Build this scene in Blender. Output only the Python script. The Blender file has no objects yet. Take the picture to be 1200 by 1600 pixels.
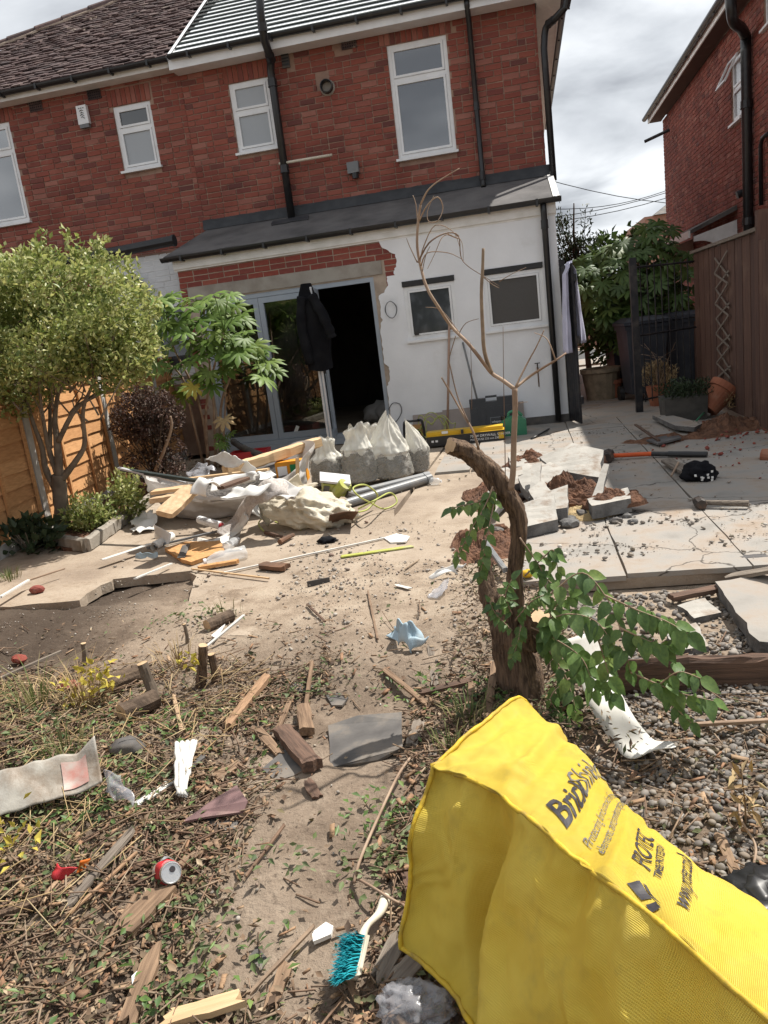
import bpy, bmesh, math, random
import numpy as np
from mathutils import Vector, Matrix, Euler, noise
from mathutils.geometry import tessellate_polygon
R = math.radians
random.seed(7); rng = np.random.default_rng(7)
scene = bpy.context.scene
col = scene.collection

# ------------------------------------------------------------------ camera
H_CAM = 1.49
F_PX = 1202.0
def _dir(vx, vy, s):
    v = np.array([(vx - 600.0) * s, -(vy - 800.0) * s, -F_PX * s]); return v / np.linalg.norm(v)
_M = np.array([_dir(-5430, 1282, -1), _dir(815, 491, 1), _dir(1250, 5930, -1)]).T
_u, _s, _vt = np.linalg.svd(_M); CAMM = _u @ _vt            # world -> camera axes
CAMPOS = Vector((0, 0, H_CAM))
cd = bpy.data.cameras.new('camera'); cam = bpy.data.objects.new('camera', cd); col.objects.link(cam)
cd.sensor_width = 36; cd.lens = F_PX / 1600 * 36; cd.clip_start = .05; cd.clip_end = 3000
cam.matrix_world = Matrix.Translation(CAMPOS) @ Matrix([list(r) for r in CAMM.T]).to_4x4()
scene.camera = cam

# ------------------------------------------------------------------ sky and sun
SUN_EL, SUN_AZ = R(57), R(45)
world = bpy.data.worlds.new('World'); scene.world = world; world.use_nodes = True
nt = world.node_tree; N = nt.nodes; L = nt.links
bg = N['Background']; bg.inputs['Strength'].default_value = .1
sky = N.new('ShaderNodeTexSky'); sky.sky_type = 'NISHITA'; sky.sun_disc = False
sky.sun_elevation = SUN_EL; sky.sun_rotation = SUN_AZ
tc = N.new('ShaderNodeTexCoord'); sep = N.new('ShaderNodeSeparateXYZ'); L.new(tc.outputs['Generated'], sep.inputs[0])
ad = N.new('ShaderNodeMath'); ad.operation = 'ADD'; ad.inputs[1].default_value = .25
mx0 = N.new('ShaderNodeMath'); mx0.operation = 'MAXIMUM'; mx0.inputs[1].default_value = 0.0
L.new(sep.outputs['Z'], mx0.inputs[0]); L.new(mx0.outputs[0], ad.inputs[0])
dv = N.new('ShaderNodeVectorMath'); dv.operation = 'DIVIDE'
cmb = N.new('ShaderNodeCombineXYZ')
for i in range(3): L.new(ad.outputs[0], cmb.inputs[i])
L.new(tc.outputs['Generated'], dv.inputs[0]); L.new(cmb.outputs[0], dv.inputs[1])
n1 = N.new('ShaderNodeTexNoise'); n1.inputs['Scale'].default_value = 1.9; n1.inputs['Detail'].default_value = 7; n1.inputs['Roughness'].default_value = .5; n1.inputs['Distortion'].default_value = .3
mp = N.new('ShaderNodeMapping'); mp.inputs['Location'].default_value = (3.1, 1.7, 0)
L.new(dv.outputs[0], mp.inputs[0]); L.new(mp.outputs[0], n1.inputs[0])
cr = N.new('ShaderNodeValToRGB'); L.new(n1.outputs[0], cr.inputs[0])
e = cr.color_ramp.elements
e[0].position = .33; e[0].color = (1.6, 1.7, 1.88, 1)
e[1].position = .63; e[1].color = (5.0, 5.15, 5.3, 1)
m_ = cr.color_ramp.elements.new(.47); m_.color = (3.2, 3.35, 3.55, 1)
cov = N.new('ShaderNodeTexNoise'); cov.inputs['Scale'].default_value = .6; cov.inputs['Detail'].default_value = 4
L.new(dv.outputs[0], cov.inputs[0])
mr = N.new('ShaderNodeMapRange'); mr.inputs[1].default_value = .30; mr.inputs[2].default_value = .42; mr.inputs[3].default_value = .86; mr.inputs[4].default_value = .98
L.new(cov.outputs[0], mr.inputs[0])
mixw = N.new('ShaderNodeMix'); mixw.data_type = 'RGBA'
L.new(mr.outputs[0], mixw.inputs[0]); L.new(sky.outputs[0], mixw.inputs[6]); L.new(cr.outputs[0], mixw.inputs[7])
L.new(mixw.outputs[2], bg.inputs['Color'])
sd = bpy.data.lights.new('sun', 'SUN'); sun = bpy.data.objects.new('sun', sd); col.objects.link(sun)
sd.energy = 3.5; sd.angle = R(.6); sd.color = (1, .95, .87)
_sv = Vector((math.sin(SUN_AZ) * math.cos(SUN_EL), math.cos(SUN_AZ) * math.cos(SUN_EL), math.sin(SUN_EL)))
sun.rotation_euler = _sv.to_track_quat('Z', 'Y').to_euler(); sun.location = _sv * 60
vs = scene.view_settings; vs.view_transform = 'Standard'; vs.look = 'None'; vs.gamma = 1; vs.use_curve_mapping = False
vs.exposure = 1.15

# ------------------------------------------------------------------ picture rays -> places on real planes
def ray(px, py):
    return CAMM.T @ np.array([px - 600.0, -(py - 800.0), -F_PX])
def at(px, py, z=0.0):
    r = ray(px, py); t = (z - H_CAM) / r[2]; return Vector((r[0] * t, r[1] * t, H_CAM + r[2] * t))
def onY(px, py, y):
    r = ray(px, py); t = y / r[1]; return Vector((r[0] * t, y, H_CAM + r[2] * t))
def onX(px, py, x):
    r = ray(px, py); t = x / r[0]; return Vector((x, r[1] * t, H_CAM + r[2] * t))
def proj(p):
    q = CAMM @ (np.array(p) - np.array([0, 0, H_CAM]))
    if q[2] > -.05: return None
    return (600 + q[0] * F_PX / -q[2], 800 - q[1] * F_PX / -q[2], -q[2])
def inframe(p, m=0):
    q = proj(p); return q is not None and -m < q[0] < 1200 + m and -m < q[1] < 1600 + m

# ------------------------------------------------------------------ mesh builder
class MB:
    def __init__(s): s.v = []; s.f = []; s.m = []; s.u = {}
    def add(s, vs, fs, mi=0):
        o = len(s.v); s.v += [tuple(x) for x in vs]
        for f in fs: s.f.append(tuple(i + o for i in f)); s.m.append(mi)
        return s
    def box(s, c, d, M=None, j=0, mi=0, taper=1.0):
        hx, hy, hz = d[0] / 2, d[1] / 2, d[2] / 2
        vs = []
        for z in (-1, 1):
            k = taper if z > 0 else 1
            for x, y in ((-1, -1), (1, -1), (1, 1), (-1, 1)):
                p = Vector((x * hx * k + random.uniform(-j, j), y * hy * k + random.uniform(-j, j), z * hz + random.uniform(-j, j)))
                if M: p = M @ p
                vs.append(p + Vector(c))
        return s.add(vs, [(3, 2, 1, 0), (4, 5, 6, 7), (0, 1, 5, 4), (1, 2, 6, 5), (2, 3, 7, 6), (3, 0, 4, 7)], mi)
    def tube(s, pts, r, n=8, cap=True, mi=0, j=0):
        pts = [Vector(p) for p in pts]
        rs = r if isinstance(r, (list, tuple)) else [r] * len(pts)
        vs = []; fs = []; up = None
        for i, p in enumerate(pts):
            t = (pts[min(i + 1, len(pts) - 1)] - pts[max(i - 1, 0)])
            t = t.normalized() if t.length > 1e-9 else Vector((0, 0, 1))
            if up is None:
                up = t.orthogonal().normalized()
            else:
                up = (up - t * up.dot(t)); up = up.normalized() if up.length > 1e-6 else t.orthogonal().normalized()
            b = t.cross(up)
            for k in range(n):
                a = 2 * math.pi * k / n; rr = rs[i] * (1 + random.uniform(-j, j))
                vs.append(p + up * math.cos(a) * rr + b * math.sin(a) * rr)
        for i in range(len(pts) - 1):
            for k in range(n):
                fs.append((i * n + k, i * n + (k + 1) % n, (i + 1) * n + (k + 1) % n, (i + 1) * n + k))
        if cap: fs.append(tuple(range(n - 1, -1, -1))); fs.append(tuple(range((len(pts) - 1) * n, len(pts) * n)))
        return s.add(vs, fs, mi)
    def lathe(s, prof, n=16, M=None, mi=0, cap=True):
        vs = []; fs = []
        for r, z in prof:
            for k in range(n):
                a = 2 * math.pi * k / n; p = Vector((r * math.cos(a), r * math.sin(a), z)); vs.append(M @ p if M else p)
        for i in range(len(prof) - 1):
            for k in range(n): fs.append((i * n + k, i * n + (k + 1) % n, (i + 1) * n + (k + 1) % n, (i + 1) * n + k))
        if cap: fs.append(tuple(range(n - 1, -1, -1))); fs.append(tuple(range((len(prof) - 1) * n, len(prof) * n)))
        return s.add(vs, fs, mi)
    def grid(s, fn, nu, nv, mi=0):
        vs = [fn(i / nu, k / nv) for i in range(nu + 1) for k in range(nv + 1)]
        fs = [(i * (nv + 1) + k, (i + 1) * (nv + 1) + k, (i + 1) * (nv + 1) + k + 1, i * (nv + 1) + k + 1) for i in range(nu) for k in range(nv)]
        return s.add(vs, fs, mi)
    def prism(s, loops, d, O=(0, 0, 0), U=(1, 0, 0), V=(0, 0, 1), Nn=None, mi=0):
        """polygon (first loop) with holes, front at O, thickness d behind along -Nn"""
        O, U, V = Vector(O), Vector(U), Vector(V); Nn = Vector(Nn) if Nn is not None else U.cross(V)
        tri = tessellate_polygon([[Vector((a, b, 0)) for a, b in lp] for lp in loops])
        flat = [p for lp in loops for p in lp]; n = len(flat)
        vs = [O + U * a + V * b for a, b in flat] + [O + U * a + V * b - Nn * d for a, b in flat]
        fs = []
        for t in tri:
            a, b, c = [vs[i] for i in t]
            if (b - a).cross(c - a).dot(Nn) < 0: t = (t[0], t[2], t[1])
            fs.append(tuple(t)); fs.append((t[0] + n, t[2] + n, t[1] + n))
        o = 0
        for lp in loops:
            k = len(lp)
            for i in range(k): fs.append((o + i, o + (i + 1) % k, o + (i + 1) % k + n, o + i + n))
            o += k
        return s.add(vs, fs, mi)
    def build(s, name, mats, parent=None, smooth=False, kind=None, label=None, fixn=True, origin=None):
        me = bpy.data.meshes.new(name)
        vs = s.v
        if origin is not None:
            o = Vector(origin); vs = [tuple(Vector(v) - o) for v in vs]
        me.from_pydata(vs, [], s.f)
        mats = mats if isinstance(mats, (list, tuple)) else [mats]
        for m in mats: me.materials.append(m)
        if len(mats) > 1: me.polygons.foreach_set('material_index', s.m)
        if fixn:
            bm = bmesh.new(); bm.from_mesh(me); bmesh.ops.recalc_face_normals(bm, faces=bm.faces); bm.to_mesh(me); bm.free()
        if smooth: me.polygons.foreach_set('use_smooth', [True] * len(me.polygons))
        me.update()
        ob = bpy.data.objects.new(name, me); col.objects.link(ob)
        if origin is not None: ob.location = origin
        if parent is not None: ob.parent = parent
        if kind: ob['kind'] = kind
        if label: ob['label'] = label
        return ob
def npmesh(name, V, Fc, mats, parent=None, kind=None, smooth=False, mi=None):
    """fast mesh from numpy: V (n,3), Fc (m,k) all faces the same size"""
    me = bpy.data.meshes.new(name); V = np.asarray(V, np.float32); Fc = np.asarray(Fc, np.int32)
    m, k = Fc.shape
    me.vertices.add(len(V)); me.vertices.foreach_set('co', V.ravel())
    me.loops.add(m * k); me.loops.foreach_set('vertex_index', Fc.ravel())
    me.polygons.add(m); me.polygons.foreach_set('loop_start', np.arange(m, dtype=np.int32) * k)
    mats = mats if isinstance(mats, (list, tuple)) else [mats]
    for x in mats: me.materials.append(x)
    if mi is not None: me.polygons.foreach_set('material_index', np.asarray(mi, np.int32))
    me.update(calc_edges=True); me.validate()
    if smooth: me.polygons.foreach_set('use_smooth', [True] * len(me.polygons))
    ob = bpy.data.objects.new(name, me); col.objects.link(ob)
    if parent is not None: ob.parent = parent
    if kind: ob['kind'] = kind
    return ob
def tag(o, label, cat, group=None, kind=None):
    o['label'] = label; o['category'] = cat
    if group: o['group'] = group
    if kind: o['kind'] = kind
    return o
def empty(name, loc, label, cat, group=None, rz=0):
    o = bpy.data.objects.new(name, None); col.objects.link(o); o.location = loc; o.rotation_euler = (0, 0, rz)
    o.empty_display_size = .1
    return tag(o, label, cat, group)
def keep(o, parent):
    """parent an object built in world space under a thing without moving it"""
    bpy.context.view_layer.update()
    o.parent = parent; o.matrix_parent_inverse = Matrix.Translation(parent.location).inverted() if parent.rotation_euler.z == 0 else parent.matrix_world.inverted()
    return o
def kids(parent, *obs):
    inv = (Matrix.Translation(parent.location) @ parent.rotation_euler.to_matrix().to_4x4()).inverted()
    for o in obs: o.parent = parent; o.matrix_parent_inverse = inv
    return obs[0]
def copy_tree(o, parent=None):
    c = o.copy(); col.objects.link(c)
    if parent is not None: c.parent = parent
    for ch in list(o.children): copy_tree(ch, c)
    return c
def cat_rom(P, k=6):
    P = [Vector(p) for p in P]; out = []
    for i in range(len(P) - 1):
        a = P[max(i - 1, 0)]; b = P[i]; c = P[i + 1]; d = P[min(i + 2, len(P) - 1)]
        for j in range(k):
            t = j / k
            out.append(.5 * ((2 * b) + (c - a) * t + (2 * a - 5 * b + 4 * c - d) * t * t + (3 * b - a - 3 * c + d) * t ** 3))
    out.append(P[-1]); return out
def lerp(a, b, t): return a + (b - a) * t
def fbm(p, o=4): return noise.fractal(Vector(p), 1.0, 2.0, o)

# ------------------------------------------------------------------ materials
def _new(name):
    m = bpy.data.materials.new(name); m.use_nodes = True; return m, m.node_tree.nodes, m.node_tree.links, m.node_tree.nodes['Principled BSDF']
def _mix(Nn, Ln, a, b, fac, mode='MIX'):
    x = Nn.new('ShaderNodeMix'); x.data_type = 'RGBA'; x.blend_type = mode
    for s, v in ((0, fac), (6, a), (7, b)):
        if hasattr(v, 'is_output'): Ln.new(v, x.inputs[s])
        else: x.inputs[s].default_value = v if s == 0 else (*v, 1) if len(v) == 3 else v
    return x.outputs[2]
def _noise(Nn, Ln, vec, scale, detail=4, rough=.55, dist=0):
    n = Nn.new('ShaderNodeTexNoise'); n.inputs['Scale'].default_value = scale; n.inputs['Detail'].default_value = detail
    n.inputs['Roughness'].default_value = rough; n.inputs['Distortion'].default_value = dist
    Ln.new(vec, n.inputs['Vector']); return n.outputs[0]
def _ramp(Nn, Ln, fac, stops):
    r = Nn.new('ShaderNodeValToRGB'); el = r.color_ramp.elements
    while len(el) < len(stops): el.new(.5)
    for i, (p, c) in enumerate(stops):
        el[i].position = p; el[i].color = (*c, 1) if len(c) == 3 else c
    Ln.new(fac, r.inputs[0]); return r.outputs[0]
def _rand(Nn, Ln):
    """one random number per loose piece and per object"""
    g = Nn.new('ShaderNodeNewGeometry'); o = Nn.new('ShaderNodeObjectInfo')
    a = Nn.new('ShaderNodeMath'); a.operation = 'ADD'; Ln.new(g.outputs['Random Per Island'], a.inputs[0]); Ln.new(o.outputs['Random'], a.inputs[1])
    f = Nn.new('ShaderNodeMath'); f.operation = 'FRACT'; Ln.new(a.outputs[0], f.inputs[0]); return f.outputs[0]
def mat(name, c, c2=None, scale=6, detail=5, rough=.8, bump=.15, bscale=40, bdist=.004, pal=None, spec=.3, metal=0, dirt=None, dscale=2.5, dthr=(.5, .7), stretch=None, trans=0, sss=0, wave=None):
    m, Nn, Ln, P = _new(name)
    t = Nn.new('ShaderNodeTexCoord'); vec = t.outputs['Object']
    if stretch:
        mp = Nn.new('ShaderNodeMapping'); mp.inputs['Scale'].default_value = stretch; Ln.new(vec, mp.inputs[0]); svec = mp.outputs[0]
    else: svec = vec
    if c2 is None: c2 = tuple(x * .7 for x in c)
    n = _noise(Nn, Ln, svec, scale, detail)
    base = None
    if pal:
        base = _ramp(Nn, Ln, _rand(Nn, Ln), [(i / max(1, len(pal) - 1), p) for i, p in enumerate(pal)])
        var = _ramp(Nn, Ln, n, [(.3, tuple(min(1.6, y / max(x, 1e-4)) for x, y in zip(c, c2))), (.62, (1, 1, 1))])
        base = _mix(Nn, Ln, base, var, 1.0, 'MULTIPLY')
    else:
        base = _ramp(Nn, Ln, n, [(.33, c2), (.62, c)])
    if dirt:
        dn = _noise(Nn, Ln, vec, dscale, 8, .65)
        f = Nn.new('ShaderNodeMapRange'); f.inputs[1].default_value = dthr[0]; f.inputs[2].default_value = dthr[1]; Ln.new(dn, f.inputs[0])
        base = _mix(Nn, Ln, base, dirt, f.outputs[0])
    Ln.new(base, P.inputs['Base Color'])
    P.inputs['Roughness'].default_value = rough; P.inputs['Metallic'].default_value = metal
    P.inputs['Specular IOR Level'].default_value = spec
    if bump:
        b = Nn.new('ShaderNodeBump'); b.inputs['Strength'].default_value = bump; b.inputs['Distance'].default_value = bdist
        Ln.new(_noise(Nn, Ln, svec, bscale, 6, .6), b.inputs['Height']); Ln.new(b.outputs[0], P.inputs['Normal'])
    if trans:
        tr = Nn.new('ShaderNodeBsdfTranslucent'); Ln.new(base, tr.inputs['Color']); mxs = Nn.new('ShaderNodeMixShader'); mxs.inputs[0].default_value = trans
        Ln.new(P.outputs[0], mxs.inputs[1]); Ln.new(tr.outputs[0], mxs.inputs[2]); Ln.new(mxs.outputs[0], Nn['Material Output'].inputs[0])
    return m
def glass(name, tint=(.9, .95, .93), rough=.0, thin=.12, dust=.0):
    """thin window glass: clear with a real mirror reflection"""
    m, Nn, Ln, P = _new(name)
    g = Nn.new('ShaderNodeBsdfGlossy'); g.inputs['Roughness'].default_value = rough; g.inputs['Color'].default_value = (1, 1, 1, 1)
    t = Nn.new('ShaderNodeBsdfTransparent'); t.inputs['Color'].default_value = (*tint, 1)
    fr = Nn.new('ShaderNodeFresnel'); fr.inputs['IOR'].default_value = 1.5
    a = Nn.new('ShaderNodeMath'); a.operation = 'MULTIPLY_ADD'; a.inputs[1].default_value = 1.3; a.inputs[2].default_value = thin * .3; Ln.new(fr.outputs[0], a.inputs[0])
    mx = Nn.new('ShaderNodeMixShader'); Ln.new(a.outputs[0], mx.inputs[0]); Ln.new(t.outputs[0], mx.inputs[1]); Ln.new(g.outputs[0], mx.inputs[2])
    out = mx.outputs[0]
    if dust:
        tcx = Nn.new('ShaderNodeTexCoord'); d = Nn.new('ShaderNodeBsdfDiffuse'); d.inputs['Color'].default_value = (.5, .48, .45, 1)
        nn = _noise(Nn, Ln, tcx.outputs['Object'], 3, 6); f = Nn.new('ShaderNodeMapRange'); f.inputs[1].default_value = .4; f.inputs[2].default_value = .8; f.inputs[4].default_value = dust
        Ln.new(nn, f.inputs[0]); m2 = Nn.new('ShaderNodeMixShader'); Ln.new(f.outputs[0], m2.inputs[0]); Ln.new(out, m2.inputs[1]); Ln.new(d.outputs[0], m2.inputs[2]); out = m2.outputs[0]
    Ln.new(out, Nn['Material Output'].inputs[0]); return m
def film(name, c, alpha, rough=.25, wr=30, bump=.4):
    """thin see-through plastic"""
    m, Nn, Ln, P = _new(name)
    P.inputs['Base Color'].default_value = (*c, 1); P.inputs['Roughness'].default_value = rough; P.inputs['Specular IOR Level'].default_value = .5
    tcx = Nn.new('ShaderNodeTexCoord'); b = Nn.new('ShaderNodeBump'); b.inputs['Strength'].default_value = bump; b.inputs['Distance'].default_value = .006
    Ln.new(_noise(Nn, Ln, tcx.outputs['Object'], wr, 4), b.inputs['Height']); Ln.new(b.outputs[0], P.inputs['Normal'])
    t = Nn.new('ShaderNodeBsdfTransparent'); mx = Nn.new('ShaderNodeMixShader'); mx.inputs[0].default_value = alpha
    Ln.new(t.outputs[0], mx.inputs[1]); Ln.new(P.outputs[0], mx.inputs[2]); Ln.new(mx.outputs[0], Nn['Material Output'].inputs[0]); return m
WG = (1, 14, 14)   # wood grain runs along local X
M = dict(
 brick=mat('brick_red', (.3, .1, .07), (.2, .062, .044), scale=1.5, detail=8, rough=.88, bump=.5, bscale=55, bdist=.006, pal=[(.235,.068,.05),(.28,.085,.06),(.245,.073,.054),(.30,.10,.07),(.19,.06,.05),(.265,.078,.056),(.285,.09,.062),(.14,.054,.048),(.26,.078,.056),(.34,.15,.115),(.25,.073,.054)], dirt=(.3,.19,.15), dscale=8, dthr=(.6,.85)),
 brick_new=mat('brick_exposed', (.3, .1, .07), (.24, .08, .06), scale=14, rough=.9, bump=.5, bscale=60, pal=[(.22,.055,.04),(.28,.075,.052),(.25,.062,.045),(.2,.055,.045),(.31,.095,.065)], dirt=(.42,.36,.3), dscale=5, dthr=(.58,.85)),
 mortar=mat('mortar', (.34, .225, .17), (.22, .14, .11), scale=5, bump=.5, bscale=90),
 mortar_pale=mat('mortar_pale', (.42, .34, .27), (.3, .24, .19), scale=8, bump=.6, bscale=80),
 render=mat('white_render', (.78, .79, .81), (.70, .71, .73), scale=1.6, rough=.85, bump=.25, bscale=35, bdist=.01, dirt=(.5,.48,.45), dscale=1.5, dthr=(.62,.95)),
 wbrick=mat('white_painted_brick', (.7, .71, .73), (.55,.56,.58), scale=4, bump=.3, bscale=60, dirt=(.4,.38,.36), dthr=(.6,.9)),
 upvc=mat('white_plastic', (.76, .77, .78), (.68, .69, .70), rough=.35, bump=0, spec=.5, dirt=(.55,.53,.5), dscale=3, dthr=(.62,.95)),
 wood_white=mat('white_painted_wood', (.78, .77, .75), (.66, .65, .62), rough=.5, bump=.1, dirt=(.5,.46,.4), dscale=4, dthr=(.6,.9)),
 black=mat('black_plastic', (.012, .012, .014), (.02, .02, .021), rough=.38, bump=.04, spec=.5, dirt=(.06,.055,.05), dscale=6, dthr=(.55,.9)),
 blackm=mat('black_painted_metal', (.014, .014, .017), (.025, .024, .026), rough=.5, bump=.1, dirt=(.06,.05,.045), dscale=8),
 felt=mat('roof_felt', (.105, .10, .10), (.065, .062, .062), scale=2.2, rough=.92, bump=.5, bscale=120, bdist=.004, dirt=(.16,.15,.145), dscale=1.3, dthr=(.42,.75)),
 lead=mat('lead_flashing', (.03, .033, .038), (.05, .052, .057), rough=.6, bump=.3, bscale=20),
 tile=mat('clay_tile', (.11, .066, .062), (.06, .04, .04), scale=14, rough=.92, bump=.4, bscale=70, pal=[(.07,.045,.045),(.10,.06,.056),(.085,.054,.054),(.12,.075,.068),(.06,.042,.042),(.095,.062,.06),(.15,.105,.095),(.08,.05,.05)], dirt=(.36,.3,.24), dscale=3.2, dthr=(.60,.72)),
 membrane=mat('roof_membrane', (.84, .86, .87), (.76, .79, .80), rough=.6, bump=.1),
 batten=mat('treated_batten', (.03, .04, .038), (.018, .024, .024), rough=.8, stretch=WG),
 concrete_l=mat('concrete_lintel', (.34, .31, .27), (.25, .22, .19), scale=5, bump=.5, bscale=70),
 alu=mat('grey_aluminium', (.33, .37, .42), (.30, .34, .39), rough=.4, bump=0, spec=.5),
 alu_w=mat('bare_aluminium', (.62, .62, .63), (.5, .5, .52), rough=.35, bump=0, metal=.3),
 dark_room=mat('shade_dark_plaster', (.06, .047, .042), (.035, .028, .026), scale=3, bump=.2),  # plaster with the room's shade put into its colour, darker than real plaster
 fence=mat('orange_fence_board', (.5, .26, .11), (.38, .185, .075), scale=5, stretch=(14, 1.2, 14), rough=.8, bump=.3, bscale=12, pal=[(.50,.265,.115),(.58,.32,.145),(.46,.235,.10),(.54,.29,.125)]),
 fence_b=mat('brown_fence_board', (.12, .068, .048), (.07, .04, .03), scale=4, stretch=(16, 16, 1), rough=.8, bump=.4, bscale=10, pal=[(.10,.055,.042),(.13,.072,.052),(.115,.063,.046),(.085,.048,.038)], dirt=(.2,.13,.09), dscale=2, dthr=(.55,.85)),
 post=mat('concrete_post', (.5, .48, .45), (.4, .38, .35), bump=.4, bscale=60),
 bark=mat('bark', (.12, .085, .06), (.06, .042, .03), scale=9, stretch=(3, 3, .8), rough=.95, bump=.9, bscale=14, bdist=.012),
 bark_p=mat('pale_bark', (.2, .16, .12), (.11, .085, .065), scale=7, rough=.9, bump=.6, bscale=25),
 vine=mat('vine_bark', (.2, .135, .09), (.055, .036, .026), scale=16, detail=7, stretch=(5, 5, .55), rough=.95, bump=1, bscale=17, bdist=.018),
 cutwood=mat('cut_wood', (.5, .36, .22), (.38, .26, .15), scale=20, bump=.3),
 twig=mat('twig', (.2, .13, .085), (.12, .075, .05), scale=20, bump=.4, pal=[(.15,.09,.06),(.24,.17,.11),(.19,.12,.08),(.3,.23,.16)]),
 twig_pale=mat('dry_cane', (.34, .25, .18), (.2, .13, .09), scale=8, bump=.3),
 leaf_var=mat('variegated_leaf', (.15,.17,.045), (.10,.13,.035), rough=.45, bump=0, spec=.4, trans=.4, pal=[(.20,.25,.06),(.48,.47,.17),(.28,.32,.085),(.11,.16,.04),(.62,.59,.29),(.23,.28,.07),(.40,.41,.13),(.55,.53,.23)]),
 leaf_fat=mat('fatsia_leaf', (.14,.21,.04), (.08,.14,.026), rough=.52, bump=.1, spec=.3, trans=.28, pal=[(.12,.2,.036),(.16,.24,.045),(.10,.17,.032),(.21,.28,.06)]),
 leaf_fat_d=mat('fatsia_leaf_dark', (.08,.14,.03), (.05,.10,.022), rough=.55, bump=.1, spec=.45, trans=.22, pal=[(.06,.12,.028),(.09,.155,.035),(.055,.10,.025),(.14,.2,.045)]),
 leaf_dark=mat('dark_leaf', (.035,.06,.025), (.02,.036,.016), rough=.5, bump=0, trans=.2, pal=[(.03,.05,.022),(.05,.075,.03),(.025,.042,.02),(.07,.095,.05)]),
 leaf_red=mat('withered_red_leaf', (.085,.045,.035), (.05,.03,.025), rough=.7, bump=0, trans=.2, pal=[(.07,.035,.03),(.11,.06,.045),(.05,.03,.026),(.16,.115,.085),(.09,.042,.035)]),
 leaf_wis=mat('climber_leaf', (.06,.115,.03), (.035,.075,.022), rough=.45, bump=.15, bscale=25, spec=.4, trans=.45, pal=[(.12,.2,.06),(.18,.29,.075),(.14,.235,.065),(.10,.175,.065),(.27,.37,.10)]),
 leaf_yel=mat('yellow_leaf', (.5,.42,.06), (.4,.32,.04), rough=.6, bump=0, trans=.3, pal=[(.5,.42,.07),(.6,.5,.1),(.36,.34,.06)]),
 grass=mat('grass_blade', (.09,.13,.035), (.06,.09,.025), rough=.6, bump=0, trans=.25, pal=[(.07,.11,.03),(.12,.16,.045),(.2,.19,.08),(.30,.25,.12),(.09,.13,.035)]),
 straw=mat('straw', (.42,.32,.17), (.3,.22,.11), rough=.8, bump=0, pal=[(.42,.32,.17),(.3,.2,.1),(.5,.4,.24)]),
 litter=mat('leaf_litter', (.2,.14,.09), (.12,.08,.05), scale=30, rough=.85, bump=.2, trans=.1, pal=[(.10,.068,.046),(.22,.15,.098),(.16,.105,.07),(.07,.05,.037),(.30,.22,.145),(.12,.085,.056),(.075,.085,.04),(.11,.125,.055),(.22,.14,.09),(.44,.35,.24),(.15,.10,.068),(.08,.058,.043)]),
 greens=mat('wilted_green_leaf', (.10,.13,.05), (.06,.085,.035), rough=.6, bump=0, trans=.2, pal=[(.10,.145,.045),(.16,.2,.075),(.07,.105,.04),(.22,.235,.12),(.12,.17,.05)]),
 chips=mat('wood_chip', (.3,.19,.11), (.18,.11,.065), scale=30, stretch=(1,6,6), rough=.85, bump=.3, pal=[(.22,.135,.08),(.34,.22,.13),(.28,.155,.09),(.14,.09,.06),(.42,.29,.18)]),
 wood_old=mat('weathered_wood', (.25, .165, .105), (.11, .07, .045), scale=5, detail=7, stretch=WG, rough=.88, bump=.7, bscale=10, bdist=.006),
 wood_dark=mat('dark_wet_wood', (.14, .085, .06), (.065, .042, .032), scale=5, detail=7, stretch=WG, rough=.88, bump=.7, bscale=10, bdist=.006),
 wood_new=mat('sawn_pine', (.56, .40, .235), (.45, .30, .165), scale=4, stretch=WG, rough=.75, bump=.2, bscale=12),
 wood_grey=mat('grey_old_wood', (.22, .185, .15), (.10, .08, .066), scale=5, detail=7, stretch=WG, rough=.9, bump=.7, bscale=10, bdist=.006),
 chipboard=mat('orange_chipboard', (.5, .28, .12), (.38, .19, .075), scale=40, rough=.85, bump=.4, bscale=70),
 osb=mat('pale_fibre_board', (.55, .40, .25), (.42, .29, .17), scale=25, rough=.9, bump=.6, bscale=50),
 paper=mat('white_paper', (.78, .77, .74), (.7, .69, .66), scale=3, rough=.8, bump=.15, bscale=18, bdist=.01, dirt=(.5,.44,.36), dscale=4, dthr=(.6,.9), trans=.15),
 whitep=mat('white_plastic_strip', (.62, .61, .58), (.5, .48, .44), rough=.5, bump=.1, dirt=(.38,.32,.25), dscale=6, dthr=(.52,.8)),
 builder=mat('woven_builder_bag', (.62, .6, .58), (.52, .5, .48), scale=5, rough=.7, bump=.4, bscale=14, bdist=.02, dirt=(.40,.36,.32), dscale=3, dthr=(.5,.8), trans=.2),
 sack=mat('translucent_rubble_sack', (.62, .6, .52), (.5, .47, .4), scale=6, rough=.45, bump=.55, bscale=13, bdist=.03, dirt=(.17,.155,.14), dscale=6.5, dthr=(.5,.66), trans=.3),
 sack_b=mat('cream_rubble_sack', (.68, .62, .5), (.58, .52, .41), scale=6, rough=.5, bump=.6, bscale=11, bdist=.03, trans=.25),
 rubble=mat('rubble_fill', (.15, .135, .125), (.06, .055, .052), scale=22, rough=.95, bump=.9, bscale=22, bdist=.03),
 slab=mat('pale_paving_slab', (.34, .32, .295), (.22, .205, .185), scale=2.6, detail=8, rough=.9, bump=.35, bscale=60, dirt=(.25,.19,.14), dscale=2.6, dthr=(.44,.68)),
 slab_edge=mat('broken_concrete', (.17, .165, .16), (.085, .082, .08), scale=9, rough=.95, bump=.9, bscale=40, bdist=.012),
 slabtop=mat('slab_fragment', (.40, .38, .345), (.27, .255, .23), scale=4, detail=8, rough=.92, bump=.6, bscale=45, bdist=.006, dirt=(.2,.145,.105), dscale=5, dthr=(.5,.68)),
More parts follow.
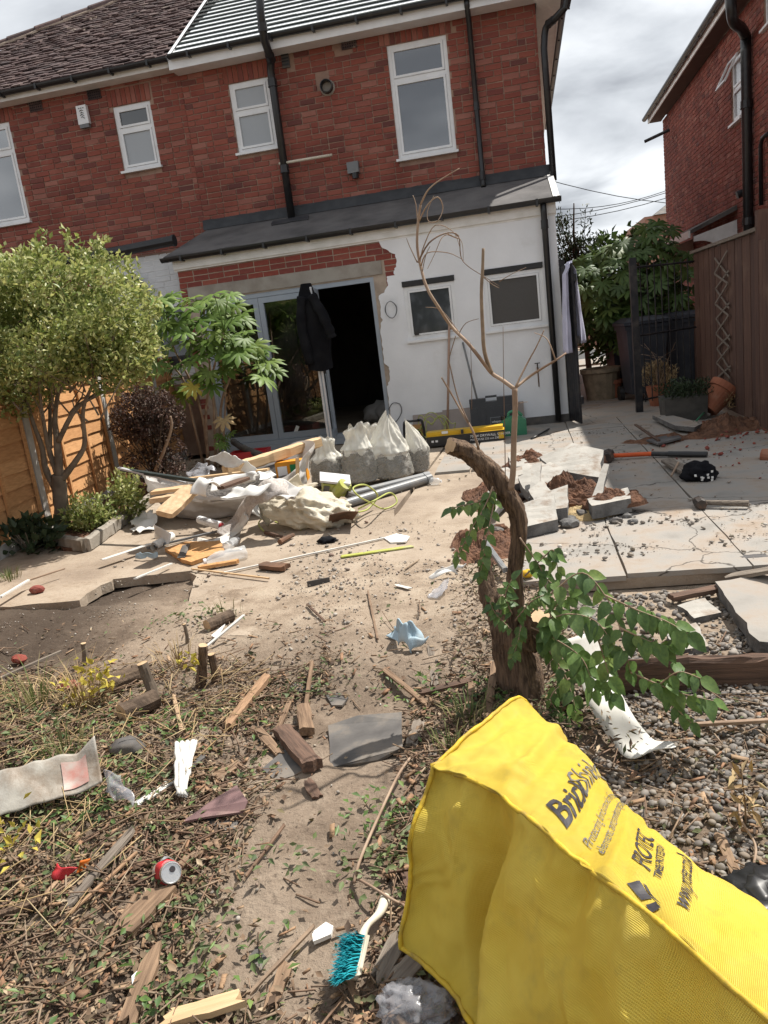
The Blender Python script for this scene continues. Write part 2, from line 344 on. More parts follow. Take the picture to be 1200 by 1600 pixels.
 claysoil=mat('clay_soil', (.17, .085, .05), (.085, .045, .03), scale=14, detail=8, rough=.95, bump=1, bscale=26, bdist=.03),
 slate=mat('grey_slate', (.12, .112, .105), (.065, .06, .058), scale=6, detail=8, rough=.75, bump=.4, bscale=30, dirt=(.22,.18,.14), dscale=5, dthr=(.5,.8)),
 slate_p=mat('purple_slate', (.2, .12, .115), (.14, .085, .085), scale=5, rough=.75, bump=.3, bscale=30, dirt=(.26,.2,.16), dscale=6, dthr=(.52,.8)),
 kerb=mat('concrete_kerb', (.3, .27, .23), (.2, .18, .15), scale=7, detail=8, rough=.93, bump=.7, bscale=50, dirt=(.14,.11,.08), dscale=4),
 pebble=mat('pebble', (.26,.235,.21), (.2,.18,.165), scale=16, rough=.75, bump=.25, bscale=50, pal=[(.16,.145,.13),(.25,.22,.185),(.2,.17,.14),(.27,.24,.21),(.11,.10,.093),(.18,.165,.15),(.23,.18,.13),(.15,.135,.12),(.34,.31,.27)]),
 stone=mat('rubble_stone', (.33,.30,.265), (.24,.215,.19), scale=12, rough=.9, bump=.6, bscale=40, pal=[(.27,.24,.205),(.36,.325,.285),(.21,.185,.16),(.31,.265,.21),(.46,.43,.385),(.22,.145,.11)]),
 terracotta=mat('terracotta', (.3, .11, .06), (.23, .085, .05), scale=5, rough=.85, bump=.2, dirt=(.35,.22,.15), dscale=4, dthr=(.55,.85)),
 greypot=mat('grey_stone_pot', (.085, .08, .072), (.055, .052, .048), scale=8, rough=.95, bump=.7, bscale=40),
 binp=mat('dark_bin_plastic', (.035, .04, .052), (.026, .03, .04), rough=.5, bump=.05, spec=.4, dirt=(.06,.06,.06), dscale=3, dthr=(.5,.85)),
 greenp=mat('green_plastic', (.04, .22, .12), (.03, .17, .09), rough=.4, bump=.05, spec=.5),
 yellowp=mat('yellow_plastic', (.62, .38, .015), (.54, .32, .01), rough=.45, bump=.05, spec=.45),
 orange=mat('orange_fibreglass', (.62, .10, .02), (.5, .08, .02), rough=.45, bump=.05),
 iron=mat('forged_iron', (.06, .05, .045), (.035, .03, .027), scale=12, rough=.6, bump=.4, metal=.2, dirt=(.17,.09,.05), dscale=9, dthr=(.5,.8)),
 greyp=mat('grey_plastic_pipe', (.17, .175, .18), (.14, .145, .15), rough=.45, bump=.03, spec=.45, dirt=(.3,.27,.23), dscale=5, dthr=(.55,.85)),
 jacket=mat('black_cloth', (.008, .008, .010), (.014, .014, .016), rough=.95, bump=.4, bscale=60, spec=.1),
 towel=mat('lilac_towel', (.55, .55, .68), (.46, .46, .58), rough=.95, bump=.4, bscale=90),
 bluecl=mat('pale_blue_cloth', (.36, .46, .52), (.28, .37, .43), scale=9, rough=.9, bump=.5, bscale=50, dirt=(.42,.37,.3), dscale=6, dthr=(.52,.8)),
 redp=mat('red_plastic', (.5, .03, .04), (.42, .025, .03), rough=.4, bump=.05, spec=.5),
 silver=mat('bare_can_metal', (.7, .7, .7), (.6, .6, .6), rough=.3, metal=.85, bump=.1),
 teal=mat('teal_bristle', (.015, .33, .40), (.01, .25, .31), rough=.6, bump=0, pal=[(.012,.29,.36),(.02,.38,.45),(.01,.24,.30)]),
 cream=mat('cream_plastic', (.62, .58, .48), (.5, .46, .37), rough=.5, bump=.1, dirt=(.3,.25,.18), dscale=12, dthr=(.5,.8)),
 lime=mat('lime_cable', (.42, .45, .13), (.34, .37, .1), rough=.5, bump=0),
 limep=mat('lime_tool_plastic', (.40, .42, .10), (.33, .35, .08), rough=.45, bump=.05, dirt=(.4,.37,.3), dscale=7, dthr=(.5,.8)),
 ply=mat('plasterboard', (.33, .28, .25), (.29, .245, .22), scale=3, rough=.9, bump=.1),
 pinkwood=mat('pink_brown_handle', (.4, .27, .2), (.32, .2, .15), stretch=(14,14,1), rough=.7),
 cardgo=mat('orange_box_card', (.65, .27, .02), (.58, .23, .02), rough=.6, bump=.05),
 cardgr=mat('green_print', (.02, .22, .07), (.02, .18, .06), rough=.6, bump=0),
 tarp=mat('grey_plastic_sheet', (.42, .40, .36), (.32, .30, .26), scale=5, detail=8, rough=.5, bump=.4, bscale=20, bdist=.01, dirt=(.2,.155,.115), dscale=6, dthr=(.44,.66)),
 ink=mat('black_ink', (.022, .020, .026), (.05, .046, .05), scale=45, detail=6, rough=.6, bump=0),
 ink_w=mat('white_print', (.75, .75, .75), (.7, .7, .7), rough=.6, bump=0),
 inkgrey=mat('worn_print', (.10, .095, .10), (.16, .15, .12), scale=60, rough=.7, bump=0),
 potclay=mat('beige_pot', (.3, .24, .17), (.2, .16, .11), scale=5, bump=.3, dirt=(.12,.1,.07), dscale=4),
 cream_pipe=mat('cream_pipe', (.6, .55, .45), (.52, .47, .38), rough=.5, bump=.05),
 rust=mat('rusty_steel', (.16, .085, .05), (.08, .05, .035), scale=12, rough=.8, bump=.4),
 stucco=mat('distant_wall', (.35, .2, .15), (.28, .15, .11), bump=.2),
 asphalt=mat('asphalt', (.06, .06, .06), (.045, .045, .045), bump=.4, bscale=80),
 orange_k=mat('orange_plastic', (.6, .16, .03), (.5, .13, .02), rough=.5),
 card=mat('brown_cardboard', (.36, .24, .14), (.28, .18, .10), rough=.85, bump=.2),
 netting=mat('white_mesh_cloth', (.62, .58, .55), (.45, .40, .36), scale=70, rough=.9, bump=.6, bscale=90, trans=.3),
 glassdoor=glass('door_glass', (.62,.66,.64), thin=.12, dust=.05),
 glasswin=glass('window_glass', (.75,.8,.8), thin=.15, dust=.04),
 bottle=film('clear_bottle_plastic', (.75, .77, .78), .34, rough=.15, wr=25),
 bottle_d=film('crumpled_clear_film', (.42, .42, .45), .38, rough=.2, wr=22, bump=1),
)
# frosted / curtained pane: reflective grey glass with pale blind behind it
def pane_mat(name, c, rough):
    m, Nn, Ln, P = _new(name); P.inputs['Base Color'].default_value = (*c, 1); P.inputs['Roughness'].default_value = rough; P.inputs['Specular IOR Level'].default_value = .75
    P.inputs['IOR'].default_value = 2.3 if 'grey' in name else 1.5; P.inputs['Coat Weight'].default_value = .5; P.inputs['Coat Roughness'].default_value = .03
    return m
M['pane_grey'] = pane_mat('grey_window_glass', (.07, .08, .09), .04)
M['pane_dark'] = pane_mat('dark_window_glass', (.045, .05, .055), .06)
def crack(m, sc=.8, w=.006):
    Nn = m.node_tree.nodes; Ln = m.node_tree.links; P = Nn['Principled BSDF']; t = Nn.new('ShaderNodeTexCoord'); nz = Nn.new('ShaderNodeTexNoise'); nz.inputs['Scale'].default_value = 4; nz.inputs['Detail'].default_value = 6; Ln.new(t.outputs['Object'], nz.inputs[0])
    ml = Nn.new('ShaderNodeVectorMath'); ml.operation = 'MULTIPLY_ADD'; ml.inputs[1].default_value = (.28, .28, .28); Ln.new(nz.outputs['Color'], ml.inputs[0]); Ln.new(t.outputs['Object'], ml.inputs[2])
    v = Nn.new('ShaderNodeTexVoronoi'); v.feature = 'DISTANCE_TO_EDGE'; v.inputs['Scale'].default_value = sc; Ln.new(ml.outputs[0], v.inputs[0]); r = Nn.new('ShaderNodeMapRange'); r.inputs[1].default_value = w; r.inputs[2].default_value = w * .3; r.inputs[3].default_value = 0; r.inputs[4].default_value = .85; Ln.new(v.outputs['Distance'], r.inputs[0])
    src = P.inputs['Base Color'].links[0].from_socket; Ln.new(_mix(Nn, Ln, src, (.05, .042, .035), r.outputs[0]), P.inputs['Base Color'])
crack(M['slab'])
M['pane_frost'] = pane_mat('frosted_glass', (.30, .32, .34), .35)
M['pane_hole'] = mat('smoked_frosted_glass', (.07, .066, .062), (.05, .047, .045), scale=120, rough=.45, bump=.6, bscale=160, spec=.5)
# yellow woven bag: base colour, grime, fine weave relief
def yellow_mat():
    m, Nn, Ln, P = _new('yellow_woven_plastic'); t = Nn.new('ShaderNodeTexCoord'); vec = t.outputs['UV']
    base = _ramp(Nn, Ln, _noise(Nn, Ln, t.outputs['Object'], 5, 6), [(.3, (.88, .66, .08)), (.65, (.92, .73, .125))])
    g = Nn.new('ShaderNodeMapRange'); g.inputs[1].default_value = .54; g.inputs[2].default_value = .8; g.inputs[4].default_value = .55
    Ln.new(_noise(Nn, Ln, t.outputs['Object'], 9, 10, .7), g.inputs[0]); base = _mix(Nn, Ln, base, (.48, .37, .09), g.outputs[0])
    Ln.new(base, P.inputs['Base Color']); P.inputs['Roughness'].default_value = .42; P.inputs['Specular IOR Level'].default_value = .45
    w1 = Nn.new('ShaderNodeTexWave'); w1.inputs['Scale'].default_value = 34; w1.bands_direction = 'X'
    w2 = Nn.new('ShaderNodeTexWave'); w2.inputs['Scale'].default_value = 34; w2.bands_direction = 'Y'
    Ln.new(vec, w1.inputs[0]); Ln.new(vec, w2.inputs[0])
    ml = Nn.new('ShaderNodeMath'); ml.operation = 'MULTIPLY'; Ln.new(w1.outputs[1], ml.inputs[0]); Ln.new(w2.outputs[1], ml.inputs[1])
    b = Nn.new('ShaderNodeBump'); b.inputs['Strength'].default_value = .8; b.inputs['Distance'].default_value = .003; Ln.new(ml.outputs[0], b.inputs['Height'])
    b2 = Nn.new('ShaderNodeBump'); b2.inputs['Strength'].default_value = .35; b2.inputs['Distance'].default_value = .02; Ln.new(_noise(Nn, Ln, t.outputs['Object'], 14, 5, .5, .6), b2.inputs['Height'])
    Ln.new(b2.outputs[0], b.inputs['Normal']); Ln.new(b.outputs[0], P.inputs['Normal'])
    tr = Nn.new('ShaderNodeBsdfTranslucent'); Ln.new(base, tr.inputs['Color']); mxs = Nn.new('ShaderNodeMixShader'); mxs.inputs[0].default_value = .32
    Ln.new(P.outputs[0], mxs.inputs[1]); Ln.new(tr.outputs[0], mxs.inputs[2]); Ln.new(mxs.outputs[0], Nn['Material Output'].inputs[0])
    return m
M['yellow'] = yellow_mat()
# ------------------------------------------------------------------ numpy noise for the terrain
_perm = np.random.default_rng(3).random((256, 256))
def vnoise(x, y):
    xi = np.floor(x).astype(int); yi = np.floor(y).astype(int); fx = x - xi; fy = y - yi
    fx = fx * fx * (3 - 2 * fx); fy = fy * fy * (3 - 2 * fy)
    g = lambda a, b: _perm[a % 256, b % 256]
    return (g(xi, yi) * (1 - fx) + g(xi + 1, yi) * fx) * (1 - fy) + (g(xi, yi + 1) * (1 - fx) + g(xi + 1, yi + 1) * fx) * fy - .5
def nfbm(x, y, s, o=4):
    r = 0; a = 1
    for i in range(o): r = r + a * vnoise(x * s + 17 * i, y * s + 31 * i); s *= 2.1; a *= .5
    return r
def sst(x, a, b):
    t = np.clip((x - a) / (b - a), 0, 1); return t * t * (3 - 2 * t)
def gz(x, y):
    x = np.asarray(x, float); y = np.asarray(y, float)
    near = sst(-y, -9, -6.2)
    z = -.055 + near * (.045 * nfbm(x, y, 1.3) + .02 * nfbm(x, y, 7, 3) + .007 * nfbm(x, y, 19, 2))
    g = sst(x + .05 * nfbm(x, y, 3), -.02, .2) * sst(-y, -3.24, -3.2)
    z = z - g * .1
    fill = sst(x, .0, .2) * sst(y, 3.2, 3.24) * sst(-y, -4.4, -4.2)
    z = z * (1 - fill) + fill * (-.075 + .012 * nfbm(x, y, 8, 3))
    mid = sst(x + .2 * nfbm(x, y, 1.6), -2.5, -2.1) * sst(-x, -.15, .3) * sst(y + .3 * nfbm(x, y, 1.5), 3.0, 3.7) * sst(-y, -6.2, -5.0)
    z = z * (1 - mid) + mid * (.012 - .022 * sst(y, 4.1, 5.4) + .022 * nfbm(x, y, 2.6, 6))
    hole = sst(x, -3.5, -3.2) * sst(-x, 2.2, 2.5) * sst(y, 4.1, 4.4) * sst(-y, -5.2, -5.0)
    z = z - hole * .012 + .028 * sst(-x, 2.3, 2.6) * sst(y, 3.5, 4.1) * sst(-y, -4.5, -4.35)
    pile = sst(-x, 1.2, 1.8) * sst(-y, -3.3, -2.6) * sst(y, 1.2, 2.2)
    z = z + pile * (.05 + .06 * nfbm(x, y, 2.2))
    return np.where(y > 6.2, np.minimum(z, -.05), z)
def gz1(x, y): return float(gz(np.array([x]), np.array([y]))[0])
PATH_POLY = []; PATIO_POLY = [(-1.15, 5.0), (-.45, 5.0), (-.45, 4.2), (2.6, 4.3), (2.6, 22), (.4, 22), (.4, 10.62), (-1.02, 10.62)]
def inpoly(x, y, P):
    c = False; j = len(P) - 1
    for i in range(len(P)):
        if (P[i][1] > y) != (P[j][1] > y) and x < (P[j][0] - P[i][0]) * (y - P[i][1]) / (P[j][1] - P[i][1]) + P[i][0]: c = not c
        j = i
    return c
def surf(x, y):
    z = gz1(x, y)
    if inpoly(x, y, PATIO_POLY): return max(z, .024 if x > -.12 or y > 8 else .0)
    if inpoly(x, y, PATH_POLY): return max(z, .004)
    return z
def on_ground(px, py, lift=0.0):
    p = at(px, py, 0)
    for _ in range(6): p = at(px, py, surf(p.x, p.y) + lift)
    return p

def dirt_mat():
    m, Nn, Ln, P = _new('trodden_earth'); t = Nn.new('ShaderNodeTexCoord'); v = t.outputs['Object']
    base = _ramp(Nn, Ln, _noise(Nn, Ln, v, 1.5, 9, .62), [(.34, (.10, .073, .053)), (.5, (.195, .148, .11)), (.64, (.30, .238, .182))])
    base = _mix(Nn, Ln, base, (.31, .25, .19), _ramp(Nn, Ln, _noise(Nn, Ln, v, 24, 6, .7), [(.55, (0, 0, 0)), (.75, (.7, .7, .7))]))
    base = _mix(Nn, Ln, base, (.05, .035, .026), _ramp(Nn, Ln, _noise(Nn, Ln, v, 38, 5, .7), [(.56, (0, 0, 0)), (.72, (.75, .75, .75))]))
    sp = Nn.new('ShaderNodeSeparateXYZ'); Ln.new(v, sp.inputs[0])
    # dark topsoil bed on the left and damp soil where the paving has been lifted
    f = Nn.new('ShaderNodeMapRange'); f.interpolation_type = 'SMOOTHSTEP'; f.inputs[1].default_value = -2.2; f.inputs[2].default_value = -3.0; Ln.new(sp.outputs[0], f.inputs[0])
    f2 = Nn.new('ShaderNodeMapRange'); f2.interpolation_type = 'SMOOTHSTEP'; f2.inputs[1].default_value = 2.6; f2.inputs[2].default_value = 3.6; Ln.new(sp.outputs[1], f2.inputs[0])
    ml = Nn.new('ShaderNodeMath'); ml.operation = 'MULTIPLY'; Ln.new(f.outputs[0], ml.inputs[0]); Ln.new(f2.outputs[0], ml.inputs[1])
    ml2 = Nn.new('ShaderNodeMath'); ml2.operation = 'MULTIPLY'; ml2.inputs[1].default_value = .85; Ln.new(ml.outputs[0], ml2.inputs[0])
    base = _mix(Nn, Ln, base, (.045, .033, .025), ml2.outputs[0])
    g = Nn.new('ShaderNodeMapRange'); g.interpolation_type = 'SMOOTHSTEP'; g.inputs[1].default_value = 2.9; g.inputs[2].default_value = 4.2; Ln.new(sp.outputs[1], g.inputs[0])
    g2 = Nn.new('ShaderNodeMapRange'); g2.interpolation_type = 'SMOOTHSTEP'; g2.inputs[1].default_value = -2.5; g2.inputs[2].default_value = -1.9; Ln.new(sp.outputs[0], g2.inputs[0])
    gm = Nn.new('ShaderNodeMath'); gm.operation = 'MULTIPLY'; Ln.new(g.outputs[0], gm.inputs[0]); Ln.new(g2.outputs[0], gm.inputs[1])
    sand = _ramp(Nn, Ln, _noise(Nn, Ln, v, 4, 10, .7), [(.36, (.205, .155, .113)), (.5, (.305, .24, .18)), (.64, (.37, .305, .235))]); base = _mix(Nn, Ln, base, sand, gm.outputs[0])
    Ln.new(base, P.inputs['Base Color']); P.inputs['Roughness'].default_value = .95; P.inputs['Specular IOR Level'].default_value = .2
    b = Nn.new('ShaderNodeBump'); b.inputs['Strength'].default_value = .9; b.inputs['Distance'].default_value = .02; Ln.new(_noise(Nn, Ln, v, 32, 9, .68), b.inputs['Height']); Ln.new(b.outputs[0], P.inputs['Normal'])
    return m
M['dirt'] = dirt_mat()
def conc_mat():
    m, Nn, Ln, P = _new('dusty_concrete'); t = Nn.new('ShaderNodeTexCoord'); v = t.outputs['Object']
    base = _ramp(Nn, Ln, _noise(Nn, Ln, v, 1.1, 9, .62), [(.34, (.22, .172, .132)), (.5, (.31, .25, .192)), (.66, (.37, .31, .245))])
    base = _mix(Nn, Ln, base, (.2, .15, .105), _ramp(Nn, Ln, _noise(Nn, Ln, v, 6, 10, .72), [(.5, (0, 0, 0)), (.72, (.8, .8, .8))]))
    base = _mix(Nn, Ln, base, (.37, .33, .28), _ramp(Nn, Ln, _noise(Nn, Ln, v, 45, 4, .7), [(.58, (0, 0, 0)), (.72, (.6, .6, .6))]))
    base = _mix(Nn, Ln, base, (.09, .07, .05), _ramp(Nn, Ln, _noise(Nn, Ln, v, 60, 4, .7), [(.62, (0, 0, 0)), (.72, (.6, .6, .6))]))
    Ln.new(base, P.inputs['Base Color']); P.inputs['Roughness'].default_value = .92; P.inputs['Specular IOR Level'].default_value = .2
    b = Nn.new('ShaderNodeBump'); b.inputs['Strength'].default_value = .6; b.inputs['Distance'].default_value = .012; Ln.new(_noise(Nn, Ln, v, 30, 9, .66), b.inputs['Height']); Ln.new(b.outputs[0], P.inputs['Normal'])
    return m
M['conc'] = conc_mat()

# ------------------------------------------------------------------ ground sheet
def axis(lo, a, b, hi, st):
    f = np.arange(a, b, st); l = a - np.geomspace(st * 2, a - lo, 16)[::-1]; h = b + np.geomspace(st, hi - b, 16); return np.concatenate([l, f, h])
xs = axis(-400, -4.4, 1.9, 400, .024); ys = axis(-400, .9, 5.6, 400, .024)
X_, Y_ = np.meshgrid(xs, ys, indexing='ij'); Z_ = gz(X_, Y_)
nx, ny = len(xs), len(ys); idx = np.arange(nx * ny).reshape(nx, ny)
gr = npmesh('ground', np.stack([X_, Y_, Z_], -1).reshape(-1, 3), np.stack([idx[:-1, :-1], idx[1:, :-1], idx[1:, 1:], idx[:-1, 1:]], -1).reshape(-1, 4), M['dirt'], kind='structure', smooth=True)

# ------------------------------------------------------------------ concrete path and patio
def ragged(pts, amp, k=8, seed=0):
    out = []
    for i in range(len(pts)):
        a = Vector(pts[i]); b = Vector(pts[(i + 1) % len(pts)])
        for j in range(k):
            p = a.lerp(b, j / k); n = Vector((noise.noise(Vector((p.x * 9, p.y * 9, seed))), noise.noise(Vector((p.x * 9, p.y * 9, seed + 5)))))
            out.append(tuple(p.xy + n * amp))
    return out
def flat(name, loop, z, th, m, **k):
    mb = MB(); mb.prism([loop], th, O=(0, 0, z), U=(1, 0, 0), V=(0, 1, 0), Nn=(0, 0, 1)); return mb.build(name, m, **k)
front = [(-5.2, 4.35), (-3.6, 4.37), (-3.05, 4.42), (-3.03, 4.86), (-2.45, 4.92), (-2.3, 4.6), (-2.0, 3.75), (-1.2, 3.55), (-.5, 3.7), (-.35, 4.4)]
path_loop = ragged(front, .05, 6)[:-6] + [(-.35, 4.4), (-.5, 5.2), (-1.0, 5.2), (-1.2, 6.3), (-1.12, 8.2), (-1.05, 10.62), (-5.6, 10.62), (-5.6, 4.6)]
PATH_POLY += path_loop
flat('concrete_path', path_loop, .004, .07, M['conc'], kind='structure')
patio = MB()
flat('patio_base', [(-1.25, 5.0), (-.45, 5.0), (-.45, 4.2), (2.6, 4.3), (2.6, 10.0), (2.6, 22), (.4, 22), (.4, 10.62), (-1.02, 10.62), (-1.1, 8.2), (-1.15, 6.3)], -.004, .06, M['conc'], kind='structure')
pb = bpy.data.objects['patio_base']
def slab(x0, x1, y0, y1, seed):
    lp = ragged([(x0, y0), (x1, y0), (x1, y1), (x0, y1)], .008, 7, seed)
    o = flat('paving_slab', lp, .022 + random.uniform(-.003, .004), .03, M['slab'], parent=pb); return o
gx = [-.12, .458, 1.12, 2.36]; gy = [4.2, 5.62, 7.75, 9.7, 10.6]
for i in range(3):
    for j in range(4):
        y0 = gy[j] + .006; y1 = gy[j + 1] - .006
        if j == 0: y0 += (.0, .03, .05, .07)[i]
        x0 = gx[i] + .006
        if i == 0 and j > 1: x0 = -.62
        if i == 0 and j == 1: x0 = .1
        slab(x0, gx[i + 1] - .006, y0, y1, i * 10 + j)
for j in range(2): slab(-1.0, -.64, gy[j + 2] + .01, gy[j + 3] - .01, 90 + j)
# passage beside the house and the road beyond
flat('passage_paving', [(.56, 10.64), (1.75, 10.64), (1.95, 13.2), (2.2, 20.5), (.56, 20.5)], .006, .05, M['slab'], kind='structure')
flat('road', [(-60, 23), (60, 23), (60, 29), (-60, 29)], -.03, .05, M['asphalt'], kind='structure')
flat('pavement', [(-60, 20.6), (60, 20.6), (60, 22.9), (-60, 22.9)], .05, .1, M['slab'], kind='structure')

# ------------------------------------------------------------------ wall helpers
def fr(O, U, Nn):
    O, U, Nn = Vector(O), Vector(U), Vector(Nn)
    return lambda u, d, z: O + U * u + Nn * d + Vector((0, 0, z))
def obox(mb, T, u0, u1, d0, d1, z0, z1, j=0, mi=0):
    vs = [T(u + random.uniform(-j, j), d, z + random.uniform(-j, j)) for d in (d0, d1) for (u, z) in ((u0, z0), (u1, z0), (u1, z1), (u0, z1))]
    return mb.add(vs, [(0, 1, 2, 3), (7, 6, 5, 4), (0, 4, 5, 1), (1, 5, 6, 2), (2, 6, 7, 3), (3, 7, 4, 0)], mi)
def bricks_for(T, W, z0, z1, openings, ch=.079, bl=.232, gap=.0138, soldier=(), keepfn=None, pattern='SSSH', seed=1):
    """front pieces of a brick wall: list of (u0,u1,z0,z1); openings are (u0,u1,z0,z1)"""
    rn = random.Random(seed); out = []
    n = int(math.ceil((z1 - z0) / ch)); hd = bl / 2
    ops = list(openings) + [(s[0], s[1], s[2], s[2] + .24) for s in soldier]
    for i in range(n):
        za = z0 + i * ch; zb = za + ch - gap
        u = -rn.choice([0, bl / 2, bl, bl * 1.5, bl * 2]) ; k = rn.randrange(4)
        while u < W:
            l = bl if pattern[k % len(pattern)] == 'S' else hd
            a, b = u + gap / 2, u + l - gap / 2; u += l; k += 1
            a, b = max(a, 0.0), min(b, W)
            segs = [(a, b)]
            for o in ops:
                if o[2] - ch * .4 < (za + zb) / 2 < o[3] + ch * .1:
                    ns = []
                    for p, q in segs:
                        if q <= o[0] or p >= o[1]: ns.append((p, q)); continue
                        if p < o[0]: ns.append((p, o[0] - .004))
                        if q > o[1]: ns.append((o[1] + .004, q))
                    segs = ns
            for p, q in segs:
                if q - p > .035 and (keepfn is None or keepfn((p + q) / 2, (za + zb) / 2)): out.append((p, q, za, zb))
    for s in soldier:
        u = s[0]
        while u + .05 < s[1]: out.append((u + .004, u + .072, s[2] + .005, s[2] + .232)); u += .078
    return out
def lay_bricks(parent, T, bl, m, nmax=300, proud=0.0, margin=60, mass='brick_courses', depth=.03):
    sc = []
    for b in bl:
        c = T((b[0] + b[1]) / 2, 0, (b[2] + b[3]) / 2); q = proj(c)
        vis = q is not None and -10 < q[0] < 1210 and -10 < q[1] < 1610
        sc.append(((q[2] if vis else 1e6 + (q[2] if q else 0)), b))
    sc.sort(key=lambda t: t[0]); mb = MB()
    for k, (d, b) in enumerate(sc):
        tgt = MB() if (k < nmax and d < 1e5) else mb
        pr = proud + random.uniform(-.003, .003); jj = .0035
        vs = []
        for dd, s in ((-depth, 0), (pr - .003, 0), (pr, .004)):
            vs += [T(u + random.uniform(-jj, jj), dd, z + random.uniform(-jj, jj)) for (u, z) in ((b[0] + s, b[2] + s), (b[1] - s, b[2] + s), (b[1] - s, b[3] - s), (b[0] + s, b[3] - s))]
        f = [(8, 9, 10, 11)]
        for a in (0, 4):
            for i in range(4): f.append((a + i, a + (i + 1) % 4, a + 4 + (i + 1) % 4, a + 4 + i))
        tgt.add(vs, f)
        if tgt is not mb: tgt.build('brick', m, origin=T((b[0] + b[1]) / 2, 0, (b[2] + b[3]) / 2)); kids(parent, _last())
    if mb.v: kids(parent, mb.build(mass, m, kind='stuff'))
def _last(): return col.objects[-1]
def window(parent, T, u0, u1, z0, z1, transom=None, pm='pane_grey', pm2=None, fw=.06, sill=True, dep=.05, set_=-.03, cream=False):
    """upvc window in the plane of T, outer frame u0..u1 x z0..z1, optional fan light above a transom height"""
    f = MB(); a, b = set_ - dep, set_
    obox(f, T, u0, u0 + fw, a, b, z0, z1); obox(f, T, u1 - fw, u1, a, b, z0, z1)
    obox(f, T, u0 + fw, u1 - fw, a, b, z0, z0 + fw); obox(f, T, u0 + fw, u1 - fw, a, b, z1 - fw, z1)
    if transom: obox(f, T, u0 + fw, u1 - fw, a, b, transom - fw * .5, transom + fw * .5)
    w = kids(parent, f.build('window', M['upvc']))
    rects = [(z0 + fw, (transom - fw * .5) if transom else z1 - fw)] + ([(transom + fw * .5, z1 - fw)] if transom else [])
    for i, (p, q) in enumerate(rects):
        s = MB(); k = .028 if (i == 0 and not transom) else .034
        c, d = set_ - .03, set_ + .012
        g = .003
        obox(s, T, u0 + fw + g, u0 + fw + k, c, d, p + g, q - g); obox(s, T, u1 - fw - k, u1 - fw - g, c, d, p + g, q - g)
        obox(s, T, u0 + fw + k, u1 - fw - k, c, d, p + g, p + k); obox(s, T, u0 + fw + k, u1 - fw - k, c, d, q - k, q - g)
        kids(w, s.build('sash', M['upvc']))
        pn = MB(); obox(pn, T, u0 + fw + k - .004, u1 - fw - k + .004, set_ - .022, set_ - .012, p + k - .004, q - k + .004)
        kids(w, pn.build('pane', M[(pm2 or pm) if i else pm]))
    if sill:
        s = MB(); obox(s, T, u0 - .03, u1 + .03, -.06, .055, z0 - .035, z0 - .002); kids(w, s.build('sill', M['upvc']))
    return w
def rect(u0, u1, z0, z1): return [(u0, z0), (u1, z0), (u1, z1), (u0, z1)]
def gutter(parent, p0, p1, r=.058, nb=6, name='gutter'):
    p0, p1 = Vector(p0), Vector(p1); ax = (p1 - p0).normalized(); sd = Vector((0, 0, 1)).cross(ax); mb = MB(); n = 9
    vs = []; fs = []
    for p in (p0, p1):
        for rr in (r, r - .006):
            for k in range(n):
                a = math.pi * k / (n - 1); vs.append(p + sd * math.cos(a) * rr - Vector((0, 0, 1)) * math.sin(a) * rr)
    for o in (0, n):
        for k in range(n - 1): fs.append((o + k, o + k + 1, 2 * n + o + k + 1, 2 * n + o + k))
    for e_ in (0, 2 * n):
        for k in range(n - 1): fs.append((e_ + k, e_ + k + 1, e_ + n + k + 1, e_ + n + k))
    fs += [(0, n, 3 * n, 2 * n), (n - 1, 2 * n - 1, 4 * n - 1, 3 * n - 1)]
    mb.add(vs, fs)
    for p in (p0, p1):
        mb.add([p + sd * math.cos(math.pi * k / 8) * r - Vector((0, 0, 1)) * math.sin(math.pi * k / 8) * r for k in range(9)], [tuple(range(9))])
    g = kids(parent, mb.build(name, M['black'], fixn=False)); m2 = MB(); m2.box((0, 0, 0), (.03, .13, r * 1.3)); b0 = m2.build('gutter_bracket', M['black'])
    for i in range(nb):
        b = b0 if i == 0 else b0.copy()
        if i: col.objects.link(b)
        b.location = p0.lerp(p1, (i + .5) / nb) - Vector((0, 0, r * .55)); kids(g, b)
    return g
def pipe(parent, pts, r, m='black', name='downpipe', collars=(), n=12, clips=()):
    mb = MB(); mb.tube(pts, r, n)
    o = kids(parent, mb.build(name, M[m], smooth=False)); 
    for p in o.data.polygons: p.use_smooth = len(p.vertices) == 4
    P = [Vector(p) for p in pts]
    for c in collars:
        i = int(c); t = c - i; a = P[i].lerp(P[i + 1], t); d = (P[i + 1] - P[i]).normalized(); k = MB(); k.tube([a - d * .045, a + d * .045], r * 1.16, n); k.tube([a + d * .045, a + d * .06], r * 1.25, n); kids(o, k.build('collar', M[m]))
    return o

YE, YM, XC, XP = 10.66, 11.86, .5, -4.64      # extension wall, main rear wall, right corner, party line
# ================================================================== the house being renovated
house = empty('brick_house', ((XP + XC) / 2, YM, 0), 'red brick semi being renovated, roof stripped to battens over white membrane', 'house')
T = fr((XP, YM, 0), (1, 0, 0), (0, -1, 0)); W_ = XC - XP
wa = (-1.555 - XP, -.72 - XP, 3.86, 5.345); wb = (-3.93 - XP, -3.32 - XP, 4.315, 5.26)
mb = MB(); mb.prism([[(0, 0), (W_, 0), (W_, 5.62), (0, 5.62)], rect(*wa), rect(*wb), [(.25, .05), (3.3, .05), (3.3, 2.44), (.25, 2.44)]], .24, O=(XP, YM + .012, 0), Nn=(0, -1, 0))
mb.prism([rect(0, 8.5, 0, 5.62)], .2, O=(XC - .006, YM + .26, 0), U=(0, 1, 0), Nn=(1, 0, 0))
mb.prism([rect(0, 8.5, 0, 5.62)], .2, O=(XP + .2, YM + .26, 0), U=(0, 1, 0), Nn=(1, 0, 0))
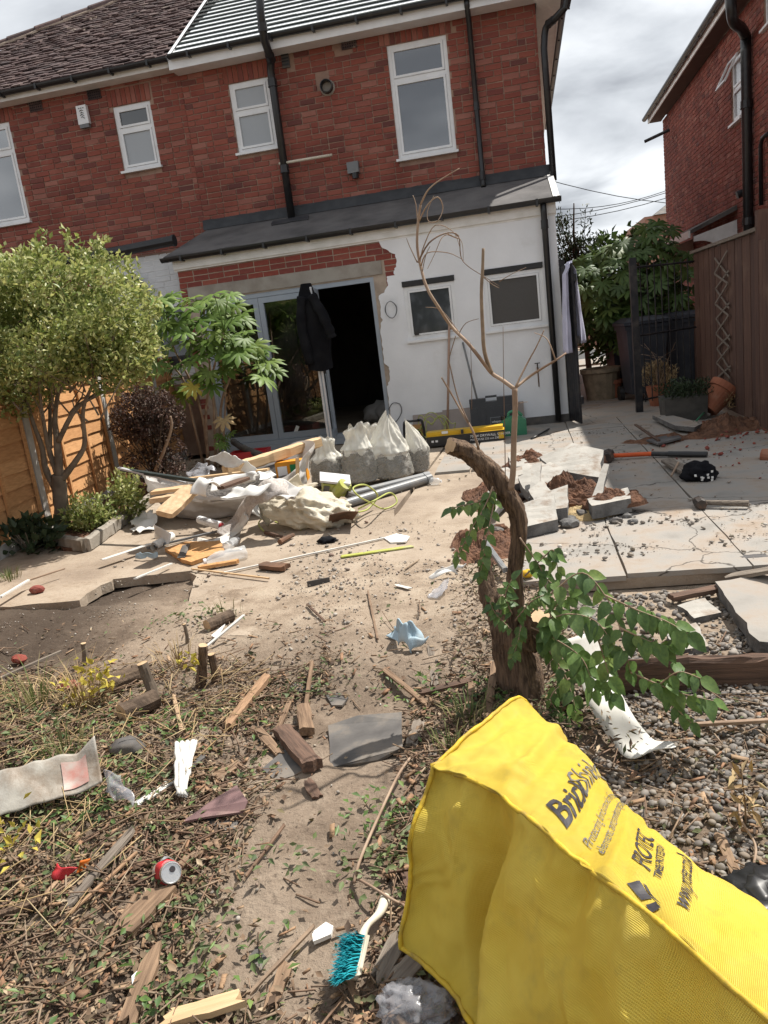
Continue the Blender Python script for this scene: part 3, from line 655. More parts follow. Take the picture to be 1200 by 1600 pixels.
mb.prism([rect(0, W_, 0, 5.62)], .2, O=(XP, YM + 8.5, 0), Nn=(0, 1, 0))
kids(house, mb.build('wall', M['mortar']))
bk = bricks_for(T, W_, 2.9, 5.6, [(wa[0], wa[1], wa[2] - .04, wa[3]), (wb[0], wb[1], wb[2] - .04, wb[3]), (1.62, 1.74, 5.28, 5.54), (2.02, 2.22, 4.98, 5.16), (2.34, 2.6, 5.36, 5.52)], soldier=[(wa[0] - .1, wa[1] + .1, wa[3]), (wb[0] - .06, wb[1] + .06, wb[3])], seed=4)
lay_bricks(house, T, bk, M['brick'])
# side wall of the same house along the passage
T2 = fr((XC, YM, 0), (0, 1, 0), (1, 0, 0))
lay_bricks(house, T2, bricks_for(T2, 8.6, 0, 5.6, [], seed=9), M['brick'], nmax=0)
window(house, T, *wa, transom=wa[2] + 1.03, pm='pane_grey', fw=.055)
window(house, T, *wb, transom=wb[2] + .55, pm='pane_frost', fw=.05)
# roof: pale membrane under dark battens, party strip, fascia, soffit, gutters
PT = R(35); ct, st = math.cos(PT), math.sin(PT); EY, EZ = YM - .3, 5.66
def roofp(x, s): return Vector((x, EY + s * ct, EZ + s * st))
HALF = 5.4
mb = MB()
a_, b_, c_, d_ = roofp(XP, 0), roofp(XC + .35, 0), roofp(XC - 2.6, HALF), roofp(XP, HALF)
mb.add([a_, b_, c_, d_], [(0, 1, 2, 3)])
e_ = Vector((XC + .35, EY + 8.9 + .5, EZ)); mb.add([b_, e_, c_], [(0, 1, 2)]); mb.add([d_, c_, e_, Vector((XP, e_.y, EZ))], [(0, 1, 2, 3)])
rf = kids(house, mb.build('roof', M['membrane']))
rot = Matrix.Rotation(PT, 3, 'X')
for i in range(24):
    s = .07 + i * .2; xr = XC + .3 - s * (2.9 / HALF)
    xa = XP + .03
    while xa < xr - .1:                                       # battens are nailed up in lengths
        xb = min(xr, xa + random.uniform(1.7, 2.8)); k = MB()
        c = roofp((xa + xb) / 2, s) + Vector((0, -st, ct)) * .0105
        k.box((0, 0, 0), (xb - xa - .004, .045, .02), j=.003); o = k.build('batten', M['batten']); o.location = c; o.rotation_euler = (PT, 0, random.uniform(-.002, .002)); kids(rf, o); xa = xb
k = MB(); k.add([roofp(XP - .02, -.02) + Vector((0, -.01, .03)), roofp(XP + .035, -.02) + Vector((0, -.01, .03)), roofp(XP + .035, HALF) + Vector((0, -.01, .04)), roofp(XP - .02, HALF) + Vector((0, -.01, .04))], [(0, 1, 2, 3)]); kids(rf, k.build('party_strip', M['upvc']))
k = MB(); k.box(((XP + XC) / 2 + .15, YM - .3, 5.565), (W_ + .34, .024, .16)); k.box(((XP + XC) / 2 + .15, YM - .15, 5.50), (W_ + .34, .28, .014))
k.box((XC + .33, YM + 4, 5.565), (.022, 8.6, .16)); k.box((XC + .17, YM + 4.0, 5.502), (.3, 8.3, .014)); kids(house, k.build('fascia', M['upvc']))
gutter(house, (XP + .02, YM - .37, 5.655), (XC + .38, YM - .37, 5.63), nb=9)
gutter(house, (XC + .41, YM + 8.2, 5.655), (XC + .41, YM - .34, 5.63), nb=9)
# soil pipe with an elbow at the eaves
sx = -3.23
sp = [onY(405, -30, YM - .62), onY(407, 20, YM - .56), onY(413, 62, YM - .5), onY(423, 92, YM - .2), onY(428, 110, YM - .11), Vector((onY(430, 130, YM - .11).x, YM - .11, onY(430, 130, YM - .11).z)), onY(455, 338, YM - .11)]
sp[-1].x = sp[-2].x = sp[-3].x = sx
sp[-1].z = 3.22
pipe(house, [sp[0], sp[1], sp[2]] + [sp[3], sp[4], sp[5], sp[6]], .056, 'black', 'soil_pipe', collars=(1.5, 2.9, 4.9, 5.6))
pipe(house, [onY(519, 242, YM - .12), onY(436, 256, YM - .12)], .02, 'cream_pipe', 'overflow_pipe', n=10)
# rainwater pipe right of the tall window
xd = onY(743, 150, YM - .08).x
pipe(house, [(xd, YM - .33, 5.60), (xd, YM - .33, 5.52), (xd, YM - .08, 5.36), (xd, YM - .08, 3.36), (xd, YM - .12, 3.29)], .036, collars=(2.5, 2.95))
# corner downpipe with swan neck
g0 = onY(884, -6, YM - .36)
pipe(house, cat_rom([g0 + Vector((0, 0, .05)), g0 + Vector((0, 0, -.1)), onY(868, 28, YM - .25), onY(853, 44, YM - .12), onY(850, 75, YM - .1)], 5) + [onY(850, 78, YM - .1), onY(865, 282, YM - .1)], .046, collars=(4.5, 12.0))
k = MB(); T3 = T
for (px, py) in ((545, 67), ):
    p = onY(px, py, YM); kb = MB(); kb.box((p.x, YM - .004, p.z), (.22, .02, .15)); ab = kids(house, kb.build('air_brick', M['tile']))
    h = MB()
    for i in range(6):
        for j in range(4): h.box((p.x - .085 + i * .034, YM - .015, p.z - .05 + j * .034), (.016, .004, .016))
    kids(ab, h.build('air_brick_holes', M['jacket']))
p = onY(446, 92, YM); kb = MB(); kb.box((p.x, YM - .01, p.z), (.11, .03, .24)); o = kids(house, kb.build('vent_plate', M['slate'])); kb = MB()
for i in range(5): kb.box((p.x, YM - .028, p.z - .08 + i * .04), (.1, .012, .02))
kids(o, kb.build('vent_louvre', M['black']))
p = onY(511, 136, YM - .03); kb = MB(); Mx = Matrix.Translation(p) @ Matrix.Rotation(R(90), 4, 'X')
kb.lathe([(.075, -.05), (.092, .0), (.092, .07), (.08, .075), (.072, .06), (.07, -.05)], 18, Mx); o = kids(house, kb.build('vent_pipe', M['black'])); kb = MB(); kb.lathe([(.11, -.031), (.10, -.018), (.07, -.016)], 14, Mx); kids(o, kb.build('mortar_collar', M['concrete_l']))
p = onY(552, 262, YM - .05); kb = MB(); kb.box(p, (.17, .1, .15), j=.004); o = kids(house, kb.build('flue_terminal', M['greyp'])); kb = MB(); kb.tube([p + Vector((.02, -.01, -.075)), p + Vector((.02, -.01, -.15))], .05, 10); kids(o, kb.build('flue_outlet', M['black']))

# ================================================================== attached neighbour, old tiles
nb = empty('brick_house', (-7, YM, 0), 'attached red brick house on the left with weathered brown tiled roof', 'house')
XL = -10.4; Tn = fr((XL, YM, 0), (1, 0, 0), (0, -1, 0)); Wn = XP - XL
wc = (-5.79 - XL, -5.18 - XL, 4.35, 5.26); wd = (-8.5 - XL, -7.54 - XL, 3.89, 5.35)
mb = MB(); mb.prism([rect(0, Wn - .002, 0, 5.62), rect(*wc), rect(*wd)], .24, O=(XL, YM + .012, 0), Nn=(0, -1, 0)); mb.prism([rect(0, 8.5, 0, 5.62)], .2, O=(XL, YM + .26, 0), U=(0, 1, 0), Nn=(-1, 0, 0)); mb.prism([rect(0, Wn, 0, 5.62)], .2, O=(XL, YM + 8.5, 0), Nn=(0, 1, 0)); kids(nb, mb.build('wall', M['mortar']))
lay_bricks(nb, Tn, bricks_for(Tn, Wn - .002, 2.2, 5.6, [(wc[0], wc[1], wc[2] - .04, wc[3]), (wd[0], wd[1], wd[2] - .04, wd[3])], soldier=[(wc[0] - .06, wc[1] + .06, wc[3]), (wd[0] - .1, wd[1] + .1, wd[3])], seed=12), M['brick'])
window(nb, Tn, *wc, transom=wc[2] + .58, pm='pane_frost', pm2='pane_dark', fw=.05)
window(nb, Tn, *wd, transom=wd[2] + 1.05, pm='pane_grey', fw=.055)
for (px, py) in ((56, 166), (147, 147)):
    p = onY(px, py, YM); kb = MB(); kb.box((p.x, YM - .004, p.z), (.22, .018, .15)); ab = kids(nb, kb.build('air_brick', M['tile'])); h = MB()
    for i in range(6):
        for j in range(4): h.box((p.x - .085 + i * .034, YM - .014, p.z - .05 + j * .034), (.016, .004, .016))
    kids(ab, h.build('air_brick_holes', M['jacket']))
# tiled roof plane with its hip on the left; every tile has a thickness and a lap
h0 = Vector((-10.75, EY)); hip = lambda x: EY + (x + 12.2) * .545
rb = MB(); xe = XP - .03
rb.add([roofp(-11.4, -.02), roofp(xe, -.02), roofp(xe, HALF), roofp(-12.2 + (HALF * ct) / .545, HALF)], [(0, 1, 2, 3)])
hp = roofp(-12.2 + HALF * ct / .545, HALF); rb.add([roofp(-11.4, -.02), hp, Vector((-11.4, EY + 9.4, EZ))], [(0, 1, 2)]); rb.add([hp, roofp(xe, HALF), Vector((xe, EY + 9.4, EZ)), Vector((-11.4, EY + 9.4, EZ))], [(0, 1, 2, 3)])
nrf = kids(nb, rb.build('roof', M['felt']))
tiles = []
for i in range(40):
    s = i * .115; off = (i % 2) * .083
    for j in range(46):
        x = xe - .083 - off - j * .167
        if EY + s * ct > hip(x) - .05: continue
        tiles.append((x, s))
vis = [t for t in tiles if inframe(roofp(t[0], t[1]), 5)]; vis.sort(key=lambda t: proj(roofp(*t))[2])
tm = [MB() for _ in range(6)]; tmesh = []
for k_, t_ in enumerate(tm):
    t_.box((0, .08, .0), (.158, .17, .022), j=.005); o = t_.build('roof_tile_source', M['tile']); tmesh.append(o.data); bpy.data.objects.remove(o)
rest = MB()
for n_, (x, s) in enumerate(vis):
    lo = roofp(x, s) + Vector((0, -st, ct)) * (.03 + random.uniform(-.008, .012)); ro = Euler((PT - R(9) + random.uniform(-.02, .03), random.uniform(-.03, .03), random.uniform(-.03, .03)))
    if n_ < 300:
        o = bpy.data.objects.new('roof_tile', random.choice(tmesh)); col.objects.link(o); o.location = lo; o.rotation_euler = ro; kids(nrf, o)
    else: rest.box(lo + ro.to_matrix() @ Vector((0, .08, 0)), (.158, .17, .022), M=ro.to_matrix(), j=.005)
kids(nrf, rest.build('tile_courses', M['tile'], kind='stuff'))
for i in range(12):                                           # hip tiles bedded in pale mortar
    x0 = -9.6 + i * .42; y0 = hip(x0); p = roofp(x0, (y0 - EY) / ct); x1 = x0 + .43; q = roofp(x1, (hip(x1) - EY) / ct)
    k = MB(); n8 = 7; ax = (q - p).normalized(); sd_ = ax.cross(Vector((0, 0, 1))).normalized(); upv = sd_.cross(ax)
    for pp, rr in ((p, .13), (q, .115)): pass
    vs = [pp + sd_ * math.cos(math.pi * a / 6) * rr + upv * math.sin(math.pi * a / 6) * rr * .8 for pp, rr in ((p, .13), (q, .112), (p, .112), (q, .095)) for a in range(7)]
    fs = [(a, a + 1, 8 + a, 7 + a) for a in range(6)] + [(14 + a, 15 + a, 22 + a, 21 + a) for a in range(6)] + [(a, a + 1, 15 + a, 14 + a) for a in range(6)] + [(7 + a, 8 + a, 22 + a, 21 + a) for a in range(6)]
    k.add(vs, fs); ht = kids(nrf, k.build('hip_tile', M['tile']))
    k = MB(); k.tube([p + sd_ * .1 - upv * .01, q + sd_ * .1 - upv * .01], .03, 6, j=.4); kids(ht, k.build('mortar_bedding', M['mortar_pale'])); 
k = MB(); k.box((XP - 3.4, YM - .24, 5.60), (6.7, .022, .11)); k.box((XP - 3.4, YM - .12, 5.552), (6.7, .22, .012)); kids(nb, k.build('fascia', M['wood_white']))
gutter(nb, (XP - 6.6, YM - .31, 5.655), (XP - .02, YM - .32, 5.655), nb=11)
ba = empty('alarm_box', onY(130, 180, YM - .04), 'white burglar alarm box with a grey emblem high on the left house', 'alarm box')
p = ba.location; k = MB(); k.box(p, (.17, .07, .26), j=.003, taper=.96); kids(ba, k.build('case', M['upvc'])); k = MB(); k.box(p + Vector((0, .0, -.155)), (.15, .06, .05)); kids(ba, k.build('base', M['greyp']))
k = MB()
for i in range(4): k.tube([p + Vector((-.03 + .012 * (i % 2), -.037, .05 - i * .03)), p + Vector((.0, -.037, .065 - i * .03)), p + Vector((.03, -.037, .05 - i * .035))], .006, 5)
k.box(p + Vector((-.035, -.0365, .09)), (.02, .003, .012)); k.box(p + Vector((0, -.0365, .09)), (.02, .003, .012)); k.box(p + Vector((.035, -.0365, .09)), (.02, .003, .012)); kids(ba, k.build('emblem', M['greyp']))

# neighbour's low rear addition: white painted brick, black flat-roof edge and gutter
na = empty('rear_addition', (-5.6, YE + .35, 0), "neighbour's white painted brick rear addition with black gutter behind the fence", 'house extension')
ya = YE + .42; x0, x1 = -9.4, -4.74; Ta = fr((x0, ya, 0), (1, 0, 0), (0, -1, 0))
wn = (-5.45 - x0, -4.78 - x0, 1.25, 2.32)
mb = MB(); mb.prism([rect(0, x1 - x0, 0, 2.98), rect(*wn)], .2, O=(x0, ya + .006, 0), Nn=(0, -1, 0)); mb.box(((x0 + x1) / 2, (ya + YM) / 2 + .05, 3.0), (x1 - x0, YM - ya - .15, .06)); kids(na, mb.build('wall', M['mortar'])); k = MB(); obox(k, Ta, -5.95 - x0, wn[0] - .004, -.0052, -.003, 1.1, 2.97); obox(k, Ta, wn[0] - .002, x1 - x0, -.0052, -.003, wn[3] + .004, 2.97); kids(na, k.build('white_paint_coat', M['wbrick']))
br = bricks_for(Ta, x1 - x0, 1.1, 2.96, [wn], seed=21, keepfn=lambda u, z: True)
wp = [b for b in br if (b[0] + b[1]) / 2 + x0 > -5.95]; rp = [b for b in br if (b[0] + b[1]) / 2 + x0 <= -5.95]
lay_bricks(na, Ta, wp, M['wbrick'], nmax=120, proud=.002); lay_bricks(na, Ta, rp, M['brick'], nmax=60, mass='red_brick_courses')
window(na, Ta, *wn, pm='pane_dark', fw=.06)
p1 = onY(270, 376, ya - .1); p0 = onY(90, 412, ya - .1)
k = MB(); k.tube([p0 + Vector((-1.5, 0, 0)), p0, p1], .075, 10); k.tube([p1, p1 + Vector((.03, 0, 0))], .085, 10); kids(na, k.build('gutter', M['black']))
e1 = onY(218, 437, ya - .1); pipe(na, [e1 + Vector((-.5, 0, -.03)), e1 + Vector((-.06, 0, 0)), e1 + Vector((0, 0, -.03)), Vector((e1.x, e1.y, .9))], .05, collars=(.9, 2.2))
# ================================================================== white lean-to extension with bifold doors
ext = empty('lean_to_extension', (-2, YE, 0), 'white rendered lean-to extension with bare brick patch above the bifold doors', 'house extension')
ex0, ex1 = -4.69, .5; Te = fr((0, YE, 0), (1, 0, 0), (0, -1, 0))
bf = (-4.46, -1.92, .11, 2.225); w1 = (-1.53, -.845, 1.33, 2.10); w2 = (-.46, .305, 1.33, 2.11)
mb = MB(); mb.prism([rect(ex0, ex1, 0, 2.80), [(bf[0], bf[2]), (bf[1], bf[2]), (bf[1], bf[3]), (bf[0], bf[3])], rect(*w1), rect(*w2)], .25, O=(0, YE + .008, 0), Nn=(0, -1, 0))
mb.prism([rect(0, YM - YE - .3, 0, 2.8)], .2, O=(ex1 - .002, YE + .262, 0), U=(0, 1, 0), Nn=(1, 0, 0)); mb.prism([rect(0, YM - YE - .3, 0, 2.8)], .2, O=(ex0 + .2, YE + .262, 0), U=(0, 1, 0), Nn=(1, 0, 0))
kids(ext, mb.build('wall', M['mortar_pale']))
# ragged edge of the hacked-off render, read off the photograph
edge_px = [(585, 383), (597, 386), (609, 394), (618, 397), (620, 412), (616, 422), (617, 430), (604, 432), (606, 446), (602, 456), (592, 462), (594, 480), (597, 500), (594, 520), (597, 545), (600, 566), (609, 576), (609, 592), (605, 604), (602, 622), (604, 648), (606, 668)]
ed = [(p.x, p.z) for p in (onY(a, b, YE) for a, b in edge_px)]
ed = [(max(u, bf[1] + .012), z) for u, z in ed]; ed[0] = (ed[0][0], 2.80)
loop = []
for i in range(len(ed) - 1):
    for j in range(4):
        t = j / 4; u = lerp(ed[i][0], ed[i + 1][0], t) + (random.uniform(-.013, .013) if (i or j) else 0); z = lerp(ed[i][1], ed[i + 1][1], t); loop.append((max(u, bf[1] + .008), z))
loop += [(ed[-1][0], .0)]
loop += [(.0, 0), (ex1 + .016, 0), (ex1 + .016, 2.80)]
mb = MB(); mb.prism([loop, rect(*w1), rect(*w2)], .02, O=(0, YE - .014, 0), Nn=(0, -1, 0)); rend = kids(ext, mb.build('render_coat', M['render']))
mb = MB(); mb.prism([rect(-.012, YM - YE, 0, 2.8)], .016, O=(ex1 + .016, YE, 0), U=(0, 1, 0), Nn=(1, 0, 0)); kids(ext, mb.build('side_render', M['render']))
mb = MB(); obox(mb, Te, ex1 - 1.0, ex1 + .02, .006, .026, .0, .12); kids(ext, mb.build('plinth', M['slate']))
# lintel and the bare bricks round it
mb = MB(); obox(mb, Te, -4.585, -1.79, -.02, .008, bf[3] + .02, bf[3] + .20, j=.004); kids(ext, mb.build('lintel', M['concrete_l']))
def bare(u, z):
    if -4.59 < u < -1.78 and z < bf[3] + .225: return u > -4.59 and False
    # left of the ragged render edge
    lim = None
    for i in range(len(ed) - 1):
        if ed[i][1] >= z >= ed[i + 1][1]: lim = max(ed[i][0], ed[i + 1][0]); break
    return u < (lim if lim is not None else -1.62) + .1
bb = bricks_for(Te, 1, 0, 0, [])
T0 = fr((ex0, YE, 0), (1, 0, 0), (0, -1, 0))
bb = bricks_for(T0, 3.3, .1, 2.75, [(bf[0] - .012 - ex0, bf[1] + .012 - ex0, .0, bf[3] + .01), (-4.59 - ex0, -1.785 - ex0, bf[3], bf[3] + .21)], ch=.0775, bl=.226, gap=.0125, pattern='S', seed=3, keepfn=lambda u, z: bare(u + ex0, z))
bb2 = []
for i, b in enumerate(bb): bb2.append(b)
lay_bricks(ext, T0, bb2, M['brick_new'], nmax=300, proud=.0)
# flashing, felt roof, gutter, fascia
def lrp(x, t): return Vector((x, lerp(YM - .01, YE - .13, t), lerp(3.33, 2.86, t)))
n_ = Vector((0, -.36, .93))
mb = MB(); mb.grid(lambda u, v: lrp(lerp(lerp(-4.62, -4.80, v), .53, u), v) + n_ * (.006 * noise.noise(Vector((u * 14, v * 6, 2)))), 40, 10)
mb.grid(lambda u, v: lrp(lerp(lerp(-4.62, -4.80, v), .53, u), v) - Vector((0, 0, .05)), 2, 2)
for a, b in (((-4.62, 0), (-4.80, 1)), ((-4.80, 1), (.53, 1)), ((.53, 1), (.53, 0))):
    mb.add([lrp(*a), lrp(*b), lrp(*b) - Vector((0, 0, .05)), lrp(*a) - Vector((0, 0, .05))], [(0, 1, 2, 3)])
fr_ = kids(ext, mb.build('felt_roof', M['felt'], fixn=False, smooth=False))
k = MB(); k.grid(lambda u, v: Vector((lerp(-4.66, .54, u), YM - .012 - .03 * v * v - .004 * random.random(), lerp(3.47 + .012 * noise.noise(Vector((u * 30, 0, 0))), 3.325, v))), 50, 4); kids(fr_, k.build('flashing', M['lead']))
k = MB(); k.add([lrp(.50, 0) + n_ * .012, lrp(.58, 0) + n_ * .012, lrp(.58, 1) + n_ * .012, lrp(.50, 1) + n_ * .012, lrp(.58, 0) - n_ * .1, lrp(.58, 1) - n_ * .1], [(0, 1, 2, 3), (1, 4, 5, 2)]); kids(fr_, k.build('verge_trim', M['wood_white']))
p = onY(450, 348, YM - .3); k = MB(); k.prism([ragged([(-.3, -.1), (.25, -.12), (.3, .12), (-.25, .14)], .03, 6, 3)], .01, O=lrp(-3.2, .22) + n_ * .016, U=(1, 0, 0), V=(0, -.93, -.36), Nn=n_); kids(fr_, k.build('felt_patch', M['lead']))
k = MB(); obox(k, Te, ex0 - .03, ex1 + .03, .016, .042, 2.685, 2.83); obox(k, Te, ex0 - .035, ex1 + .03, .0, .02, 2.66, 2.685); kids(ext, k.build('fascia', M['wood_white']))
gutter(ext, (-4.84, YE - .115, 2.845), (.60, YE - .115, 2.86), r=.06, nb=9)
pipe(ext, [(.375, YE - .10, 2.80), (.375, YE - .09, 2.70), (.375, YE - .085, .05)], .04, 'black', 'downpipe', collars=(1.05,))
# bifold doors
def bar(mb, T, u0, u1, z0, z1, d0=-.09, d1=-.015): obox(mb, T, u0, u1, d0, d1, z0, z1)
bd = MB(); fwd = .055
bar(bd, Te, bf[0], bf[0] + fwd, bf[2], bf[3]); bar(bd, Te, bf[1] - fwd, bf[1], bf[2], bf[3]); bar(bd, Te, bf[0] + fwd, bf[1] - fwd, bf[3] - .06, bf[3]); bar(bd, Te, bf[0] + fwd, bf[1] - fwd, bf[2] + .0, bf[2] + .05, -.12, .03)
bifold = kids(ext, bd.build('bifold_door', M['alu']))
k = MB(); bar(k, Te, bf[0] - .02, bf[1] + .02, .02, bf[2] - .002, -.12, .06); kids(bifold, k.build('sill', M['alu']))
def leaf(T, w, z0, z1, hinge=True):
    s = .072; mb = MB(); obox(mb, T, 0, s, -.03, .03, z0, z1); obox(mb, T, w - s, w, -.03, .03, z0, z1); obox(mb, T, s, w - s, -.03, .03, z0, z0 + .085); obox(mb, T, s, w - s, -.03, .03, z1 - .075, z1)
    o = kids(bifold, mb.build('door_panel', M['alu']))
    g = MB(); obox(g, T, s - .01, w - s + .01, -.004, .002, z0 + .08, z1 - .07); kids(bifold, g.build('glass_pane', M['glassdoor'])); return o
zl, zh = bf[2] + .055, bf[3] - .065
jx = -3.59; lw = (jx - (bf[0] + fwd)) 
leaf(fr((bf[0] + fwd + .003, YE + .05, 0), (1, 0, 0), (0, -1, 0)), lw - .006, zl, zh)
leaf(fr((jx + .003, YE + .05, 0), (1, 0, 0), (0, -1, 0)), .80, zl, zh)
hx = jx + .003 + .80 + .03                         # folded leaf standing open towards the garden
ud = Vector((.14, -.99, 0)).normalized(); un = Vector((ud.y, -ud.x, 0)) * -1
leaf(fr((hx + .02, YE + .02, 0), ud, un), .74, zl, zh)
k = MB(); tf = fr((hx + .02, YE + .02, 0), ud, un); obox(k, tf, .735, .752, -.038, -.012, zl, zh); obox(k, tf, .735, .752, .004, .03, zl, zh); kids(bifold, k.build('edge_seal', M['alu_w']))
k = MB(); obox(k, tf, .66, .72, .03, .06, 1.05, 1.2); obox(k, tf, .66, .69, .06, .08, 1.1, 1.13); kids(bifold, k.build('door_handle', M['black']))
for (px, py, w, h, a) in ((372, 486, .10, .06, -.3), (437, 462, .10, .05, -.1), (463, 672, .05, .13, .5)):
    p = onY(px, py, YE + .045); k = MB(); k.box((0, 0, 0), (w, .002, h)); o = kids(bifold, k.build('paper_sticker', M['paper'], origin=(0, 0, 0))); o.location = p; o.rotation_euler = (0, a, 0)
# dark room behind the doors
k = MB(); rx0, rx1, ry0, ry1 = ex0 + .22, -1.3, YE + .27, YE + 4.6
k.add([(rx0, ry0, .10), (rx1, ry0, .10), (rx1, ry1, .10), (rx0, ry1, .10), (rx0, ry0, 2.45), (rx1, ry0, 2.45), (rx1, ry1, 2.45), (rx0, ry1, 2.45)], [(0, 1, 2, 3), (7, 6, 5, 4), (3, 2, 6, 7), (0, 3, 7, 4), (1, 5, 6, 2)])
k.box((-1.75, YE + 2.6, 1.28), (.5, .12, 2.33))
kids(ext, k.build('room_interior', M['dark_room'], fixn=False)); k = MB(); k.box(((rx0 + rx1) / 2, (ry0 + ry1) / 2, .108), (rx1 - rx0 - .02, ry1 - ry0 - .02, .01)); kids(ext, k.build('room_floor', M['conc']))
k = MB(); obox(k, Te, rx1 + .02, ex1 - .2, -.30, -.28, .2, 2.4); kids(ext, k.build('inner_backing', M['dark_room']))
# two small windows
for w in (w1, w2):
    o = window(ext, Te, w[0], w[1], w[2], w[3] - .07, pm='pane_hole' if w is w2 else 'pane_dark', fw=.05, set_=.004)
    kx = MB(); obox(kx, Te, w[0] - .01, w[1] + .01, -.05, .028, w[3] - .065, w[3] + .005); kids(o, kx.build('head_strip', M['black']))
p = onY(663, 520, YE - .02); k = MB(); obox(k, Te, -1.44, -1.38, .02, .04, 1.39, 1.43); kids(ext, k.build('window_handle', M['black']))
cl = []
def cable_on_wall(pts, r, m, label):
    k = MB(); k.tube(cat_rom(pts, 8), r, 6); o = k.build('cable', M[m], smooth=True); tag(o, label, 'cable'); return o
c0 = onY(611, 484, YE - .05); ring = []
for i in range(40):
    a = i * .42; ring.append(c0 + Vector((math.sin(a) * (.078 + .004 * math.sin(i)), -.004 * (i % 3), math.cos(a) * (.107 + .004 * math.cos(i * 1.7)))))
k = MB(); k.tube(cat_rom(ring, 3), .0055, 5); tag(k.build('cable', M['greyp']), 'coil of grey cable hanging on the white wall left of the small window', 'cable')
cable_on_wall([onY(*q, YE - .03) for q in ((606, 655), (617, 660), (627, 645), (625, 632), (614, 630), (607, 640))], .005, 'black', 'short black cable looping from the wall beside the door')
tp = empty('garden_tap', onY(840, 575, YE - .05), 'brass and black garden tap low on the white wall', 'tap'); p = tp.location
k = MB(); k.tube([p + Vector((0, .04, 0)), p + Vector((0, -.05, 0)), p + Vector((0, -.07, -.04))], .013, 8); kids(tp, k.build('spout', M['rust'])); k = MB(); k.tube([p + Vector((0, -.03, 0)), p + Vector((0, -.03, .06))], .009, 8); k.box(p + Vector((0, -.03, .065)), (.07, .015, .012)); kids(tp, k.build('handle', M['black'])); k = MB(); k.tube([p + Vector((0, .03, -.02)), p + Vector((0, .03, -.25))], .008, 6); kids(tp, k.build('supply_pipe', M['rust']))
# open black plank gate hung at the corner of the extension, with towels over it
gt = empty('side_gate', (.56, YE, 0), 'black boarded side gate standing open at the corner of the white extension', 'gate')
gz0 = Vector((.53, YE + .02, 0)); gu = Vector((.10, -.55, 0)).normalized(); gn = Vector((-gu.y, gu.x, 0)); Tg = fr(gz0, gu, gn)
for i in range(6):
    k = MB(); obox(k, Tg, i * .105 + .002, i * .105 + .101, -.012, .012, .05, 2.02, j=.002); kids(gt, k.build('board', M['blackm']))
k = MB()
for z in (.3, 1.05, 1.8): obox(k, Tg, .0, .63, .013, .045, z, z + .09)
kids(gt, k.build('rail', M['blackm']))
k = MB(); k.box((.555, YE - .02, 1.05), (.07, .07, 2.1)); kids(gt, k.build('post', M['blackm']))
def cloth(name, fn, nu, nv, m, label, cat, th=.004, group=None):
    k = MB(); k.grid(fn, nu, nv); o = k.build(name, m, smooth=True, fixn=False); so = o.modifiers.new('thickness', 'SOLIDIFY'); so.thickness = th; return tag(o, label, cat, group)
def towel(u0, u1, zt, zb, side, seed, flare):
    def fn(u, v):
        vv = abs(v * 2 - 1) if False else v
        z = lerp(zt, zb, v); w = lerp(.75, 1 + flare, v)
        uu = (u0 + u1) / 2 + (u - .5) * (u1 - u0) * w + .02 * noise.noise(Vector((u * 3, v * 4, seed)))
        d = side * (.05 + .04 * v * (1 + math.sin(u * 17 + seed)) + .015 * math.sin(u * 31 + seed * 2 + v * 2))
        if v < .05: d *= .3; z += .03
        return Tg(uu, d, z)
    return fn
cloth('towel', towel(.30, .62, 2.02, 1.05, 1, 1.3, .35), 26, 22, M['towel'], 'lilac grey towel hanging over the near side of the black gate', 'towel')
cloth('towel', towel(.36, .64, 2.0, .95, -1, 4.1, .3), 26, 22, M['towel'], 'pale towel draped over the wall side of the open gate', 'towel')

# ================================================================== house on the right
XR = 3.6; rh = empty('brick_house', (XR + 2, 14, 0), 'red brick neighbouring house on the right with black drainpipe up its side wall', 'house')
ry0, ry1 = 8.3, 20.65; Tr = fr((XR, ry1, 0), (0, -1, 0), (-1, 0, 0)); Wr = ry1 - ry0; rz = 5.48
wr = (ry1 - onX(1150, 100, XR).y - .32, ry1 - onX(1150, 100, XR).y + .34, 4.05, 5.0)
wr2 = (ry1 - 12.75, ry1 - 12.2, 4.9, 5.35)
dr = (ry1 - 16.6, ry1 - 15.5, 0, 2.1)
mb = MB(); mb.prism([rect(0, Wr, 0, rz), rect(*wr), rect(*wr2)], .24, O=(XR + .008, ry1, 0), U=(0, -1, 0), Nn=(-1, 0, 0)); mb.prism([rect(.24, 6, 0, rz)], .2, O=(XR, ry1 - .002, 0), Nn=(0, 1, 0)); mb.prism([rect(.24, 6, 0, rz)], .2, O=(XR, ry0 + .2, 0), Nn=(0, 1, 0)); kids(rh, mb.build('wall', M['mortar']))
bk = [b for b in bricks_for(Tr, Wr, .6, rz - .05, [(wr[0], wr[1], wr[2] - .04, wr[3]), wr2], seed=31)]
lay_bricks(rh, Tr, bk, M['brick'], proud=.002)
T4 = fr((XR, ry0 + .0, 0), (1, 0, 0), (0, -1, 0)); lay_bricks(rh, T4, bricks_for(T4, 5.9, .0, rz - .05, [], seed=33), M['brick'], nmax=0)
w_ = window(rh, Tr, *wr, transom=wr[2] + .5, pm='pane_frost', fw=.05, sill=True)
window(rh, Tr, *wr2, pm='pane_frost', fw=.05)
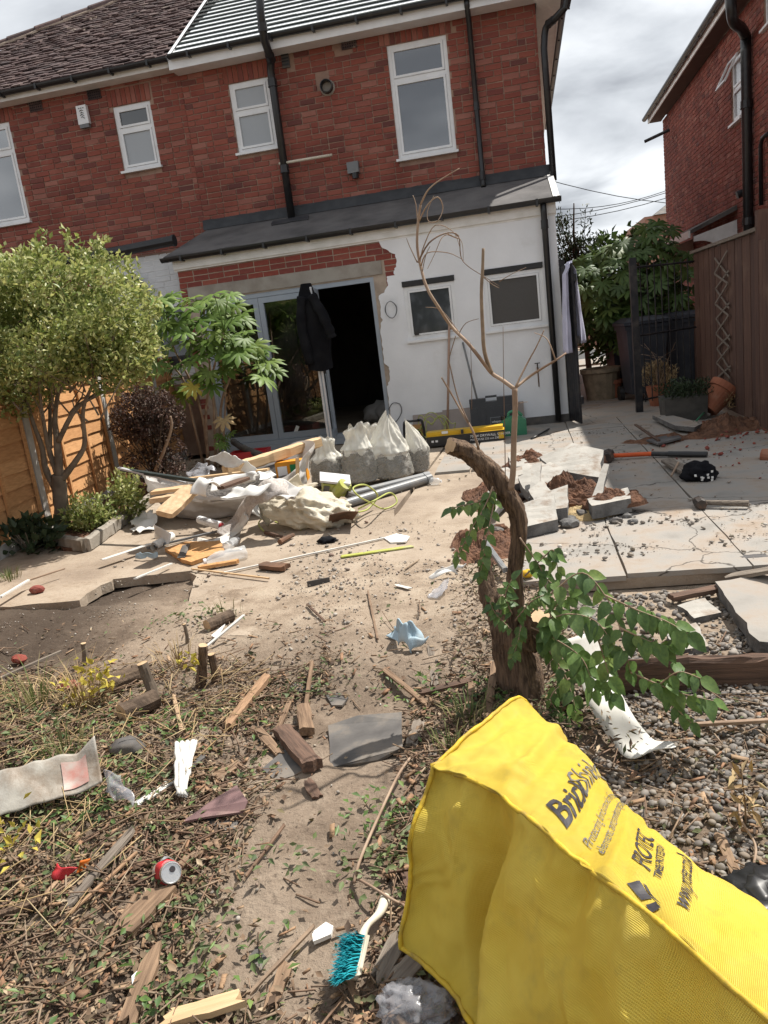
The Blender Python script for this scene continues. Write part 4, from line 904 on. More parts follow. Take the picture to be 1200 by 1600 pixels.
# the little fan light is propped open
k = MB(); ya_, yb_ = wr[0] + .04, wr[1] - .04
for (u0, u1, a0, a1) in ((ya_, ya_ + .05, 0, 1), (yb_ - .05, yb_, 0, 1), (ya_ + .05, yb_ - .05, 0, .14), (ya_ + .05, yb_ - .05, .86, 1)):
    pt = lambda u, t, d: Tr(u, .03 + .2 * (1 - t) + d, lerp(wr[2] + .54, wr[3] - .03, t))
    k.add([pt(u0, a0, 0), pt(u1, a0, 0), pt(u1, a1, 0), pt(u0, a1, 0), pt(u0, a0, .03), pt(u1, a0, .03), pt(u1, a1, .03), pt(u0, a1, .03)], [(0, 1, 2, 3), (7, 6, 5, 4), (0, 4, 5, 1), (1, 5, 6, 2), (2, 6, 7, 3), (3, 7, 4, 0)])
osash = kids(w_, k.build('open_fan_light', M['upvc']))
k = MB(); k.box((XR - .15, (ry0 + ry1) / 2, rz + .03), (.28, Wr + .3, .014)); kids(rh, k.build('soffit', M['fence_b'])); k = MB(); k.box((XR - .30, (ry0 + ry1) / 2, rz + .08), (.022, Wr + .3, .13)); kids(rh, k.build('fascia', M['wood_white']))
gutter(rh, (XR - .37, ry0 - .2, rz + .15), (XR - .37, ry1 + .25, rz + .15), nb=12)
rb = MB(); A0, A1 = Vector((XR - .36, ry0 - .2, rz + .16)), Vector((XR - .36, ry1 + .2, rz + .16)); B0, B1 = Vector((XR + 3.2, ry0 + 2.6, rz + 2.7)), Vector((XR + 3.2, ry1 - 2.6, rz + 2.7)); C0, C1 = Vector((XR + 6.8, ry0 - .2, rz + .16)), Vector((XR + 6.8, ry1 + .2, rz + .16))
rb.add([A0, A1, B1, B0, C0, C1], [(0, 1, 2, 3), (0, 3, 4), (1, 5, 2), (3, 2, 5, 4)]); kids(rh, rb.build('roof', M['tile']))
yp = onX(1166, 45, XR - .08).y
pz = onX(1160, 62, XR - .1).z
pipe(rh, cat_rom([onX(1140, -20, XR - .42), onX(1143, 15, XR - .4), onX(1147, 35, XR - .34), onX(1158, 44, XR - .2), Vector((XR - .09, yp, pz))], 5) + [Vector((XR - .09, yp, pz - .2)), Vector((XR - .09, yp, .1))], .075, 'black', 'drainpipe', collars=(21.15, 21.5))
yq = onX(1188, 300, XR - .06).y
pipe(rh, [(XR - .05, yq - .4, 3.5), (XR - .05, yq - .1, 3.5), (XR - .05, yq, 3.42), (XR - .05, yq, 2.6)], .03, 'black', 'waste_pipe')
p = onX(1158, 302, XR - .1); k = MB(); k.tube([p + Vector((.1, 0, 0)), p, p + Vector((-.06, 0, -.02))], .06, 10); kids(rh, k.build('boiler_flue', M['black']))
p = onX(1046, 203, XR - .1); k = MB(); k.tube([p, p + Vector((-.5, .2, -.12))], .035, 8); kids(rh, k.build('overflow_spout', M['blackm']))
# timber door canopy on a curved bracket
cn = MB(); cy0, cy1 = onX(1150, 345, XR).y - .1, onX(1085, 365, XR).y + .2; cz = onX(1130, 345, XR).z + .05
cn.prism([[(0, 0), (.75, -.28), (.75, -.22), (0, .08)]], cy1 - cy0, O=(XR, cy0, cz + .02), U=(-1, 0, 0), Nn=(0, -1, 0)); can = kids(rh, cn.build('door_canopy', M['slate']))
k = MB(); k.box((XR - .76, (cy0 + cy1) / 2, cz - .26), (.03, cy1 - cy0 + .04, .12)); kids(can, k.build('canopy_fascia', M['wood_white']))
for yy in (cy0 + .03, cy1 - .08):
    arc = [(0, -.15), (.68, -.32), (.68, -.40)] + [(.60 - .42 * math.sin(a) , -.40 - .45 + .45 * math.cos(a)) for a in np.linspace(.1, 1.4, 8)] + [(.12, -1.0), (0, -1.0)]
    k = MB(); k.prism([arc], .05, O=(XR, yy, cz + .02), U=(-1, 0, 0), Nn=(0, -1, 0)); kids(can, k.build('canopy_bracket', M['wood_white']))

# ================================================================== fences
# left: orange lap panels between concrete posts
F0, F1 = Vector((-4.66, 6.5, 0)), Vector((-5.3, 11.3, 0)); fd = (F1 - F0).normalized(); fn_ = Vector((fd.y, -fd.x, 0))
Fs = F0 - fd * 5.55
lfence = empty('lap_fence', F0, 'orange overlapped board fence with pale concrete posts along the left side', 'fence')
for i in range(6):
    o_ = Fs + fd * (i * 1.85); Tf = fr(o_, fd, fn_); z0 = .12
    k = MB(); obox(k, Tf, .05, 1.8, -.02, .028, -.08, .115, j=.003); pn = kids(lfence, k.build('gravel_board', M['post']))
    k = MB(); obox(k, Tf, .03, 1.82, -.02, .05, z0 + 1.372, z0 + 1.4); pn = kids(lfence, k.build('panel', M['fence']))
    for r_ in range(10):
        k = MB(); u0, u1 = .06, 1.79; n = 9; zl_ = z0 + r_ * .135; vs = []; ph = random.random() * 9
        for q in range(n):
            u = lerp(u0, u1, q / (n - 1)); wv = .012 * noise.noise(Vector((u * 4, ph, i)))
            vs += [Tf(u, .030, zl_ + wv), Tf(u, .008, zl_ + .155 + wv * .5), Tf(u, -.002, zl_ + .155 + wv * .5), Tf(u, .018, zl_ + wv)]
        fs = []
        for q in range(n - 1):
            for e in range(4): fs.append((q * 4 + e, q * 4 + (e + 1) % 4, q * 4 + 4 + (e + 1) % 4, q * 4 + 4 + e))
        fs += [(0, 1, 2, 3), (4 * n - 4, 4 * n - 3, 4 * n - 2, 4 * n - 1)]
        k.add(vs, fs); kids(pn, k.build('board', M['fence']))
    for u in (.06, .62, 1.22, 1.76):
        k = MB(); obox(k, Tf, u - .018, u + .018, .031, .052, z0, z0 + 1.37); kids(pn, k.build('batten', M['fence']))
for i in range(7):
    o_ = Fs + fd * (i * 1.85); k = MB(); Tf = fr(o_, fd, fn_); obox(k, Tf, -.05, .05, -.05, .055, -.1, 1.58, j=.003); k.add([Tf(-.05, -.05, 1.58), Tf(.05, -.05, 1.58), Tf(.05, .055, 1.58), Tf(-.05, .055, 1.58), Tf(0, 0, 1.62)], [(0, 1, 4), (1, 2, 4), (2, 3, 4), (3, 0, 4)])
    kids(lfence, k.build('concrete_post', M['post']))
# right: tall brown close-board fence
RF0, RF1 = Vector((2.4, 11.75, 0)), Vector((2.4, 8.68, 0))
rfn = empty('board_fence', (2.4, 10.2, 0), 'tall brown vertical board fence with sloping top cap at the right', 'fence'); Tq = fr(RF0, (0, -1, 0), (-1, 0, 0))
for i in range(20):
    k = MB(); u = i * .154; zt = 2.0 + random.uniform(-.006, .006)
    obox(k, Tq, u + .003, u + .154 - .002, .0 + (i % 2) * .005, .016 + (i % 2) * .005, .06, zt, j=.003); kids(rfn, k.build('board', M['fence_b']))
k = MB(); obox(k, Tq, -.02, 3.1, -.03, .06, 2.008, 2.045); kids(rfn, k.build('top_cap', M['wood_grey']))
k = MB(); obox(k, Tq, 3.075, 3.17, -.06, .05, 0, 2.2); kids(rfn, k.build('post', M['fence_b']))
g2 = empty('board_gate', (2.38, 8.0, 0), 'brown board gate at the right edge of the picture', 'gate'); Tg2 = fr((2.37, 8.56, 0), (0, -1, 0), (-1, 0, 0))
for i in range(9):
    k = MB(); obox(k, Tg2, i * .118 + .003, i * .118 + .114, 0, .02, .05, 1.9 + random.uniform(-.01, .01), j=.003); kids(g2, k.build('board', M['fence_b']))
k = MB(); obox(k, Tg2, .0, 1.06, -.04, -.002, .4, .5); obox(k, Tg2, .0, 1.06, -.04, -.002, 1.5, 1.6); kids(g2, k.build('rail', M['fence_b']))
# trellis of criss-cross laths
tl = empty('trellis', (2.36, 9.9, .4), 'expanding lattice trellis of thin pale laths on the brown fence', 'trellis')
A = [onX(1118, 412, 2.36), onX(1139, 408, 2.36), onX(1142, 622, 2.36), onX(1120, 612, 2.36)]
yA, yB, zA, zB = A[0].y, A[1].y, 1.86, .42
Tt = lambda s, t, d=0: Vector((2.352 - d, lerp(yA, yB, s), lerp(zA, zB, t)))
def lath(p, q, d):
    k = MB(); v = (q - p); L0 = v.length; k.box((0, 0, 0), (.022, .008, L0)); o = k.build('lath', M['wood_grey']); o.location = (p + q) / 2 - Vector((d, 0, 0)); o.rotation_euler = v.to_track_quat('Z', 'X').to_euler(); kids(tl, o)
n = 4
for i in range(n):
    t0, t1, tm_ = i / n, (i + 1) / n, (i + .5) / n
    lath(Tt(0, t0), Tt(1, tm_ + .04), .0); lath(Tt(1, tm_ - .0), Tt(0, t1), .0) if i % 1 == 0 else None
    lath(Tt(1, t0 - .03), Tt(0, tm_), .009); lath(Tt(0, tm_), Tt(1, t1 - .03), .009)
# black railing with its post
rl = empty('iron_railing', (1.5, 11.2, 0), 'black iron railing with thin bars beside the dustbin', 'railing'); rp0 = Vector((1.47, 10.95, 0)); rp1 = Vector((2.36, 11.6, 0)); rd = (rp1 - rp0); 
k = MB(); k.box(rp0 + Vector((0, 0, 1.0)), (.09, .09, 2.0)); k.box(rp0 + Vector((0, 0, 2.01)), (.075, .075, .03)); kids(rl, k.build('post', M['blackm']))
for i in range(1, 9):
    p = rp0 + rd * (i / 9); k = MB(); k.tube([p + Vector((0, 0, .12)), p + Vector((0, 0, 1.95))], .008, 6); kids(rl, k.build('bar', M['blackm']))
for z in (.16, 1.02, 1.9):
    k = MB(); k.tube([rp0 + Vector((0, 0, z)), rp1 + Vector((0, 0, z))], .014, 6); kids(rl, k.build('rail', M['blackm']))
# low brown fence behind the railing
lf = empty('low_fence', (2.2, 12.2, 0), 'low brown picket fence in shade behind the railing', 'fence')
for i in range(9):
    p = Vector((1.95, 12.9, 0)).lerp(Vector((2.75, 12.3, 0)), i / 8); k = MB(); k.box(p + Vector((0, 0, .55)), (.095, .02, 1.1), j=.003); kids(lf, k.build('board', M['fence_b']))
k = MB(); k.tube([Vector((1.9, 12.88, 1.12)), Vector((2.8, 12.25, 1.12))], .025, 4); kids(lf, k.build('top_rail', M['wood_grey']))
# wheelie bins
def bin_(loc, s, rz, label, group):
    b = empty('wheelie_bin', loc, label, 'bin', group, rz=0); Rz = Matrix.Translation(loc) @ Matrix.Rotation(rz, 4, 'Z') @ Matrix.Scale(s, 4)
    def put(k, name, m, par=b): 
        k.v = [tuple(Rz @ Vector(v)) for v in k.v]; return kids(par, k.build(name, M[m]))
    k = MB(); k.box((0, 0, .55), (.5, .56, .86), taper=1.0); k.v = [(x * (0.82 + .22 * (z - .12) / .86), y * (.82 + .22 * (z - .12) / .86), z) for x, y, z in k.v]; k.box((0, 0, .985), (.56, .62, .05)); put(k, 'body', 'binp')
    k = MB(); k.box((0, -.01, 1.035), (.6, .66, .04), j=.004); k.add([(-.3, -.33, 1.056), (.3, -.33, 1.056), (.3, .3, 1.056), (-.3, .3, 1.056), (-.2, -.2, 1.10), (.2, -.2, 1.10), (.2, .24, 1.11), (-.2, .24, 1.11)], [(0, 1, 5, 4), (1, 2, 6, 5), (2, 3, 7, 6), (3, 0, 4, 7), (4, 5, 6, 7)]); put(k, 'lid', 'binp')
    for sx in (-1, 1):
        k = MB(); k.lathe([(.02, -.03), (.1, -.03), (.1, .03), (.02, .03)], 14, Matrix.Translation((sx * .24, .26, .1)) @ Matrix.Rotation(R(90), 4, 'Y')); put(k, 'wheel', 'black')
    k = MB(); k.tube([(-.22, .3, 1.0), (-.22, .36, 1.0), (.22, .36, 1.0), (.22, .3, 1.0)], .016, 8); put(k, 'handle', 'binp')
    return b
bin_(Vector((1.72, 12.25, 0)), 1.12, .12, 'large dark wheelie bin just behind the black post', 'wheelie bins by the side path')
bin_(Vector((2.35, 12.75, 0)), 1.12, .1, 'dark wheelie bin further right behind the railing bars', 'wheelie bins by the side path')
bin_(Vector((1.58, 13.6, 0)), .8, .2, 'small dark bin tucked to the left behind the large bin', 'wheelie bins by the side path')
# overhead cables and far buildings down the passage
for i, (a, b) in enumerate((((868, 268), (1052, 300)), ((872, 330), (1052, 288)), ((880, 322), (1052, 280)), ((876, 312), (1000, 294)))):
    k = MB(); P0 = onY(*a, 30 + i); P1 = onY(*b, 34 + i); P0 = P0 + (P0 - P1) * .6; P1 = P1 + (P1 - P0) * .5
    k.tube([P0.lerp(P1, t) - Vector((0, 0, .5 * math.sin(math.pi * t))) for t in np.linspace(0, 1, 12)], .014, 5); o = k.build('overhead_cable', M['jacket']); tag(o, ['single overhead cable sloping down to the right in the gap', 'lowest of the parallel overhead cables in the sky gap', 'middle of the parallel overhead cables in the sky gap', 'topmost of the parallel overhead cables in the sky gap'][i], 'cable', 'overhead cables')
fw = empty('garden_wall', (2, 30.5, 0), 'low red brick front garden wall across the road', 'wall')
k = MB(); k.box((1, 30.5, .45), (14, .22, .9)); kids(fw, k.build('wall', M['stucco'])); k = MB(); k.box((1, 30.5, .92), (14.1, .3, .06)); kids(fw, k.build('coping', M['slab']))
fh = empty('far_house', (6, 42, 0), 'distant house with grey roof peeping over the shrub', 'house')
k = MB(); k.box((10.5, 44, 2.6), (9, 8, 5.2)); kids(fh, k.build('wall', M['stucco'])); k = MB(); k.add([(6.4, 39.7, 5.2), (15.3, 39.7, 5.2), (15.3, 48.3, 5.2), (6.4, 48.3, 5.2), (9.6, 44, 7.2), (12.8, 44, 7.2)], [(0, 1, 5, 4), (1, 2, 5), (2, 3, 4, 5), (3, 0, 4)]); kids(fh, k.build('roof', M['slate']))
# ================================================================== planting
def leaf_arr(P, D, Upv, Ln, Wd, curl=.12, six=False):
    """folded leaves as one array: base, left, tip, right"""
    P = np.asarray(P, float); D = D / np.linalg.norm(D, axis=1, keepdims=True)
    S = np.cross(D, Upv); S /= np.linalg.norm(S, axis=1, keepdims=True) + 1e-9; Nn = np.cross(S, D)
    Ln = Ln[:, None]; Wd = Wd[:, None]; mid = P + D * Ln * .45 - Nn * 0
    l = mid - S * Wd * .5 + Nn * Wd * .22; r = mid + S * Wd * .5 + Nn * Wd * .22; tip = P + D * Ln - Nn * Ln * curl
    V = np.stack([P, l, tip, r], 1).reshape(-1, 3); n = len(P); o = np.arange(n)[:, None] * 4
    F = np.concatenate([o + np.array([0, 2, 1]), o + np.array([0, 3, 2])], 0)
    return V, F
def rdir(n, up=0.0):
    d = rng.normal(size=(n, 3)); d[:, 2] += up; return d / np.linalg.norm(d, axis=1, keepdims=True)
def npn(P, s): 
    return np.array([noise.noise(Vector(p) * s) for p in P])
def crown_pts(c, rad, n, clump=2.6, thr=-.12, shell=.45, flat=1.0, seed=0):
    out = []; c = np.array(c); rad = np.array(rad); tot = 0
    while tot < n:
        d = rng.normal(size=(n, 3)); d /= np.linalg.norm(d, axis=1, keepdims=True); r = rng.random(n) ** shell
        sup = (np.abs(d) ** flat).sum(1) ** (-1 / flat) if flat != 1.0 else 1
        p = c + d * (r * sup)[:, None] * rad if flat != 1.0 else c + d * r[:, None] * rad
        bump = np.array([noise.noise(Vector(q) * 2.2 + Vector((seed, 0, 0))) for q in d])
        p = c + (p - c) * (1 + .22 * bump)[:, None]
        k = npn(p + seed, clump) > thr - .25 * (r > .85)
        out.append(p[k]); tot += k.sum()
    return np.concatenate(out)[:n]
def foliage(name, parent, P, c, m, ln, wd, out=.8, up=.3, jitter=1.0):
    n = len(P); D = (P - np.array(c)); D /= np.linalg.norm(D, axis=1, keepdims=True) + 1e-9
    D = D * out + rdir(n) * jitter; D[:, 2] += up
    V, F = leaf_arr(P, D, rdir(n, 1.2), ln * rng.uniform(.6, 1.25, n), wd * rng.uniform(.7, 1.2, n))
    o = npmesh(name, V, F, m, kind='stuff'); kids(parent, o); return o
def limb(parent, pts, r0, r1, m, name='limb', n=8, j=.08, k=5):
    P = cat_rom(pts, k); q = len(P); mb = MB(); mb.tube(P, [lerp(r0, r1, (i / (q - 1)) ** .8) for i in range(q)], n, j=j); return kids(parent, mb.build(name, M[m], smooth=True))

# ---- variegated shrub-tree by the left fence
tb = at(100, 836, 0); yT = tb.y
vt = empty('variegated_tree', tb, 'multi-stemmed small tree with cream and green variegated leaves by the orange fence', 'tree')
Yp = lambda px, py, dy=0: onY(px, py, yT + dy)
limb(vt, [tb - Vector((0, 0, .1)), Yp(97, 800), Yp(93, 765), Yp(92, 742)], .075, .062, 'bark_p', 'trunk', 12)
for pts, r in (([Yp(93, 775), Yp(72, 735), Yp(66, 700), Yp(50, 655), Yp(35, 600, .1), Yp(20, 520, .2)], .038),
               ([Yp(92, 745), Yp(80, 715), Yp(70, 670), Yp(62, 610, -.1), Yp(60, 540, -.15)], .033),
               ([Yp(93, 745), Yp(90, 700), Yp(86, 650, .1), Yp(95, 590, .1), Yp(110, 500, .1)], .045),
               ([Yp(96, 750), Yp(115, 725), Yp(132, 695), Yp(130, 640, -.1), Yp(150, 590, -.2), Yp(180, 520, -.2)], .036),
               ([Yp(91, 690), Yp(118, 640), Yp(150, 618, .2), Yp(190, 600, .3), Yp(215, 570, .3)], .026),
               ([Yp(78, 700), Yp(78, 640, .2), Yp(75, 580, .3), Yp(40, 500, .4)], .024)):
    limb(vt, pts, r, .008, 'bark_p')
for i in range(26):
    a = Yp(random.uniform(30, 170), random.uniform(590, 660), random.uniform(-.3, .3)); limb(vt, [a, a + Vector((random.uniform(-.15, .2), random.uniform(-.2, .2), .2)), a + Vector((random.uniform(-.4, .4), random.uniform(-.5, .5), .5))], .010, .003, 'bark_p', 'branch', 5, k=3)
cT = Vector((-4.22, yT + .05, 1.92))
P1 = crown_pts(cT, (1.02, .85, .58), 21000, clump=2.3, thr=-.02, shell=.5, flat=2.6, seed=3)
P2 = crown_pts((-4.8, yT - .1, 1.55), (.62, .6, .5), 5000, thr=-.15, seed=5)
P3 = crown_pts((-3.55, yT, 1.66), (.42, .5, .42), 4200, thr=-.15, seed=8)
tw = []
for i in range(40):                                          # upright shoots on top
    b = np.array([random.uniform(-5.0, -3.35), yT + random.uniform(-.6, .5), 2.37]); h = random.uniform(.08, .28)
    tw.append(b + np.stack([rng.normal(0, .018, 30), rng.normal(0, .018, 30), rng.random(30) * h], -1))
P = np.concatenate([P1, P2, P3] + tw); P = P[P[:, 2] > 1.1 + .25 * npn(P, 2.5)]
foliage('crown', vt, P, cT - Vector((0, 0, .5)), M['leaf_var'], .058, .030, out=.7, up=.35)
# low variegated shrub and dark plant at its foot
cS = at(142, 835, 0); sb = empty('variegated_shrub', cS, 'low variegated shrub growing at the foot of the multi-stemmed tree', 'shrub')
P = np.concatenate([crown_pts(cS + Vector((-.05, .1, .16)), (.3, .22, .2), 1700, seed=2), crown_pts(cS + Vector((.24, .35, .24)), (.17, .17, .3), 900, seed=4)])
foliage('foliage', sb, P[P[:, 2] > 0], cS, M['leaf_var'], .05, .028, up=.4)
for i in range(9): limb(sb, [cS + Vector((random.uniform(-.1, .1), .08, 0)), cS + Vector((random.uniform(-.25, .3), random.uniform(0, .3), .22))], .007, .003, 'bark_p', 'stem', 5, k=2)
cS = at(45, 868, 0); sb = empty('leafy_plant', cS, 'dark green leafy plant at the left edge below the fence post', 'plant')
P = crown_pts(cS + Vector((0, .08, .13)), (.3, .24, .19), 300, seed=6); foliage('foliage', sb, P[P[:, 2] > 0], cS, M['leaf_dark'], .095, .07, up=.5)
for i in range(10): limb(sb, [cS + Vector((0, .05, 0)), cS + Vector((random.uniform(-.2, .2), random.uniform(-.1, .25), .2))], .006, .003, 'bark_p', 'stem', 5, k=2)
# withered red bush
cR = Vector((-4.55, 8.15, 0)); cr_ = onY(232, 668, 8.1); rb_ = empty('withered_bush', Vector((cr_.x, 8.1, 0)), 'withered dark red bush with bare lower twigs by the fence', 'shrub')
P = np.concatenate([crown_pts((cr_.x, 8.1, cr_.z + .12), (.40, .36, .36), 5200, clump=4, thr=-.1, seed=9), crown_pts((cr_.x + .08, 8.0, cr_.z - .32), (.36, .34, .34), 1700, clump=4, thr=.05, seed=10)])
foliage('foliage', rb_, P, (cr_.x, 8.1, .4), M['leaf_red'], .045, .024, up=0)
for i in range(34):
    a = Vector((cr_.x + random.uniform(-.06, .1), 8.1 + random.uniform(-.1, .1), 0)); b = Vector((cr_.x + random.uniform(-.36, .36), 8.1 + random.uniform(-.3, .3), cr_.z + random.uniform(-.1, .4))); limb(rb_, [a, a.lerp(b, .5) + Vector((random.uniform(-.06, .06), 0, .05)), b], random.uniform(.007, .016), .003, 'bark', 'stem', 6, k=3)
limb(rb_, [onY(243, 735, 7.9), onY(258, 700, 7.9), onY(268, 668, 7.9), onY(266, 650, 7.9)], .022, .012, 'twig_pale', 'dead_stem', 7)
# ---- palmate shrubs: every leaf is a part
def palm_leaf(lobes=8, seed=0):
    rn = random.Random(seed); mb = MB(); spread = R(250); rad = []
    vs = [(0, 0, 0)]
    for i in range(lobes):
        a = -spread / 2 + spread * i / (lobes - 1); L0 = (.5 + .5 * math.cos(a * .55)) * rn.uniform(.9, 1.05)
        wa = spread / (lobes - 1) * .46
        ring = []
        for (t, w, z) in ((.34, 1.0, .02), (.66, .78, -.02), (1.0, 0, -.16)):
            rr = L0 * t
            if w: ring += [(math.sin(a - wa * w) * rr, math.cos(a - wa * w) * rr, z - .02), (math.sin(a + wa * w) * rr, math.cos(a + wa * w) * rr, z - .02)]
            else: ring += [(math.sin(a) * rr, math.cos(a) * rr, z)]
        c1 = (math.sin(a) * L0 * .34, math.cos(a) * L0 * .34, .035); c2 = (math.sin(a) * L0 * .66, math.cos(a) * L0 * .66, .005)
        o = len(vs); vs += ring + [c1, c2]
        rad.append(o)
    fs = []
    for o in rad:
        A, B, C, D, Tp, c1, c2 = range(o, o + 7)
        fs += [(0, A, c1), (0, c1, B), (A, C, c2, c1), (c1, c2, D, B), (C, Tp, c2), (c2, Tp, D)]
    for p, q in zip(rad, rad[1:]): fs.append((0, p + 1, q))
    mb.add(vs, fs); return mb
def leaf_sources(m, n=3, lobes=8):
    out = []
    for i in range(n):
        o = palm_leaf(lobes, i).build('leaf_src', M[m], smooth=True, fixn=False); out.append(o.data); bpy.data.objects.remove(o)
    return out
def put_leaf(parent, me, p, outd, s, tilt, name='leaf', mats=None):
    o = bpy.data.objects.new(name, me); col.objects.link(o); o.location = p; o.scale = (s, s, s)
    d = Vector((outd[0], outd[1], 0)); d = d.normalized() if d.length > 1e-4 else Vector((0, -1, 0))
    y = (d * math.cos(tilt) - Vector((0, 0, 1)) * math.sin(tilt)).normalized(); x = y.cross(Vector((0, 0, 1))).normalized(); z = x.cross(y)
    Rm = Matrix((x, y, z)).transposed() @ Euler((random.uniform(-.3, .3), random.uniform(-.4, .4), random.uniform(-.5, .5))).to_matrix(); o.rotation_euler = Rm.to_euler(); kids(parent, o); return o
fl = leaf_sources('leaf_fat'); fdk = leaf_sources('leaf_fat_d')
fb = Vector((-4.25, 9.55, 0)); fa = empty('palmate_shrub', fb, 'tall glossy green shrub with hand-shaped leaves beside the bifold doors', 'shrub')
stems = []
FY = lambda px, py, y=9.4: onY(px, py, y)
for pts in ([fb, FY(318, 660), FY(300, 600), FY(270, 540), FY(262, 490)], [fb + Vector((.1, 0, 0)), FY(335, 650), FY(330, 590), FY(322, 520), FY(318, 480)], [fb + Vector((.15, .05, 0)), FY(345, 640), FY(360, 590), FY(380, 555), FY(395, 548)], [fb + Vector((-.1, .1, 0)), FY(300, 650), FY(285, 590), FY(250, 560)], [fb + Vector((.05, -.1, 0)), FY(322, 640, 9.2), FY(338, 560, 9.1), FY(350, 520, 9.0)], [fb + Vector((.3, .0, 0)), FY(350, 690), FY(352, 640), FY(352, 600)]):
    limb(fa, pts, .022, .009, 'twig_pale', 'stem', 7); stems.append(pts)
rn = random.Random(5)
spots = [(252, 478), (285, 478), (268, 500), (300, 492), (330, 472), (345, 482), (255, 520), (290, 520), (312, 512), (335, 505), (352, 508), (262, 550), (296, 545), (322, 540), (348, 535), (368, 530), (375, 548), (392, 545), (408, 552), (418, 575), (385, 570), (362, 562), (338, 562), (310, 565), (282, 575), (255, 585), (302, 592), (325, 588), (350, 590), (400, 590), (247, 500), (240, 540), (410, 600), (335, 605), (295, 610), (270, 605), (366, 490), (378, 510), (318, 478), (272, 470), (345, 690), (360, 685), (352, 700), (244, 470), (300, 475), (360, 545), (388, 530)]
spots += [(a + rn.uniform(-16, 16), b + rn.uniform(-14, 14)) for a, b in spots[:42]]
for i, (px, py) in enumerate(spots):
    y = 9.25 + rn.uniform(-.35, .35); p = onY(px + rn.uniform(-5, 5), py + rn.uniform(-5, 5) - 8, y); c = Vector((-3.95, 9.5, p.z))
    s = rn.uniform(.19, .28) * (.5 if py > 680 else 1)
    put_leaf(fa, fl[i % 3], p, (p - c) + Vector((rn.uniform(-.4, .4), -.55, 0)), s, rn.uniform(.25, .95))
    st_ = min((q for pts in stems for q in pts[1:]), key=lambda q: (q - p).length); limb(fa, [st_, st_.lerp(p, .6) + Vector((0, 0, .06)), p], .006, .004, 'leaf_fat', 'leaf_stalk', 5, k=2)
oy = put_leaf(fa, leaf_sources('straw', 1)[0], onY(350, 655, 9.0), (0, -1, 0), .19, .9); oy['label'] = 'dead yellowed leaf'
put_leaf(fa, leaf_sources('leaf_yel', 1)[0], onY(303, 603, 9.0), (.2, -1, 0), .2, .8)['label'] = 'yellowing leaf'
# right hand one, big mound beside the passage
gb = Vector((1.55, 13.7, 0)); fr2 = empty('palmate_shrub', gb, 'big mound of dark hand-shaped leaves beside the side passage', 'shrub')
for i in range(9):
    a = gb + Vector((rn.uniform(-.2, .4), rn.uniform(-.2, .2), .3)); limb(fr2, [a, a + Vector((rn.uniform(-.3, .4), rn.uniform(-.3, .2), .8)), a + Vector((rn.uniform(-.8, 1.0), rn.uniform(-.5, .2), rn.uniform(1.2, 2.1)))], .03, .012, 'bark_p', 'stem', 7)
n_l = 0
while n_l < 215:
    px, py = rn.uniform(890, 1090), rn.uniform(325, 560)
    q = ((px - 990) / 98) ** 2 + ((py - 440) / 108) ** 2
    if q > 1 + .15 * noise.noise(Vector((px * .03, py * .03, 0))): continue
    if py < 345 + abs(px - 1040) * .55 - 8 and py < 400: continue
    y = 13.5 - .9 * math.sqrt(max(0, 1 - min(1, q))) + rn.uniform(-.1, .5); p = onY(px, py, y)
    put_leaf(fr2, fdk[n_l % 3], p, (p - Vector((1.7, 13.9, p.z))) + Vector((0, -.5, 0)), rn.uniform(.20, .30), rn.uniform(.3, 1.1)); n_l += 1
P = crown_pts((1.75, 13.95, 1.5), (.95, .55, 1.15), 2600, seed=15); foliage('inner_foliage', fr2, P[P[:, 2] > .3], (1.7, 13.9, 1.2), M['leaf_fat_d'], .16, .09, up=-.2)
k = MB(); k.lathe([(.24, 0), (.30, .42), (.33, .44), (.33, .5), (.29, .5), (.27, .40)], 18, Matrix.Translation(onY(940, 600, 13.0).xy.to_3d() + Vector((0, 0, 0)))); o = k.build('planter', M['potclay'], smooth=False); tag(o, 'large cream planter under the big hand-leaved shrub', 'plant pot')
k = MB(); pp = at(958, 622, 0); k.lathe([(.11, 0), (.15, .24), (.17, .24), (.17, .3), (.15, .3)], 16, Matrix.Translation(pp)); o = k.build('plant_pot', M['terracotta']); tag(o, 'small terracotta pot standing by the dark bins', 'plant pot')
# small dark tree down the passage
dt = empty('dark_tree', Vector((1.35, 17.6, 0)), 'thin dark grey-green tree beyond the passage against the sky', 'tree')
limb(dt, [Vector((1.35, 17.6, 0)), Vector((1.3, 17.6, 1.4)), Vector((1.2, 17.6, 2.6)), Vector((1.25, 17.6, 3.6))], .07, .012, 'bark', 'trunk', 8)
cD = onY(908, 420, 17.6); Pd = []
for i in range(46):
    a = Vector((1.25, 17.6, rn.uniform(1.2, 2.9))); b = Vector((cD.x + rn.uniform(-.75, .62), 17.6 + rn.uniform(-.6, .6), rn.uniform(1.3, 3.55))); limb(dt, [a, a.lerp(b, .5) + Vector((0, 0, -.08)), b], .02, .004, 'bark', 'branch', 5, k=3)
    t = rng.random(95) ** .7; Pd.append(np.array(a)[None] * (1 - t[:, None]) + np.array(b)[None] * t[:, None] + rng.normal(0, .07, (95, 3)))
foliage('crown', dt, np.concatenate(Pd), (1.2, 17.6, 1.8), M['leaf_dark'], .11, .04, up=.2)
